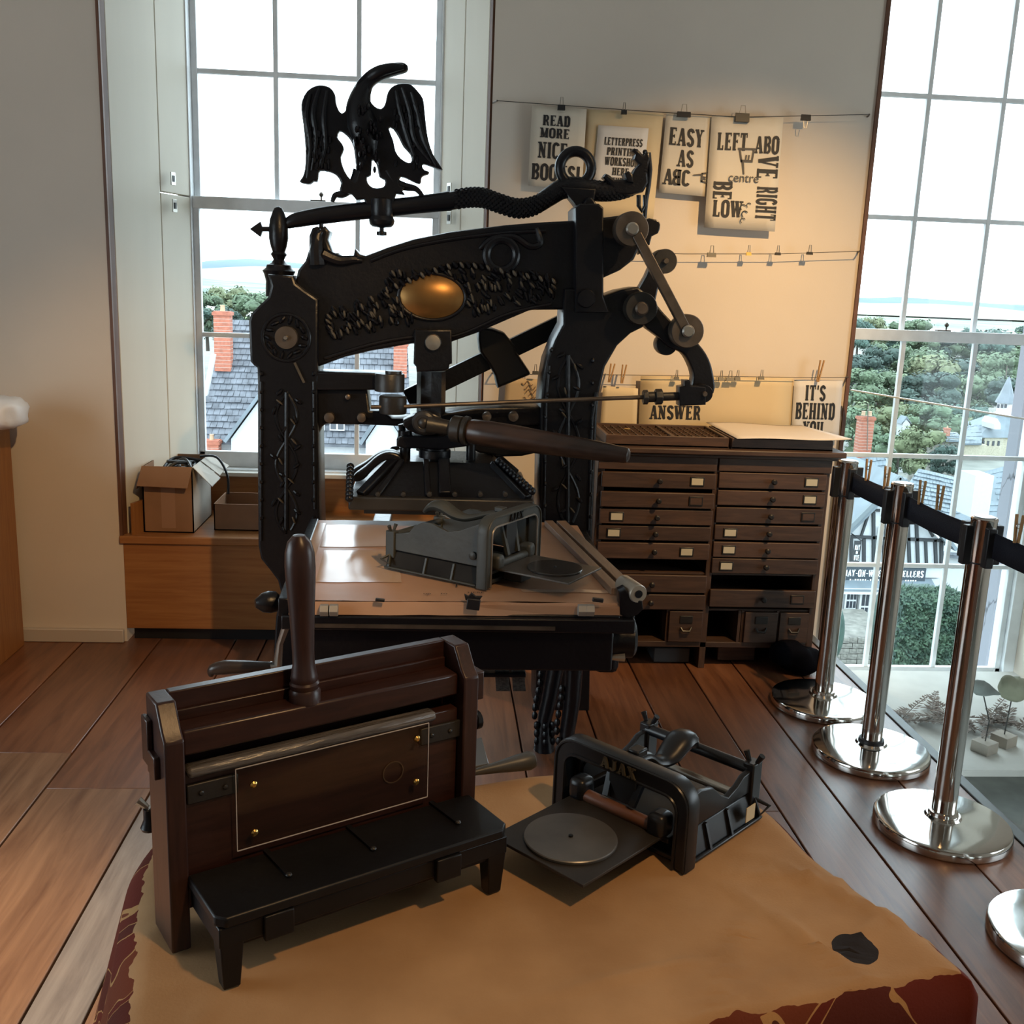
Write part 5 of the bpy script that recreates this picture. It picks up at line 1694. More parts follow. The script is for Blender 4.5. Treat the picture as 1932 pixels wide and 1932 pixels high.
# acrylic caption plate with brass screws, printed lines
ap = lb('acrylic_plate', (0.052, 0.109, 0.132), (0.372, 0.114, 0.262), ACRYL, bevel=0.0005)
b = MB()
for a, c in (((0.052, 0.1085, 0.132), (0.372, 0.1085, 0.132)), ((0.052, 0.1085, 0.262), (0.372, 0.1085, 0.262)), ((0.052, 0.1085, 0.132), (0.052, 0.1085, 0.262)), ((0.372, 0.1085, 0.132), (0.372, 0.1085, 0.262))):
    b.bar(a, c, 0.0012, 0.0012, (0, 1, 0))
b.build('plate_edge', mat('frosted_acrylic_edge', (0.5, 0.45, 0.42), 0.4), ap, local=True)
for x, z in ((0.078, 0.232), (0.35, 0.24), (0.078, 0.155), (0.35, 0.165)):
    MB().lathe([(0.0055, 0), (0.0055, 0.003), (0.003, 0.005)], (x, 0.109, z), 14, (0, -1, 0)).build('brass_screw', BRASSY, ap, local=True)
b = MB()
for k in range(24):
    b.bar((0.315 + 0.018 * math.cos(k * 0.262), 0.1205, 0.185 + 0.018 * math.sin(k * 0.262)), (0.315 + 0.018 * math.cos(k * 0.262 + 0.27), 0.1205, 0.185 + 0.018 * math.sin(k * 0.262 + 0.27)), 0.002, 0.001, (0, 1, 0))
b.build('carved_ring', mat('faint_gilt_transfer', (0.09, 0.05, 0.025), 0.5), wp, local=True)
# turned handle
hx, hy = 0.185, 0.145
prof = [(0.024, 0.328), (0.024, 0.345), (0.021, 0.35), (0.0225, 0.354), (0.0225, 0.358), (0.0195, 0.361), (0.021, 0.366), (0.0195, 0.372), (0.0165, 0.39), (0.0165, 0.41), (0.0175, 0.44), (0.0195, 0.48), (0.0215, 0.515), (0.0225, 0.54), (0.0215, 0.562), (0.0175, 0.578), (0.009, 0.588), (0.001, 0.59)]
h = MB().lathe(prof, (hx, hy, 0), 26, (-0.03, 0, 1)).build('turned_handle', MAHOGV, wp, local=True)

# ------------------------------------------------------------------ the two small proof presses
GREYIRON = mat('worn_grey_green_paint', (0.036, 0.038, 0.034), 0.5, 0.0, 0.5, var=0.3, scale=10, bump=0.1, bscale=40)
EDGEW = mat('rubbed_bare_edges', (0.22, 0.2, 0.18), 0.4, 0.5, var=0.3)
BLUEIRON = mat('black_enamel', (0.009, 0.0095, 0.012), 0.34, 0.0, 0.4, var=0.3, scale=9)
PLATEM = mat('tarnished_ink_plate', (0.035, 0.03, 0.026), 0.5, 0.4, var=0.6, scale=7)
DISCM = mat('grey_ink_disc', (0.15, 0.147, 0.143), 0.38, 0.6, var=0.3, scale=9)
ROLLM = mat('brown_rubber_roller', (0.13, 0.055, 0.03), 0.4)


def proof_press(loc, rz, Wd, L, Hh, body, label, plate_len, disc_m, name='small_proof_press', tall=False):
    root = empty(name, loc, rz, label, 'proof press')
    bl = lambda nm, a, c, m=body, par=None, bv=0.003: MB().mm(a, c).build(nm, m, par or root, bevel=bv, local=True)
    w = Wd / 2
    # base tray with flared ribbed sides
    bl('base', (-w + 0.02, 0.0, 0.0), (w - 0.02, L, 0.012))
    for s in (-1, 1):
        prof = [(s * w, 0.0), (s * (w - 0.012), 0.0), (s * (w - 0.03), 0.052), (s * (w - 0.016), 0.052)]
        sd = MB().prism([(x, 0.012, z) for x, z in prof], (0, L - 0.014, 0)).build('base_side', mat('painted_base_shade', (0.016, 0.015, 0.014), 0.7, 0, 0.12, var=0.4) if tall else body, root, bevel=0.003, local=True)  # shade put into the colour: tilted sides catch too much window light
        bl('base_flange', (min(s * w, s * (w + 0.006)), 0.02, 0.0), (max(s * w, s * (w + 0.006)), L, 0.007), body, sd)
        for t in (0.3, 0.58, 0.95):
            MB().prism([(s * (w + 0.006), t * L, 0.002), (s * (w - 0.01), t * L, 0.05), (s * (w - 0.02), t * L, 0.05), (s * (w - 0.006), t * L, 0.002)], (0, 0.006, 0)).build('base_rib', body, sd, local=True)
    # arch
    r_ = 0.045
    ow, oh, th = w + 0.012, Hh, 0.03

    def arch(ww, hh, rad):
        p = [(-ww, 0.0)]
        for a in range(180, 89, -15):
            p.append((-ww + rad + rad * math.cos(R(a)), hh - rad + rad * math.sin(R(a))))
        for a in range(90, -1, -15):
            p.append((ww - rad + rad * math.cos(R(a)), hh - rad + rad * math.sin(R(a))))
        return p + [(ww, 0.0)]

    lo = arch(ow, oh, r_) + [(x, z) for x, z in reversed(arch(ow - th * 0.85, oh - th * 1.05, r_ * 0.55))]
    me = flat_mesh([lo], 0.034, 0.004, 'arch')
    me.transform(Matrix.Translation((0, 0.0, 0)) @ M_XZ)
    finish(me, 40)
    ar = link('arch', me, body, root, local=True)
    rimpts = [Vector((x, -0.018, z)) for x, z in arch(ow - 0.004, oh - 0.004, r_ * 0.95)]
    MB().tube(rimpts, 0.003, 6).build('arch_rim', body, ar, local=True)
    MB().tube([Vector((x, -0.018, z)) for x, z in arch(ow - th * 0.82, oh - th * 1.0, r_ * 0.58)], 0.003, 6).build('arch_rim', EDGEW if body is GREYIRON else body, ar, local=True)
    vs, fs = slab('AJAX', 0.02, 0.075, gap=0.12)
    lt_ = MB()
    lt_.add([(x, -0.0205, oh - 0.026 + z) for x, z in vs], fs)
    lo_ = lt_.build('raised_lettering', mat('worn_letter_edges', (0.1, 0.085, 0.06), 0.4, 0.4) if body is not GREYIRON else IRON, ar, smooth=0, local=True)
    sm = lo_.modifiers.new('thick', 'SOLIDIFY')
    sm.thickness, sm.offset = 0.004, 0
    # upper carriage cheeks with scalloped tops
    for s in (-1, 1):
        xo = s * (w - 0.018)
        pts = [(0.015, 0.055), (L - 0.02, 0.055), (L - 0.005, 0.075), (L - 0.01, 0.1), (L - 0.05, 0.095), (L * 0.72, 0.082), (L * 0.6, 0.072), (L * 0.5, 0.085), (L * 0.38, 0.11), (L * 0.22, 0.12), (0.1 * L, 0.115), (0.015, 0.13)]
        if tall:
            pts = [(0.015, 0.055), (L - 0.02, 0.055), (L - 0.005, 0.075), (L - 0.01, 0.105), (L * 0.86, 0.108), (L * 0.78, 0.115), (L * 0.72, 0.14), (L * 0.64, 0.153), (L * 0.54, 0.155), (L * 0.46, 0.147), (L * 0.38, 0.14), (L * 0.26, 0.15), (0.015, Hh - 0.02)]
        me = flat_mesh([[(y, z) for y, z in pts]], 0.012, 0.002, 'cheek')
        me.transform(Matrix.Translation((xo, 0, 0)) @ Matrix(((0, 0, 1, 0), (1, 0, 0, 0), (0, 1, 0, 0), (0, 0, 0, 1))))
        finish(me, 40)
        ck = link('carriage_cheek', me, body, root, local=True)
        MB().lathe([(0.012, -0.012), (0.012, 0.012), (0.006, 0.015)], (xo, 0.12 * L, 0.085), 16, (s, 0, 0)).build('pivot_bolt', body, ck, local=True)
        # screw posts at the rear, with thumb-screws
        for yy in (L - 0.012,):
            p_ = bl('screw_post', (xo - 0.012, yy - 0.016, 0.03), (xo + 0.012, yy + 0.016, 0.112), body)
            for dx in (-0.007, 0.008):
                MB().tube([(xo + dx, yy, 0.11), (xo + dx * 2.2, yy, 0.128)], [0.004, 0.006], 8).build('thumb_screw', body, p_, local=True)
            MB().tube([(xo + s * 0.01, yy, 0.04), (xo + s * 0.035, yy + 0.012, 0.03), (xo + s * 0.03, yy - 0.012, 0.018), (xo + s * 0.01, yy, 0.04)], 0.004, 7).build('wing_lever', body, p_, local=True)
        # front jaw blocks
        me_ = MB().mm((s * 0.062 - 0.018 + s * 0.025, -0.03, 0.045), (s * 0.062 + 0.018 + s * 0.025, 0.012, 0.09)).build('jaw_block', body, root, bevel=0.012, local=True, segs=3)
    # cross rollers
    MB().cyl((-w + 0.02, L - 0.018, 0.098), (w - 0.02, L - 0.018, 0.098), 0.011).build('rear_roller', body, root, local=True)
    MB().cyl((-0.075, -0.012, 0.058), (0.075, -0.012, 0.058), 0.012).build('front_roller', ROLLM if body is not GREYIRON else body, root, local=True)
    for yy, zz in ((L * 0.45, 0.075), (L * 0.7, 0.07)):
        MB().cyl((-w + 0.02, yy, zz), (w - 0.02, yy, zz), 0.008).build('cross_rod', BRIGHT if body is not GREYIRON else body, root, local=True)
    # lever frame: two straps falling to the jaws and the long hump-backed handle
    for x in (-0.035, 0.035):
        MB().bar((x, 0.012, Hh - 0.03), (x * 0.8, -0.012, 0.075), 0.012, 0.01, (0, 1, 0)).build('lever_strap', body, root, local=True)
    bl('lever_block', (-0.03, -0.006, 0.07), (0.03, 0.004, Hh - 0.03), mat('black_recess', (0.006, 0.006, 0.007), 0.5))
    cl_ = [(0.02, Hh - 0.012), (0.06, Hh - 0.014), (L * 0.36, Hh - 0.035), (L * 0.46, Hh - 0.042), (L * 0.56, Hh - 0.036), (L * 0.68, Hh - 0.02), (L * 0.78, Hh - 0.022), (L * 0.88, Hh - 0.045)]
    cps = catmull([Vector((0.0, y, z - 0.006)) for y, z in cl_], 5)
    rads = lerp_list([0.008, 0.009, 0.01, 0.012, 0.016, 0.018, 0.016, 0.006], len(cps))
    MB().tube(cps, rads, 12, 1.6).build('lever_handle', body, root, local=True)
    bl('lever_crest', (-0.012, 0.02, Hh - 0.012), (0.012, 0.05, Hh + 0.003))
    # sole plate for the type bed and paper tag
    bl('type_bed', (-w + 0.035, 0.0, 0.028), (w - 0.035, L - 0.03, 0.04), body)
    # ink plate and disc in front
    ipl = bl('ink_plate', (-0.1, -plate_len - 0.05, 0.046), (0.1, -0.0, 0.0515), mat('grey_ink_plate', (0.11, 0.1, 0.09), 0.35, 0.5, var=0.4, scale=7) if tall else PLATEM, None, 0.001)
    yc = -plate_len / 2 - 0.052
    dk = MB().lathe([(0.078, 0.0515), (0.079, 0.053), (0.079, 0.0565), (0.0775, 0.058)], (0.0, yc, 0), 48).build('ink_disc', disc_m, ipl, local=True)
    MB().lathe([(0.004, 0.058), (0.004, 0.0605), (0.002, 0.0615)], (0.0, yc, 0), 12).build('disc_pin', IRON, dk, local=True)
    bl('plate_support', (-0.03, -0.06, 0.0), (0.03, 0.0, 0.046), body)
    return root


dl, dr = atZ(1058, 1525, CT), atZ(1295, 1640, CT)
dc = dl.lerp(dr, 0.5)
dark = proof_press((dc.x, dc.y, CT), math.atan2(dr.y - dl.y, dr.x - dl.x), 0.272, 0.25, 0.158, BLUEIRON, 'black small proof press with arched frame standing on the tan tablecloth', 0.18, DISCM)
MB().mm((0.142, 0.185, 0.016), (0.1435, 0.215, 0.045)).build('paper_tag', mat('cream_tag', (0.55, 0.45, 0.28), 0.8), dark, local=True)
gl_ = atZ(920, 1112, BZ + 0.005)
gr = R(55)
gcx = gl_ + Vector((math.cos(gr), math.sin(gr), 0)) * 0.137
proof_press((gcx.x - 0.012, gcx.y + 0.01, BZ + 0.006), gr, 0.28, 0.345, 0.203, GREYIRON, 'grey small proof press standing on the bed of the iron hand press', 0.2, mat('dark_glossy_ink_disc', (0.06, 0.055, 0.05), 0.22, 0.5, var=0.3), tall=True)

# ------------------------------------------------------------------ metal lever tool half hidden behind the wooden press
tl = empty('bench_lever_tool', atZ(800, 1500, CT), 0, 'grey metal lever tool with a rounded handle behind the wooden press', 'hand tool')
pts = [atZ(868, 1418, CT) + Vector((0, 0, 0.0)), atZ(908, 1405, CT), atZ(922, 1455, CT), atZ(862, 1468, CT)]
MB().prism([Vector((p.x, p.y, CT + 0.006)) for p in pts], (0, 0, 0.012)).build('base_plate', mat('pale_grey_steel_plate', (0.2, 0.21, 0.22), 0.3, 0.6), tl, bevel=0.002)
h0, h1 = atZ(872, 1462, CT + 0.02), atZ(1012, 1432, CT + 0.035)
hp = [h0.lerp(h1, t) for t in (0, 0.2, 0.5, 0.75, 0.9, 0.97, 1.0)]
MB().tube(hp, [0.006, 0.007, 0.012, 0.017, 0.019, 0.015, 0.004], 14).build('lever_handle', mat('dark_grey_handle', (0.06, 0.06, 0.058), 0.4), tl)
MB().lathe([(0.016, -0.01), (0.02, 0), (0.02, 0.022), (0.012, 0.03)], Vector((h0.x - 0.005, h0.y, CT + 0.017)), 16).build('lever_hub', IRON2, tl)
# clamp lever showing past the left cheek
cc0 = atZ(282, 1545, CT + 0.02)
ct = empty('small_clamp', (cc0.x, cc0.y, CT), 0, 'small black clamp with wing nut on the cloth left of the wooden press', 'clamp')
MB().lathe([(0.014, 0), (0.016, 0.005), (0.01, 0.02), (0.01, 0.04)], (cc0.x, cc0.y, CT), 14).build('clamp_foot', IRON, ct)
MB().tube([(cc0.x - 0.018, cc0.y, CT + 0.055), (cc0.x, cc0.y, CT + 0.04), (cc0.x + 0.018, cc0.y, CT + 0.055)], [0.008, 0.005, 0.008], 8).build('wing_nut', BRIGHT, ct)
MB().mm((cc0.x - 0.004, cc0.y + 0.0, CT), (cc0.x + 0.03, cc0.y + 0.04, CT + 0.03)).build('clamp_body', IRON, ct, bevel=0.004)
# ------------------------------------------------------------------ barrier posts with belts
ST = [(1.572, 3.745), (1.580, 3.298), (1.592, 2.786), (1.655, 2.215)]
SLAB = ['furthest polished barrier post beside the type cabinet', 'second polished barrier post from the type cabinet', 'third polished barrier post, the nearest one seen in full', 'nearest barrier post of which only the round base shows']
BELT = mat('navy_black_webbing', (0.008, 0.009, 0.016), 0.8, 0, 0.3, bump=0.2, bscale=300)
for i, (x, y) in enumerate(ST):
    st = empty('barrier_post', (x, y, 0), 0, SLAB[i], 'barrier post', 'polished barrier posts along the floor edge')
    MB().lathe([(0.198, 0.0), (0.203, 0.006), (0.203, 0.028), (0.199, 0.034), (0.19, 0.0365), (0.14, 0.041), (0.08, 0.0455), (0.055, 0.048), (0.05, 0.056)], (x, y, 0), 64).build('base', CHROME, st)
    MB().lathe([(0.045, 0.055), (0.043, 0.066), (0.036, 0.068)], (x, y, 0), 32).build('collar', BLACK if i == 1 else CHROME, st)
    MB().lathe([(0.0355, 0.06), (0.0355, 0.86)], (x, y, 0), 40).build('pole', CHROME, st)
    MB().lathe([(0.0345, 0.86), (0.0345, 0.955)], (x, y, 0), 40).build('cassette', BLACK, st)
    MB().lathe([(0.0365, 0.865), (0.0365, 0.985), (0.0375, 0.987), (0.0375, 0.992), (0.034, 0.996)], (x, y, 0), 40).build('head', CHROME, st)
    hd = MB().lathe([(0.031, 0.9965), (0.029, 0.998)], (x, y, 0), 32).build('cap', mat('brushed_cap', (0.5, 0.52, 0.54), 0.35, 0.9), st)
    for a in ((0, -1), (0, 1), (1, 0), (-1, 0)):
        if i == 0 and a in ((0, 1),):
            continue
        MB().mm((x + a[0] * 0.044 - 0.013, y + a[1] * 0.044 - 0.013, 0.855), (x + a[0] * 0.044 + 0.013, y + a[1] * 0.044 + 0.013, 0.972)).build('belt_socket', BLACK, st, bevel=0.003)
    if i < 3:
        x2, y2 = ST[i + 1]
        sag = 0.007

        def belt(u, v, x=x, y=y, x2=x2, y2=y2):
            s_ = 0.055 + u * (1 - 0.11)
            return Vector((x + (x2 - x) * s_, y + (y2 - y) * s_, 0.888 + 0.074 * v - sag * 4 * u * (1 - u)))

        bo = MB().grid(belt, 16, 3).build('belt', BELT, st)
        sm = bo.modifiers.new('thick', 'SOLIDIFY')
        sm.thickness, sm.offset = 0.003, 0
        MB().mm((x2 - 0.03, y2 + 0.045, 0.86), (x2 + 0.0, y2 + 0.075, 0.97)).build('belt_end', BLACK, st, bevel=0.004)
# slot box on the third post
x, y = ST[2]
for (px_, py_, i, nm) in ((1637, 893, 0, 'peg on the furthest belt next to its first post'), (1672, 908, 0, 'peg on the furthest belt next to the second post'), (1738, 936, 1, 'peg on the middle belt next to the second post'), (1772, 946, 1, 'peg on the middle belt next to the third post'), (1920, 1006, 2, 'peg on the nearest belt at the picture edge')):
    (ax, ay), (bx, by) = ST[i], ST[i + 1]
    # hit the vertical plane of the belt
    d = ray(px_, py_)
    nx, ny = by - ay, -(bx - ax)
    t = (ax * nx + ay * ny) / (d.x * nx + d.y * ny)
    h = d * t + Vector((0, 0, CAM_H))
    peg_root = empty('clothes_peg', h, 0, 'wooden clothes ' + nm, 'peg', 'clothes pegs on the barrier belts')
    for s in (-1, 1):
        MB().bar((h.x + s * 0.005, h.y, h.z - 0.028), (h.x + s * 0.004, h.y - 0.01 * s, h.z + 0.052), 0.006, 0.009, (0, 1, 0)).build('peg_leg', CLAY, peg_root, bevel=0.001)
    MB().torus((h.x, h.y, h.z + 0.02), 0.006, 0.0015, (0, 1, 0), 10, 5).build('spring', BRIGHT, peg_root)

# ------------------------------------------------------------------ glass screen on the lower side
ga = atY(1608, 737, 4.56)
gd = Vector((math.sin(R(15.6)), -math.cos(R(15.6)), 0))
gb = ga + gd * 1.25
LZG = -0.308
gs = empty('glass_screen', (ga.x, ga.y, -0.3), 0, 'clear glass screen with a bright top edge between the posts and the far window', 'glass screen')
nrm = Vector((gd.y, -gd.x, 0))
MB().prism([(ga.x, ga.y, LZG), (gb.x, gb.y, LZG), (gb.x, gb.y, ga.z), (ga.x, ga.y, ga.z)], nrm * 0.01).build('glass_sheet', SCREEN, gs, smooth=0)
MB().bar(Vector((ga.x, ga.y, ga.z + 0.003)) + nrm * 0.005, Vector((gb.x, gb.y, ga.z + 0.003)) + nrm * 0.005, 0.01, 0.006).build('polished_edge', mat('polished_glass_edge', (0.7, 0.8, 0.8), 0.15, 0, 0.8), gs)

# ------------------------------------------------------------------ window ledge display with carved birds
LZ = -0.31
ledge = MB().mm((1.93, 3.8, LZ - 0.03), (3.1, 4.935, LZ)).build('display_board', mat('pale_grey_board', (0.58, 0.55, 0.5), 0.8, var=0.08), bevel=0.002)
tag(ledge, 'pale board under the far window carrying the carved birds', 'board')
for x, y in ((2.0, 3.88), (3.0, 3.88), (2.0, 4.6), (3.0, 4.6)):
    MB().mm((x - 0.03, y - 0.03, -0.55), (x + 0.03, y + 0.03, LZ - 0.03)).build('leg', CARDIN, ledge)


def bird(px_body, px_block, m, label, big):
    c = atZ(*px_block, LZ)
    root = empty('carved_bird', (c.x, c.y, LZ), 0, label, 'carved bird', 'carved birds on wire legs')
    MB().box((c.x, c.y, LZ + 0.025), (0.08, 0.08, 0.05), (0, 0, 0.5)).build('block', mat('driftwood_block', (0.4, 0.34, 0.28), 0.8, var=0.15), root, bevel=0.002)
    bc = atY(*px_body, c.y)
    MB().tube([(c.x, c.y, LZ + 0.05), (c.x + 0.004, c.y, (LZ + bc.z) / 2), (bc.x, c.y, bc.z)], 0.003, 6).build('wire_leg', WIRE, root)
    if big:
        pts = [(0.12, 0, -0.012), (0.085, 0, 0.0), (0.05, 0, 0.008), (0.015, 0, 0.004), (-0.02, 0, 0.016), (-0.045, 0, 0.042), (-0.062, 0, 0.05)]
        rad = [0.004, 0.02, 0.044, 0.06, 0.056, 0.035, 0.006]
    else:
        pts = [(0.085, 0, -0.024), (0.055, 0, -0.014), (0.02, 0, -0.004), (-0.01, 0, 0.006), (-0.035, 0, 0.02), (-0.05, 0, 0.03)]
        rad = [0.003, 0.014, 0.03, 0.036, 0.026, 0.006]
    cp = catmull([bc + Vector(p) for p in pts], 4)
    MB().tube(cp, lerp_list(rad, len(cp)), 12, 0.75).build('bird_body', m, root)


bird((1853, 1300), (1856, 1418), mat('grey_driftwood', (0.22, 0.23, 0.21), 0.8, var=0.3), 'grey carved driftwood bird nearest the third barrier post', False)
bird((1912, 1302), (1892, 1405), mat('greenish_driftwood', (0.3, 0.29, 0.2), 0.8, var=0.3), 'bigger greenish carved bird at the picture edge', True)
FERN = mat('dried_fern_brown', (0.2, 0.15, 0.12), 0.9, var=0.3)
rr = random.Random(21)
for k, (px_, py_, spread, lab) in enumerate(((1738, 1348, 0.17, 'dried brown fern frond lying on the board by the window'), (1880, 1372, 0.1, 'dried fern sprig lying around the bird blocks'))):
    c = atZ(px_, py_, LZ)
    root = empty('dried_fern', (c.x, c.y, LZ), 0, lab, 'dried fern', 'dried ferns on the display board')
    lf = MB()
    for s in range(14 if k == 0 else 9):
        a = rr.uniform(0, 6.28)
        st_ = c + Vector((rr.uniform(-spread, spread), rr.uniform(-0.1, 0.1), 0.004))
        L = rr.uniform(0.14, 0.3)
        e_ = st_ + Vector((math.cos(a) * L, math.sin(a) * L, rr.uniform(0.01, 0.07)))
        MB().tube([st_, st_.lerp(e_, 0.5) + Vector((0, 0, 0.01)), e_], 0.002, 5).build('frond_stem', FERN, root)
        for i in range(14):
            p = st_.lerp(e_, i / 14) + Vector((0, 0, 0.006))
            for sd in (-1, 1):
                d = Vector((math.cos(a + sd * 1.1), math.sin(a + sd * 1.1), rr.uniform(-0.1, 0.5)))
                l = 0.05 * (1 - i / 18)
                w_ = Vector((-d.y, d.x, 0)) * 0.008
                lf.add([p, p + d * l * 0.5 + w_, p + d * l, p + d * l * 0.5 - w_], [(0, 1, 2, 3)])
    tag(lf.build('leaflets', FERN, root, smooth=0), kind='stuff')

# ------------------------------------------------------------------ cardboard boxes and acrylic stand on the window seat
SZ = ZS + 0.001


def open_box(p0, p1, hgt, label, flaps, name='cardboard_box'):
    """box footprint p0..p1 (x, y)"""
    (x0, y0), (x1, y1) = p0, p1
    root = empty(name, ((x0 + x1) / 2, (y0 + y1) / 2, SZ), 0, label, 'box')
    t = 0.005
    MB().mm((x0, y0, SZ), (x1, y1, SZ + t)).build('box_base', CARD, root)
    MB().mm((x0, y0, SZ), (x1, y0 + t, SZ + hgt)).build('box_side', CARD, root)
    MB().mm((x0, y1 - t, SZ), (x1, y1, SZ + hgt)).build('box_side', CARD, root)
    MB().mm((x0, y0, SZ), (x0 + t, y1, SZ + hgt)).build('box_side', CARD, root)
    MB().mm((x1 - t, y0, SZ), (x1, y1, SZ + hgt)).build('box_side', CARDIN if flaps else CARD, root)
    if flaps:
        z = SZ + hgt
        MB().prism([(x0 - 0.01, y0 - 0.05, z - 0.075), (x1 - 0.01, y0 - 0.055, z - 0.08), (x1, y0, z), (x0, y0, z)], (0, 0, 0.004)).build('flap', CARD, root)
        for ya, yb, dz in ((y0 + 0.01, y0 + 0.15, -0.07), (y0 + 0.17, y1 - 0.01, -0.05)):
            MB().prism([(x1, ya, z), (x1, yb, z), (x1 + 0.09, yb - 0.01, z + dz), (x1 + 0.085, ya - 0.02, z + dz - 0.01)], (0, 0, 0.004)).build('flap', CARDIN, root)
        MB().prism([(x0, y0, z), (x0, y1, z), (x0 - 0.03, y1, z - 0.09), (x0 - 0.03, y0, z - 0.1)], (0.004, 0, 0)).build('flap', CARD, root)
        MB().mm(((x0 + x1) / 2 - 0.03, y0 - 0.001, SZ + 0.02), ((x0 + x1) / 2 + 0.03, y0, SZ + hgt - 0.09)).build('tape_strip', mat('brown_tape', (0.3, 0.17, 0.1), 0.35), root)
    return root


bx0, bx1 = atY(272, 998, 4.46).x, atY(366, 998, 4.46).x
open_box((bx0, 4.46), (bx1, 4.82), 0.29, 'open cardboard box with raised flaps on the window seat', True)
b = MB()
cc = Vector(((bx0 + bx1) / 2 + 0.03, 4.64, SZ + 0.255))
for k in range(5):
    b.tube(catmull([cc + Vector((rr.uniform(-0.08, 0.08), rr.uniform(-0.12, 0.12), rr.uniform(-0.02, 0.04))) for j in range(4)], 5), 0.008, 7)
tag(b.build('black_cable', BLACK), 'black cable coiled in the open cardboard box', 'cable')
b = MB().tube(catmull([(bx1 - 0.02, 4.7, SZ + 0.3), (bx1 + 0.05, 4.72, SZ + 0.295), (bx1 + 0.1, 4.7, SZ + 0.22), (bx1 + 0.105, 4.69, SZ + 0.13)], 5), 0.006, 7)
tag(b.build('black_strap', BLACK), 'black strap hanging over the cardboard box flap', 'strap')
tag(MB().mm((bx0 + 0.02, 4.48, SZ + 0.008), (bx1 - 0.03, 4.78, SZ + 0.24)).build('wrapped_bundle', mat('white_tissue', (0.5, 0.48, 0.44), 0.8, var=0.2, bump=0.4, bscale=20), bevel=0.02), 'pale wrapped bundle inside the open cardboard box', 'bundle')
sx0, sx1 = atY(404, 995, 4.52).x, atY(500, 995, 4.52).x
open_box((sx0, 4.52), (sx1 + 0.1, 4.78), 0.12, 'low brown cardboard tray box on the seat beside the press column', False)
HOLDER = glass('hazy_acrylic', (0.88, 0.94, 0.93), 0.1, 0.1)
ga_, gb_ = atY(273, 870, 4.84), atY(336, 868, 4.84)
ast = empty('acrylic_stand', (ga_.x, 4.84, SZ), 0, 'clear upright acrylic holder behind the cardboard box', 'acrylic holder')
MB().mm((ga_.x, 4.84, SZ + 0.0), (gb_.x, 4.845, atY(300, 787, 4.84).z)).build('front_sheet', HOLDER, ast, smooth=0)
MB().mm((ga_.x, 4.868, SZ + 0.0), (gb_.x + 0.02, 4.873, atY(300, 785, 4.87).z)).build('back_sheet', HOLDER, ast, smooth=0)
MB().mm((ga_.x - 0.004, 4.84, SZ), (ga_.x, 4.873, atY(300, 787, 4.84).z)).build('edge', mat('green_glass_edge', (0.25, 0.36, 0.33), 0.2), ast)

# ------------------------------------------------------------------ cabinet at the left picture edge
CZ = atY(20, 803, 4.2).z
lc = empty('side_cabinet', (-2.4, 4.0, 0), 0, 'honey-coloured wooden cabinet cut by the left picture edge', 'cabinet')
xr = atZ(48, 1215, 0).x
MB().mm((-3.28, 3.3, 0.0), (xr - 0.02, 4.34, CZ - 0.03)).build('carcass', OAKV, lc, bevel=0.003)
MB().mm((xr - 0.02, 3.3, 0.0), (xr, 4.34, CZ - 0.03)).build('end_panel', OAKV, lc, bevel=0.003)
MB().mm((-3.28, 3.28, CZ - 0.03), (xr + 0.012, 4.34, CZ)).build('cabinet_top', OAK, lc, bevel=0.004)
wc = atY(4, 772, 4.12)


def bundle(u, v, c=Vector((wc.x - 0.02, 4.12, CZ + 0.062)), r=(0.1, 0.12, 0.062)):
    a, ph = 2 * math.pi * u, math.pi * v
    p = Vector((math.sin(ph) * math.cos(a), math.sin(ph) * math.sin(a), math.cos(ph)))
    p = Vector([math.copysign(abs(q) ** 0.6, q) for q in p])
    k = 1 + 0.12 * noise.noise(p * 2.5)
    return Vector((c.x + p.x * r[0] * k, c.y + p.y * r[1] * k, max(c.z + p.z * r[2] * k, CZ + 0.001)))


tag(MB().grid(bundle, 28, 16, True).build('white_bag', mat('white_plastic_bag', (0.75, 0.74, 0.74), 0.5, bump=0.4, bscale=12), smooth=80), 'crumpled white bag on top of the cabinet at the left edge', 'bag')
dk = atY(46, 787, 4.16)
tag(MB().ball((xr - 0.012, 4.28, CZ + 0.028), 0.028, (0.8, 1.2, 1), 14, 10).build('dark_ball', BLACK), 'small dark round object beside the white bag', 'ball')
# ------------------------------------------------------------------ outside the windows
GZ = -17.0
GRASS = mat('meadow_grass', (0.12, 0.2, 0.06), 0.9, var=0.3, scale=0.05)
FIELD = mat('pale_stubble_field', (0.26, 0.26, 0.2), 0.9, var=0.2, scale=0.01)
WOODS = mat('distant_woodland', (0.05, 0.09, 0.05), 0.9, var=0.5, scale=0.02)
BRICK = mat('red_brick', (0.3, 0.1, 0.06), 0.85, var=0.25, scale=6)
RENDER = mat('white_house_render', (0.42, 0.43, 0.44), 0.85, var=0.05)
SLATE = mat('grey_roof_slate', (0.13, 0.14, 0.16), 0.7, color2=(0.055, 0.06, 0.07), scale=2.2)
SLATEP = mat('pale_roof_slate', (0.12, 0.145, 0.165), 0.6, var=0.25, scale=1.0)
TIMBER = mat('black_frame_timber', (0.02, 0.022, 0.025), 0.7)
WINDARK = mat('dark_house_glass', (0.03, 0.035, 0.045), 0.15)
STONE = mat('grey_rubble_stone', (0.16, 0.15, 0.13), 0.9, var=0.4, scale=2.5, bump=0.5, bscale=3)
WHITEP = mat('white_shopfront_paint', (0.5, 0.5, 0.5), 0.6)
gr_ = MB().mm((-400, 5.6, GZ - 1), (500, 420, GZ)).build('ground', mat('street_ground', (0.16, 0.16, 0.14), 0.9, var=0.3, scale=0.3))
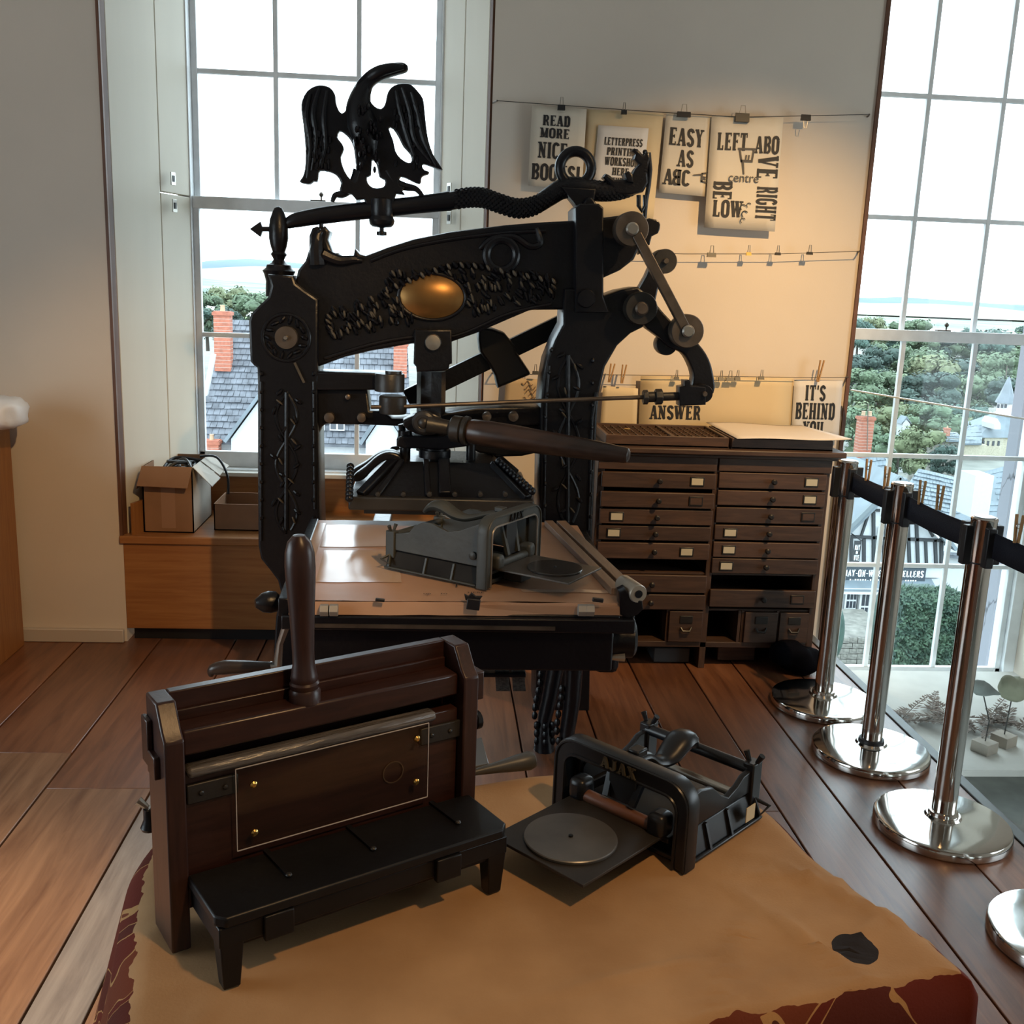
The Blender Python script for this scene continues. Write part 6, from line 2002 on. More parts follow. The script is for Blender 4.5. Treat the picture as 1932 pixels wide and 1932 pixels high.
tag(gr_, 'street level far below the windows', kind='structure')


def hill(name, prof, Y, depth, m, label):
    """ridge given in photograph pixels at distance Y"""
    b = MB()
    top = pp(prof, Y)
    top = [top[0] + Vector((-Y * 0.5, 0, 0))] + top + [top[-1] + Vector((Y * 0.6, 0, 0))]
    n = len(top)
    vs = []
    for t in (0, 0.33, 0.66, 1.0):
        for p in top:
            z = GZ + (p.z - GZ) * (1 - (1 - t) ** 2) if t < 1 else p.z
            vs.append((p.x, Y - depth * (1 - t), z))
    for p in top:
        vs.append((p.x, Y + depth, GZ))
    fs = [(r * n + i, r * n + i + 1, (r + 1) * n + i + 1, (r + 1) * n + i) for r in range(4) for i in range(n - 1)]
    o = b.add(vs, fs).build(name, m, smooth=80)
    tag(o, label, kind='structure')


hill('hill_far', [(200, 496), (380, 497), (420, 490), (470, 488), (520, 492), (600, 500), (900, 520), (1300, 545), (1640, 562), (1700, 560), (1780, 566), (1860, 572), (1932, 575)], 2600, 500, mat('haze_tinted_hills', (0.07, 0.115, 0.14), 0.9, var=0.2, scale=0.004), 'far wooded hills on the skyline')  # bluish base colour has the distance haze painted in
hill('hill_fields', [(200, 512), (380, 509), (480, 502), (560, 506), (900, 530), (1300, 556), (1640, 572), (1760, 573), (1800, 580), (1932, 590)], 1700, 500, FIELD, 'pale harvested fields below the skyline')
hill('hill_hedged', [(200, 528), (380, 524), (430, 530), (520, 536), (900, 556), (1300, 580), (1640, 600), (1932, 612)], 1100, 400, mat('hedged_green_slope', (0.2, 0.24, 0.17), 0.9, color2=(0.06, 0.1, 0.08), scale=0.02), 'hedged green slope in the middle distance')
hill('hill_meadow', [(200, 640), (380, 637), (405, 640), (520, 650), (900, 680), (1300, 700), (1640, 690), (1932, 700)], 330, 150, GRASS, 'bright green meadow beyond the rooftops')

# ---- trees
def leaf_tree(seed, n_blob=26, leaves=3200):
    r = random.Random(seed)
    b = MB()
    cs = []
    for k in range(n_blob):
        a, h = r.uniform(0, 6.28), r.uniform(0.25, 1.0)
        rad = 0.36 * math.sin(min(1, h * 1.05) * 2.6) + 0.05
        c = Vector((math.cos(a) * rad * r.uniform(0.3, 1), math.sin(a) * rad * r.uniform(0.3, 1), h))
        cs.append((c, r.uniform(0.09, 0.19)))
    for c, s in cs:
        n0 = len(b.v)
        b.ball(c, s * 0.8, (1, 1, 0.85), 9, 6)
        for i in range(n0, len(b.v)):
            v = Vector(b.v[i])
            d = v - c
            v = c + d * (1 + 0.35 * noise.noise(v * 9 + Vector((seed, 0, 0))))
            b.v[i] = tuple(v)
    for k in range(leaves):
        c, s = cs[r.randrange(len(cs))]
        d = Vector((r.gauss(0, 1), r.gauss(0, 1), r.gauss(0, 1))).normalized()
        p = c + d * s * r.uniform(0.75, 1.12)
        u = d.orthogonal().normalized()
        w = d.cross(u)
        l = r.uniform(0.02, 0.042)
        t = r.uniform(0, 6.28)
        u, w = u * math.cos(t) + w * math.sin(t), w * math.cos(t) - u * math.sin(t)
        d2 = d * r.uniform(-0.5, 0.7)
        b.add([p - u * l, p + w * l * 0.6 + d2 * l, p + u * l + d2 * l, p - w * l * 0.6], [(0, 1, 2, 3)])
    return b.mesh('crown', 60)


CROWNS = [leaf_tree(s) for s in (1, 2, 3, 4)]
TRUNK = MB().tube([(0, 0, -0.15), (0.01, 0, 0.2), (0.0, 0.01, 0.55)], [0.035, 0.028, 0.012], 8).mesh('trunk')
GREENS = [mat('leaf_mid_green', (0.085, 0.125, 0.07), 0.8, var=0.3, scale=3), mat('leaf_blue_green', (0.055, 0.1, 0.08), 0.8, var=0.3, scale=3), mat('leaf_olive', (0.12, 0.14, 0.07), 0.8, var=0.3, scale=3), mat('leaf_dark_green', (0.035, 0.062, 0.05), 0.8, var=0.3, scale=3)]
BARK = mat('tree_bark', (0.06, 0.05, 0.04), 0.9)
GNAME = ['mid-green', 'blue-green', 'olive', 'dark green']
rr = random.Random(77)


ORD = ['first', 'second', 'third', 'fourth', 'fifth', 'sixth', 'seventh', 'eighth', 'ninth', 'tenth', 'eleventh', 'twelfth']


def tree(px_, py_top, Y, hpx, g, where, group):
    top = atY(px_, py_top, Y)
    H = pxm(hpx, Y)
    root = empty('leafy_tree', (top.x, Y, top.z - H), rr.uniform(0, 6.28), GNAME[g] + ' tree ' + where, 'tree', group)
    c = bpy.data.objects.new('crown', CROWNS[rr.randrange(4)])
    COL.objects.link(c)
    c.parent = root
    if not c.data.materials:
        c.data.materials.append(GREENS[0])
    c.material_slots[0].link = 'OBJECT'
    c.material_slots[0].material = GREENS[g]
    w = rr.uniform(0.95, 1.25)
    c.scale = (H * w, H * w, H * 0.87)
    t = bpy.data.objects.new('trunk', TRUNK)
    COL.objects.link(t)
    t.parent = root
    if not t.data.materials:
        t.data.materials.append(BARK)
    t.scale = (H * w, H * w, H)


# wooded bank seen through the far window
for row, (y0, Y, n, h, x0, x1) in enumerate(((606, 280, 11, 80, 1600, 1960), (650, 220, 10, 100, 1605, 1960), (700, 165, 9, 105, 1600, 1930), (762, 115, 8, 100, 1600, 1850))):
    for k in range(n):
        x = x0 + (x1 - x0) * (k + rr.uniform(0.1, 0.9)) / n
        g = [1, 0, 0, 2][row] if rr.random() < 0.45 else rr.randrange(4)
        tree(x, y0 + rr.uniform(-14, 16) + (x - 1600) * 0.03, Y + (k % 4) * 10 + rr.uniform(-1, 1), h * rr.uniform(0.8, 1.2), g, ORD[k] + ' from the left in the ' + ('topmost', 'second', 'third', 'lowest')[row] + ' row of the wooded bank', 'trees on the wooded bank')
tree(1745, 800, 68, 110, 2, 'spreading behind the hipped slate roof', 'trees near the roofs')
tree(1700, 815, 75, 90, 0, 'left of the spreading tree behind the slate roof', 'trees near the roofs')
tree(1785, 835, 82, 70, 3, 'right of the spreading tree behind the slate roof', 'trees near the roofs')
# belt of trees seen through the left window
for k in range(11):
    x = 340 + k * 48 + rr.uniform(-10, 10)
    tree(x, 536 + rr.uniform(-10, 12) + k * 2, 170 + (k % 3) * 13, 95, (1, 0, 2, 0)[k % 4], ORD[k] + ' from the left in the tall tree belt outside the left window', 'tree belt beyond the left window')
for k in range(6):
    x = 360 + k * 80 + rr.uniform(-10, 10)
    tree(x, 575 + rr.uniform(-8, 8), 140 + (k % 2) * 8, 60, (1, 3, 1)[k % 3], ORD[k] + ' from the left in the low row before the tree belt', 'tree belt beyond the left window')


# ---- houses
def facade_box(name, px, Y, depth, m, parent, zlow=None):
    """front outline in pixels at distance Y, pushed back by depth"""
    q = pp(px, Y)
    return MB().prism(q, (0, depth, 0)).build(name, m, parent, smooth=0)


def roof_slope(parent, eave, ridge, Ye, Yr, m, rows, cols, seed, name='roof'):
    """sloping roof between an eave line and a ridge line (pixel pairs), covered with slates joined as one part"""
    e0, e1 = pp(eave, Ye)
    r0, r1 = pp(ridge, Yr)
    rf = MB().add([e0, e1, r1, r0] + [p + Vector((0, 0, -0.12)) for p in (e0, e1, r1, r0)], [(0, 1, 2, 3), (7, 6, 5, 4), (0, 4, 5, 1), (1, 5, 6, 2), (2, 6, 7, 3), (3, 7, 4, 0)]).build(name, m, parent, smooth=0)
    r = random.Random(seed)
    b = MB()
    up = ((r0 - e0).cross(e1 - e0)).normalized()
    if up.z < 0:
        up = -up
    for j in range(rows):
        for i in range(cols):
            u0 = (i + (0.5 if j % 2 else 0)) / cols
            u1 = min(1, u0 + 0.94 / cols)
            if u0 >= 0.995:
                continue
            v0, v1 = j / rows, min(1, (j + 1.15) / rows)
            P = lambda u, v: e0.lerp(e1, u).lerp(r0.lerp(r1, u), v)
            k0, k1 = r.uniform(0.05, 0.11), 0.015
            b.add([P(u0, v0) + up * k0, P(u1, v0) + up * (k0 + r.uniform(-0.02, 0.02)), P(u1, v1) + up * k1, P(u0, v1) + up * k1, P(u0, v0), P(u1, v0)], [(0, 1, 2, 3), (4, 5, 1, 0)])
    tag(b.build('slates', m, rf, smooth=0), kind='stuff')
    return rf


def chimney(parent, px0, px1, py0, py1, Y, m=BRICK, pots=1):
    a, c = atY(px0, py1, Y), atY(px1, py0, Y)
    w = c.x - a.x
    ch = MB().mm((a.x, Y, a.z), (c.x, Y + w * 0.9, c.z)).build('chimney', m, parent)
    MB().mm((a.x - w * 0.08, Y - w * 0.08, c.z - w * 0.25), (c.x + w * 0.08, Y + w, c.z - w * 0.05)).build('chimney_cap', m, ch)
    for k in range(pots):
        x = a.x + w * (k + 0.5) / pots
        MB().lathe([(w * 0.16, 0), (w * 0.13, w * 0.4), (w * 0.16, w * 0.45)], (x, Y + w * 0.4, c.z - 0.05), 12).build('chimney_pot', mat('buff_clay_pot', (0.4, 0.28, 0.18), 0.8), ch)
    # mortar courses as thin recessed bands
    n = max(3, int((c.z - a.z) / (w * 0.22)))
    for k in range(1, n):
        z = a.z + (c.z - a.z) * k / n
        MB().mm((a.x - 0.004, Y - 0.004, z - w * 0.012), (c.x + 0.004, Y + w * 0.9, z + w * 0.012)).build('mortar_course', mat('pale_mortar', (0.36, 0.3, 0.26), 0.9), ch)
    return ch


# house with the big stone-slate roof (left window)
HY = 45
h1 = empty('slate_roofed_house', (-5.5, HY + 3, GZ), 0, 'white house with a big stone-slate roof and brick chimneys outside the left window', 'house')
wl = atY(372, 828, HY)
wr = atY(772, 838, HY)
MB().mm((wl.x, HY, GZ), (wr.x, HY + 8, wl.z)).build('house_wall', RENDER, h1)
roof_slope(h1, [(366, 832), (776, 842)], [(428, 603), (768, 616)], HY - 0.4, HY + 4.2, SLATE, 20, 34, 4)
for (x0, x1, ya, yp) in ((436, 548, 828, 752), (690, 762, 832, 778)):
    q = pp([(x0, ya), ((x0 + x1) / 2, yp), (x1, ya + 1)], HY - 1.2)
    zz = atY(x0, 905, HY - 1.2).z
    gbl = MB().prism([q[0], q[1], q[2], Vector((q[2].x, HY - 1.2, zz)), Vector((q[0].x, HY - 1.2, zz))], (0, 3.2, 0)).build('gable', RENDER, h1, smooth=0)
    for a, c in ((q[0], q[1]), (q[1], q[2])):
        off = Vector((0, -0.25, 0.1))
        d = (c - a).normalized()
        a2_, c2_ = (a - d * 0.3, c) if a is q[0] else (a, c + d * 0.3)
        nrm_ = Vector((-d.z, 0, d.x))
        if nrm_.z < 0:
            nrm_ = -nrm_
        MB().prism([a2_ + off, c2_ + off, c2_ + off + nrm_ * 0.14, a2_ + off + nrm_ * 0.14], (0, 3.6, 0)).build('gable_roof', SLATEP, gbl, smooth=0)
for x0, x1 in ((588, 612), (622, 650)):
    p, q = atY(x0, 812, HY - 0.1), atY(x1, 788, HY - 0.1)
    wn_ = MB().mm((p.x, HY - 0.12, p.z), (q.x, HY + 0.05, q.z)).build('window', WHITEP, h1)
    for k in range(2):
        xa = p.x + (q.x - p.x) * (k * 0.5 + 0.06)
        MB().mm((xa, HY - 0.14, p.z + 0.06), (xa + (q.x - p.x) * 0.38, HY - 0.1, q.z - 0.06)).build('pane', WINDARK, wn_)
chimney(h1, 405, 433, 588, 700, HY + 2.0)
chimney(h1, 742, 768, 648, 712, HY + 2.0)
chimney(h1, 384, 412, 832, 880, HY - 1.0)
v0 = pp([(403, 668), (388, 745)], HY + 0.5)
MB().bar(v0[0], v0[1], 0.3, 0.18).build('verge_flashing', WHITEP, h1)

# timber-framed bookshop (far window)
SY = 45
sh_ = empty('timber_framed_shop', (21.5, SY + 4, GZ), 0, 'black and white timber-framed shop with a lettered sign outside the far window', 'shop')
gq = pp([(1594, 1090), (1600, 1002), (1697, 905), (1782, 1022), (1774, 1090)], SY)
MB().prism(gq, (0, 7, 0)).build('upper_wall', RENDER, sh_, smooth=0)
gz0 = atY(1680, 1262, SY).z
MB().mm((gq[0].x, SY + 0.1, gz0 - 3), (gq[4].x, SY + 7, gq[0].z)).build('lower_wall', RENDER, sh_)


def timber(x0, y0, x1, y1, w, nm='timber', m=TIMBER):
    MB().bar(atY(x0, y0, SY - 0.05), atY(x1, y1, SY - 0.05), pxm(w, SY), 0.12, (0, 1, 0)).build(nm, m, sh_)


for a in ((1596, 1066, 1780, 1068, 7), (1600, 1012, 1782, 1020, 6), (1640, 962, 1742, 966, 5), (1606, 1015, 1606, 1066, 6), (1630, 1015, 1630, 1066, 6), (1648, 966, 1648, 1066, 6), (1668, 966, 1668, 1066, 6), (1700, 905, 1700, 1066, 7), (1712, 966, 1716, 1066, 6), (1728, 966, 1732, 1066, 6), (1746, 1016, 1748, 1066, 5), (1764, 1018, 1766, 1066, 6), (1776, 1020, 1776, 1066, 6), (1640, 966, 1625, 1010, 4), (1715, 925, 1760, 1012, 5)):
    timber(*a)
for a in ((1697, 900, 1588, 1010, 9), (1697, 900, 1792, 1030, 9)):
    MB().bar(atY(a[0], a[1], SY - 0.5), atY(a[2], a[3], SY - 0.5), pxm(8, SY), 0.25, (0, 1, 0)).build('barge_board', mat('grey_barge_board', (0.12, 0.14, 0.15), 0.7), sh_)
MB().bar(atY(1716, 955, SY - 0.55), atY(1770, 1014, SY - 0.55), pxm(3, SY), 0.2, (0, 1, 0)).build('barge_moulding', WHITEP, sh_)
# shop roof slopes
for e_, rdg, nm in (([(1584, 1012), (1584, 1012)], None, 'roof'),):
    pass
apex, le, re_ = gq[2], gq[1], gq[3]
for p, s in ((le, 3), (re_, 5)):
    d = (p - apex).normalized()
    p2 = p + d * 0.5
    n_ = Vector((-d.z, 0, d.x))
    if n_.z < 0:
        n_ = -n_
    MB().prism([apex + Vector((0, -0.5, 0.05)), p2 + Vector((0, -0.5, 0.05)), p2 + Vector((0, -0.5, 0.05)) + n_ * 0.15, apex + Vector((0, -0.5, 0.05)) + n_ * 0.15], (0, 8, 0)).build('roof', SLATEP, sh_, smooth=0)
# first-floor window
def house_window(parent, x0, x1, y0, y1, Y, nx, ny, nm='window'):
    p, q = atY(x0, y1, Y), atY(x1, y0, Y)
    f = MB().mm((p.x, Y - 0.1, p.z), (q.x, Y + 0.05, q.z)).build(nm, WHITEP, parent)
    for i in range(nx):
        for j in range(ny):
            a = (p.x + (q.x - p.x) * (i + 0.12) / nx, p.z + (q.z - p.z) * (j + 0.1) / ny)
            c = (p.x + (q.x - p.x) * (i + 0.88) / nx, p.z + (q.z - p.z) * (j + 0.9) / ny)
            MB().mm((a[0], Y - 0.115, a[1]), (c[0], Y - 0.09, c[1])).build('pane', WINDARK, f)
    return f


house_window(sh_, 1650, 1667, 994, 1060, SY - 0.08, 2, 4)
# sign board with lettering
p, q = atY(1584, 1098, SY - 0.2), atY(1746, 1072, SY - 0.2)
sg = MB().mm((p.x, SY - 0.3, p.z), (q.x, SY - 0.12, q.z)).build('sign_board', mat('blue_black_sign', (0.02, 0.03, 0.04), 0.6), sh_)
WLET = mat('white_sign_paint', (0.75, 0.75, 0.75), 0.6)
hh = q.z - p.z
for txt, zz, h_, w_ in (('HAY-ON-WYE BOOKSELLERS', 0.42, 0.44, 0.95), ('I-IIIII-II-IIIIII-III-IIIII', 0.14, 0.12, 0.8)):
    vs, fs = slab(txt, hh * h_, (q.x - p.x) * w_)
    MB().add([((p.x + q.x) / 2 + x, SY - 0.31, p.z + hh * zz + z) for x, z in vs], fs).build('lettering', WLET, sg, smooth=0)
# hanging sign
p, q = atY(1607, 1062, SY - 1.2), atY(1625, 1020, SY - 1.2)
hs_ = MB().mm((p.x, SY - 1.25, p.z), (q.x, SY - 1.2, q.z)).build('hanging_sign', TIMBER, sh_)
MB().cyl((q.x, SY - 1.22, q.z), (q.x, SY - 0.0, q.z + 0.05), 0.03, None, 8).build('sign_arm', TIMBER, hs_)
for t_, zz in (('HAY', 0.58), ('ON', 0.42), ('WYE', 0.12)):
    vs, fs = slab(t_, (q.z - p.z) * (0.12 if t_ == 'ON' else 0.25), (q.x - p.x) * (0.3 if t_ == 'ON' else 0.75))
    MB().add([((p.x + q.x) / 2 + x, SY - 1.26, p.z + (q.z - p.z) * zz + z) for x, z in vs], fs).build('lettering', WLET, hs_, smooth=0)
# shop front: canopy, glazed windows, door
p, q = atY(1582, 1112, SY - 0.6), atY(1766, 1100, SY - 0.6)
MB().prism([(p.x, SY - 0.9, p.z), (q.x, SY - 0.9, p.z), (q.x, SY - 0.1, q.z), (p.x, SY - 0.1, q.z)], (0, 0, 0.08)).build('canopy', SLATEP, sh_)
p2, q2 = atY(1584, 1118, SY - 0.6), atY(1760, 1110, SY - 0.6)
MB().mm((p2.x, SY - 0.85, p2.z), (q2.x, SY - 0.3, q2.z)).build('shop_fascia', WHITEP, sh_)
house_window(sh_, 1590, 1616, 1116, 1178, SY - 0.2, 3, 4, 'shop_window')
house_window(sh_, 1690, 1762, 1114, 1150, SY - 0.2, 6, 2, 'shop_window')
p, q = atY(1614, 1196, SY - 0.3), atY(1652, 1112, SY - 0.3)
dr_ = MB().mm((p.x, SY - 0.35, p.z), (q.x, SY - 0.15, q.z)).build('shop_door', WHITEP, sh_)
for i in range(3):
    for j in range(2):
        xa = p.x + (q.x - p.x) * (0.14 + 0.26 * i)
        za = p.z + (q.z - p.z) * (0.3 + 0.34 * j)
        MB().mm((xa, SY - 0.37, za), (xa + (q.x - p.x) * 0.2, SY - 0.34, za + (q.z - p.z) * 0.3)).build('pane', WINDARK, dr_)
MB().mm((p.x + 0.25, SY - 0.37, p.z + 0.4), (q.x - 0.35, SY - 0.34, p.z + 0.47)).build('letter_slot', BLACK, dr_)
# rubble garden wall in front of the shop: stones laid one by one
gw = empty('rubble_wall', (20.5, SY - 4, GZ), 0, 'low grey rubble bank below the shop', 'stone wall')
rr = random.Random(9)
w0, w1 = atY(1560, 1290, SY - 5), atY(1700, 1200, SY - 5)
MB().mm((w0.x, SY - 4.9, GZ), (w1.x, SY - 1.0, w1.z - 0.1)).build('wall_core', STONE, gw)
stone_m = [MB().box((0, 0, 0), (1, 1, 1)).mesh('stone') for _ in range(1)][0]
stone_m.materials.append(STONE)
for j in range(9):
    z = w1.z - 0.1 - (j + 0.5) * (w1.z - w0.z) / 9
    x = w0.x + rr.uniform(-0.2, 0)
    while x < w1.x:
        L = rr.uniform(0.25, 0.55)
        o = bpy.data.objects.new('stone', stone_m)
        COL.objects.link(o)
        attach(o, gw)
        o.location = (x + L / 2, SY - 4.9 + rr.uniform(-0.04, 0.03), z)
        o.scale = (L * 0.94, 0.2, (w1.z - w0.z) / 9 * rr.uniform(0.8, 0.95))
        o.rotation_euler = (0, rr.uniform(-0.05, 0.05), rr.uniform(-0.1, 0.1))
        x += L

# clipped hedge in front of the shop
hq = pp([(1688, 1270), (1806, 1270), (1806, 1130), (1690, 1124)], 30)
hb = MB()
hw, hh_ = hq[1].x - hq[0].x, hq[2].z - hq[1].z
hb.grid(lambda u, v: (lambda a, ph, p: Vector(((hq[0].x + hq[1].x) / 2 + p.x * hw * 0.53, 31 + p.y * 1.2, hq[0].z - 0.6 + (p.z * 0.5 + 0.5) * (hh_ + 0.6))) + Vector((1, -1, 1)) * 0.06 * noise.noise(p * 7))(0, 0, Vector([math.copysign(abs(c) ** 0.35, c) for c in (math.sin(math.pi * v) * math.cos(2 * math.pi * u), math.sin(math.pi * v) * math.sin(2 * math.pi * u), -math.cos(math.pi * v))])), 48, 26, True)
hedge = empty('clipped_hedge', ((hq[0].x + hq[1].x) / 2, 31, hq[0].z - 0.6), 0, 'dark green clipped yew hedge in front of the timber-framed shop', 'hedge')
hc = hb.build('hedge_mass', GREENS[3], hedge, smooth=80)
lf = MB()
for k in range(7000):
    f = rr.random()
    hx0, hx1 = (hq[0].x + hq[1].x) / 2 - hw * 0.52, (hq[0].x + hq[1].x) / 2 + hw * 0.52
    hz0, hz1 = hq[0].z - 0.5, hq[0].z + hh_
    if f < 0.72:
        p = Vector((rr.uniform(hx0, hx1), 29.8, rr.uniform(hz0, hz1)))
    elif f < 0.9:
        p = Vector((rr.uniform(hx0, hx1), rr.uniform(29.8, 31.3), hz1))
    else:
        p = Vector((hx0 if rr.random() < 0.7 else hx1, rr.uniform(29.8, 31.3), rr.uniform(hz0, hz1)))
    p += Vector((rr.uniform(-0.06, 0.06), rr.uniform(-0.1, 0.06), rr.uniform(-0.06, 0.06)))
    if p.y > 31.4:
        continue
    d = Vector((rr.gauss(0, 1), -abs(rr.gauss(0, 1)), rr.gauss(0.4, 1))).normalized()
    u = d.orthogonal().normalized() * 0.06
    lf.add([p - u * 0.5, p + d * 0.14 - u * 0.4, p + d * 0.17 + u * 0.5, p + u * 0.6], [(0, 1, 2, 3)])
tag(lf.build('leaves', mat('yew_leaf', (0.06, 0.105, 0.06), 0.7, color2=(0.02, 0.045, 0.03), scale=2.5), hedge, smooth=0), kind='stuff')
hp2 = pp([(1572, 1275), (1592, 1275), (1594, 1150), (1578, 1150)], 32)
tag(MB().ball(((hp2[0].x + hp2[1].x) / 2, 33, (hp2[0].z + hp2[2].z) / 2), 0.5, (0.9, 0.8, 2.2), 20, 14).build('small_shrub', GREENS[1]), 'narrow green shrub at the left corner of the shop', 'shrub')

# slate-roofed house left of and above the shop
h2 = empty('grey_roofed_house', (22, 57, GZ), 0, 'grey slate-roofed house behind and left of the timber-framed shop', 'house')
a_, c_ = atY(1560, 1010, 54), atY(1672, 1010, 54)
MB().mm((a_.x, 54, GZ), (c_.x, 61, a_.z)).build('house_wall', RENDER, h2)
roof_slope(h2, [(1556, 1012), (1680, 1010)], [(1570, 872), (1672, 858)], 53.6, 58, SLATEP, 14, 14, 6)
chimney(h2, 1617, 1651, 787, 870, 58, BRICK, 2)
MB().tube(pp([(1636, 850), (1638, 762)], 57.8), 0.03, 6).build('aerial_mast', STEEL, h2)
MB().tube(pp([(1618, 784), (1652, 786)], 57.8), 0.02, 6).build('aerial_arm', STEEL, h2)
# hipped roof house in the middle
h3 = empty('hipped_roof_house', (28, 58, GZ), 0, 'pale hipped slate roof of the house right of the timber-framed shop', 'house')
a_, c_ = atY(1690, 985, 56), atY(1880, 1000, 56)
MB().mm((a_.x, 56, GZ), (c_.x, 63, a_.z)).build('house_wall', RENDER, h3)
roof_slope(h3, [(1672, 975), (1830, 1000)], [(1733, 884), (1812, 903)], 55, 60, SLATEP, 12, 16, 8)
roof_slope(h3, [(1780, 1010), (1900, 1010)], [(1820, 900), (1895, 880)], 54.4, 59, SLATEP, 12, 12, 12)
p, q = atY(1832, 962, 52), atY(1876, 898, 52)
MB().mm((p.x, 52, p.z - 0.4), (q.x, 53.6, q.z)).build('white_stair_head', RENDER, h3)
a_, c_ = atY(1768, 1110, 50), atY(1840, 1010, 50)
MB().mm((a_.x, 50, GZ), (c_.x, 54, c_.z)).build('side_wing', RENDER, h3)
roof_slope(h3, [(1765, 1045), (1845, 1055)], [(1775, 1012), (1838, 1018)], 49.6, 52, SLATE, 5, 10, 3)

# tower with slate spire
TY = 120
tw = empty('spired_tower', (69.3, TY + 4, GZ), 0, 'stone tower with white lantern and slate spire beyond the roofs', 'tower')
cx1 = atY(1893, 740, TY).x


def lathe_tower(prof, m, nm, n=8, cx=1893):
    base = atY(cx, prof[-1][1], TY + 4)
    return MB().lathe([(pxm(r, TY + 4), atY(cx, y, TY + 4).z - base.z) for r, y in reversed(prof)], base, n).build(nm, m, tw, smooth=0)


lathe_tower([(0.5, 710), (4, 718), (12, 742), (18, 757), (19, 760)], SLATEP, 'spire', 10, 1897)
MB().tube(pp([(1900, 690), (1898, 712)], TY + 4), 0.05, 6).build('finial', STEEL, tw)
lan = lathe_tower([(15, 759), (15, 777), (17, 779), (17, 783)], WHITEP, 'lantern', 8, 1894)
for x in (1883, 1890, 1897):
    p, q = atY(x, 770, TY + 2.8), atY(x + 3, 763, TY + 2.8)
    MB().mm((p.x, TY + 2.75, p.z), (q.x, TY + 3.1, q.z)).build('louvre', WINDARK, lan)
e = pp([(1846, 826), (1908, 826)], TY)
t0 = pp([(1874, 783), (1910, 783)], TY + 4)
MB().add([e[0], e[1], e[1] + Vector((0, 8, 0)), e[0] + Vector((0, 8, 0)), t0[0] + Vector((0, -0.8, 0)), t0[1] + Vector((0, -0.8, 0)), t0[1] + Vector((0, 0.8, 0)), t0[0] + Vector((0, 0.8, 0))], [(0, 1, 5, 4), (1, 2, 6, 5), (2, 3, 7, 6), (3, 0, 4, 7), (4, 5, 6, 7)]).build('tower_roof', SLATEP, tw, smooth=0)
p, q = atY(1850, 900, TY), atY(1904, 826, TY)
MB().mm((p.x, TY + 0.3, GZ), (q.x, TY + 7.5, q.z)).build('tower_wall', mat('buff_stone', (0.4, 0.36, 0.27), 0.9, var=0.2), tw)
for x in (1853, 1862, 1872, 1882):
    p, q = atY(x, 841, TY + 0.2), atY(x + 5, 832, TY + 0.2)
    MB().mm((p.x, TY + 0.2, p.z), (q.x, TY + 0.5, q.z)).build('arched_window', WINDARK, tw)
dm = pp([(1876, 810), (1888, 810), (1888, 800), (1882, 790), (1876, 800)], TY - 0.5)
MB().prism(dm, (0, 3, 0)).build('dormer', WHITEP, tw, smooth=0)
roof_slope(tw, [(1790, 838), (1852, 838)], [(1836, 800), (1856, 796)], TY - 2, TY + 4, SLATEP, 6, 8, 10, 'wing_roof')
p, q = atY(1796, 900, TY), atY(1850, 836, TY)
MB().mm((p.x, TY - 1.6, GZ), (q.x, TY + 4, q.z)).build('wing_wall', mat('buff_stone', (0.4, 0.36, 0.27), 0.9, var=0.2), tw)
h4 = empty('far_cottage', (60, 105, GZ), 0, 'small far cottage with brick chimney among the trees', 'house')
p, q = atY(1752, 860, 100), atY(1812, 828, 100)
MB().mm((p.x, 100, GZ), (q.x, 104, q.z)).build('house_wall', STONE, h4)
roof_slope(h4, [(1748, 830), (1815, 832)], [(1756, 812), (1806, 816)], 99.5, 103, SLATEP, 5, 12, 2)
chimney(h4, 1782, 1794, 808, 828, 101)
h5 = empty('white_cottage', (54, 108.5, GZ), 0, 'tiny pale cottage gable showing between the trees', 'house')
q = pp([(1703, 812), (1703, 800), (1710, 790), (1717, 800), (1718, 812)], 108)
MB().prism(q, (0, 1.5, 0)).build('house_wall', RENDER, h5, smooth=0)
MB().prism([q[1] + Vector((-0.2, -0.1, 0)), q[2] + Vector((0, -0.1, 0.25)), q[3] + Vector((0.2, -0.1, 0)), q[2] + Vector((0, -0.1, 0))], (0, 1.5, 0)).build('roof', SLATEP, h5, smooth=0)
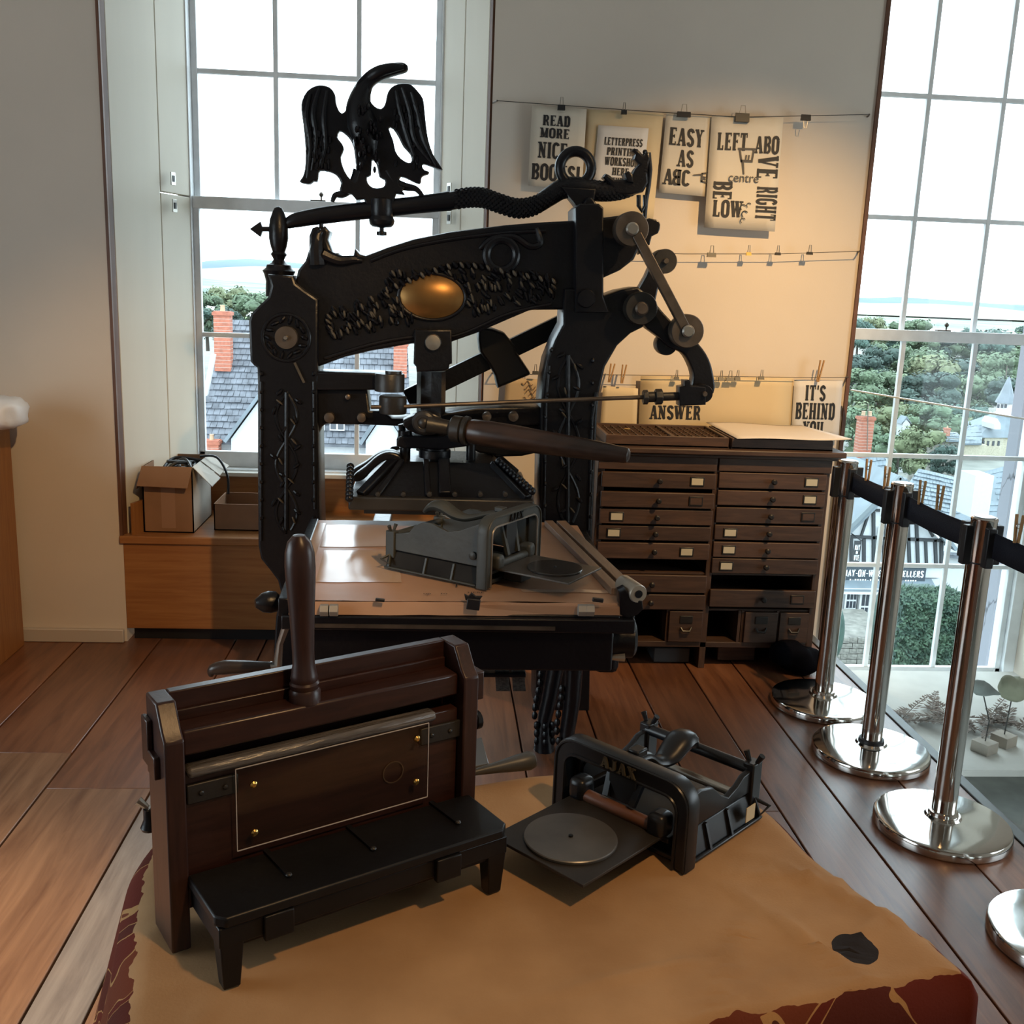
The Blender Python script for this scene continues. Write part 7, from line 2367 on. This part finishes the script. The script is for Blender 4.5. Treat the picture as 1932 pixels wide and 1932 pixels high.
MB().mm((q[0].x, 108, GZ), (q[4].x, 109.5, q[0].z)).build('lower_wall', RENDER, h5)

# roughcast wall of this building close outside the far window
RC = bpy.data.materials.new('cracked_roughcast')
RC.use_nodes = True
nt = RC.node_tree
pb = nt.nodes['Principled BSDF']
pb.inputs['Roughness'].default_value = 0.95
tc = nt.nodes.new('ShaderNodeTexCoord')
vo = nt.nodes.new('ShaderNodeTexVoronoi')
vo.feature = 'DISTANCE_TO_EDGE'
vo.inputs['Scale'].default_value = 2.2
nd = nt.nodes.new('ShaderNodeTexNoise')
nd.inputs['Scale'].default_value = 5
nd.inputs['Detail'].default_value = 6
vm = nt.nodes.new('ShaderNodeMixRGB')
vm.inputs[0].default_value = 0.25
mp = nt.nodes.new('ShaderNodeMapping')
mp.inputs['Scale'].default_value = (1, 1, 0.5)
nt.links.new(tc.outputs['Object'], mp.inputs[0])
nt.links.new(mp.outputs[0], nd.inputs[0])
nt.links.new(mp.outputs[0], vm.inputs[1])
nt.links.new(nd.outputs['Color'], vm.inputs[2])
nt.links.new(vm.outputs[0], vo.inputs[0])
rp = nt.nodes.new('ShaderNodeValToRGB')
rp.color_ramp.elements[0].position, rp.color_ramp.elements[1].position = 0.0, 0.012
rp.color_ramp.elements[0].color, rp.color_ramp.elements[1].color = (0.05, 0.05, 0.055, 1), (0.17, 0.17, 0.19, 1)
nt.links.new(vo.outputs['Distance'], rp.inputs[0])
nt.links.new(rp.outputs[0], pb.inputs['Base Color'])
bp = nt.nodes.new('ShaderNodeBump')
bp.inputs['Strength'].default_value = 0.6
nb = nt.nodes.new('ShaderNodeTexNoise')
nb.inputs['Scale'].default_value = 14
nt.links.new(tc.outputs['Object'], nb.inputs[0])
nt.links.new(nb.outputs[0], bp.inputs['Height'])
nt.links.new(bp.outputs[0], pb.inputs['Normal'])
rx = atY(1894, 900, 6.3).x
o = MB().mm((rx, 6.2, GZ), (rx + 1.2, 6.32, CAM_H - 0.02)).build('wall_outside', RC)
tag(o, 'cracked grey roughcast wall close outside the far window', kind='structure')
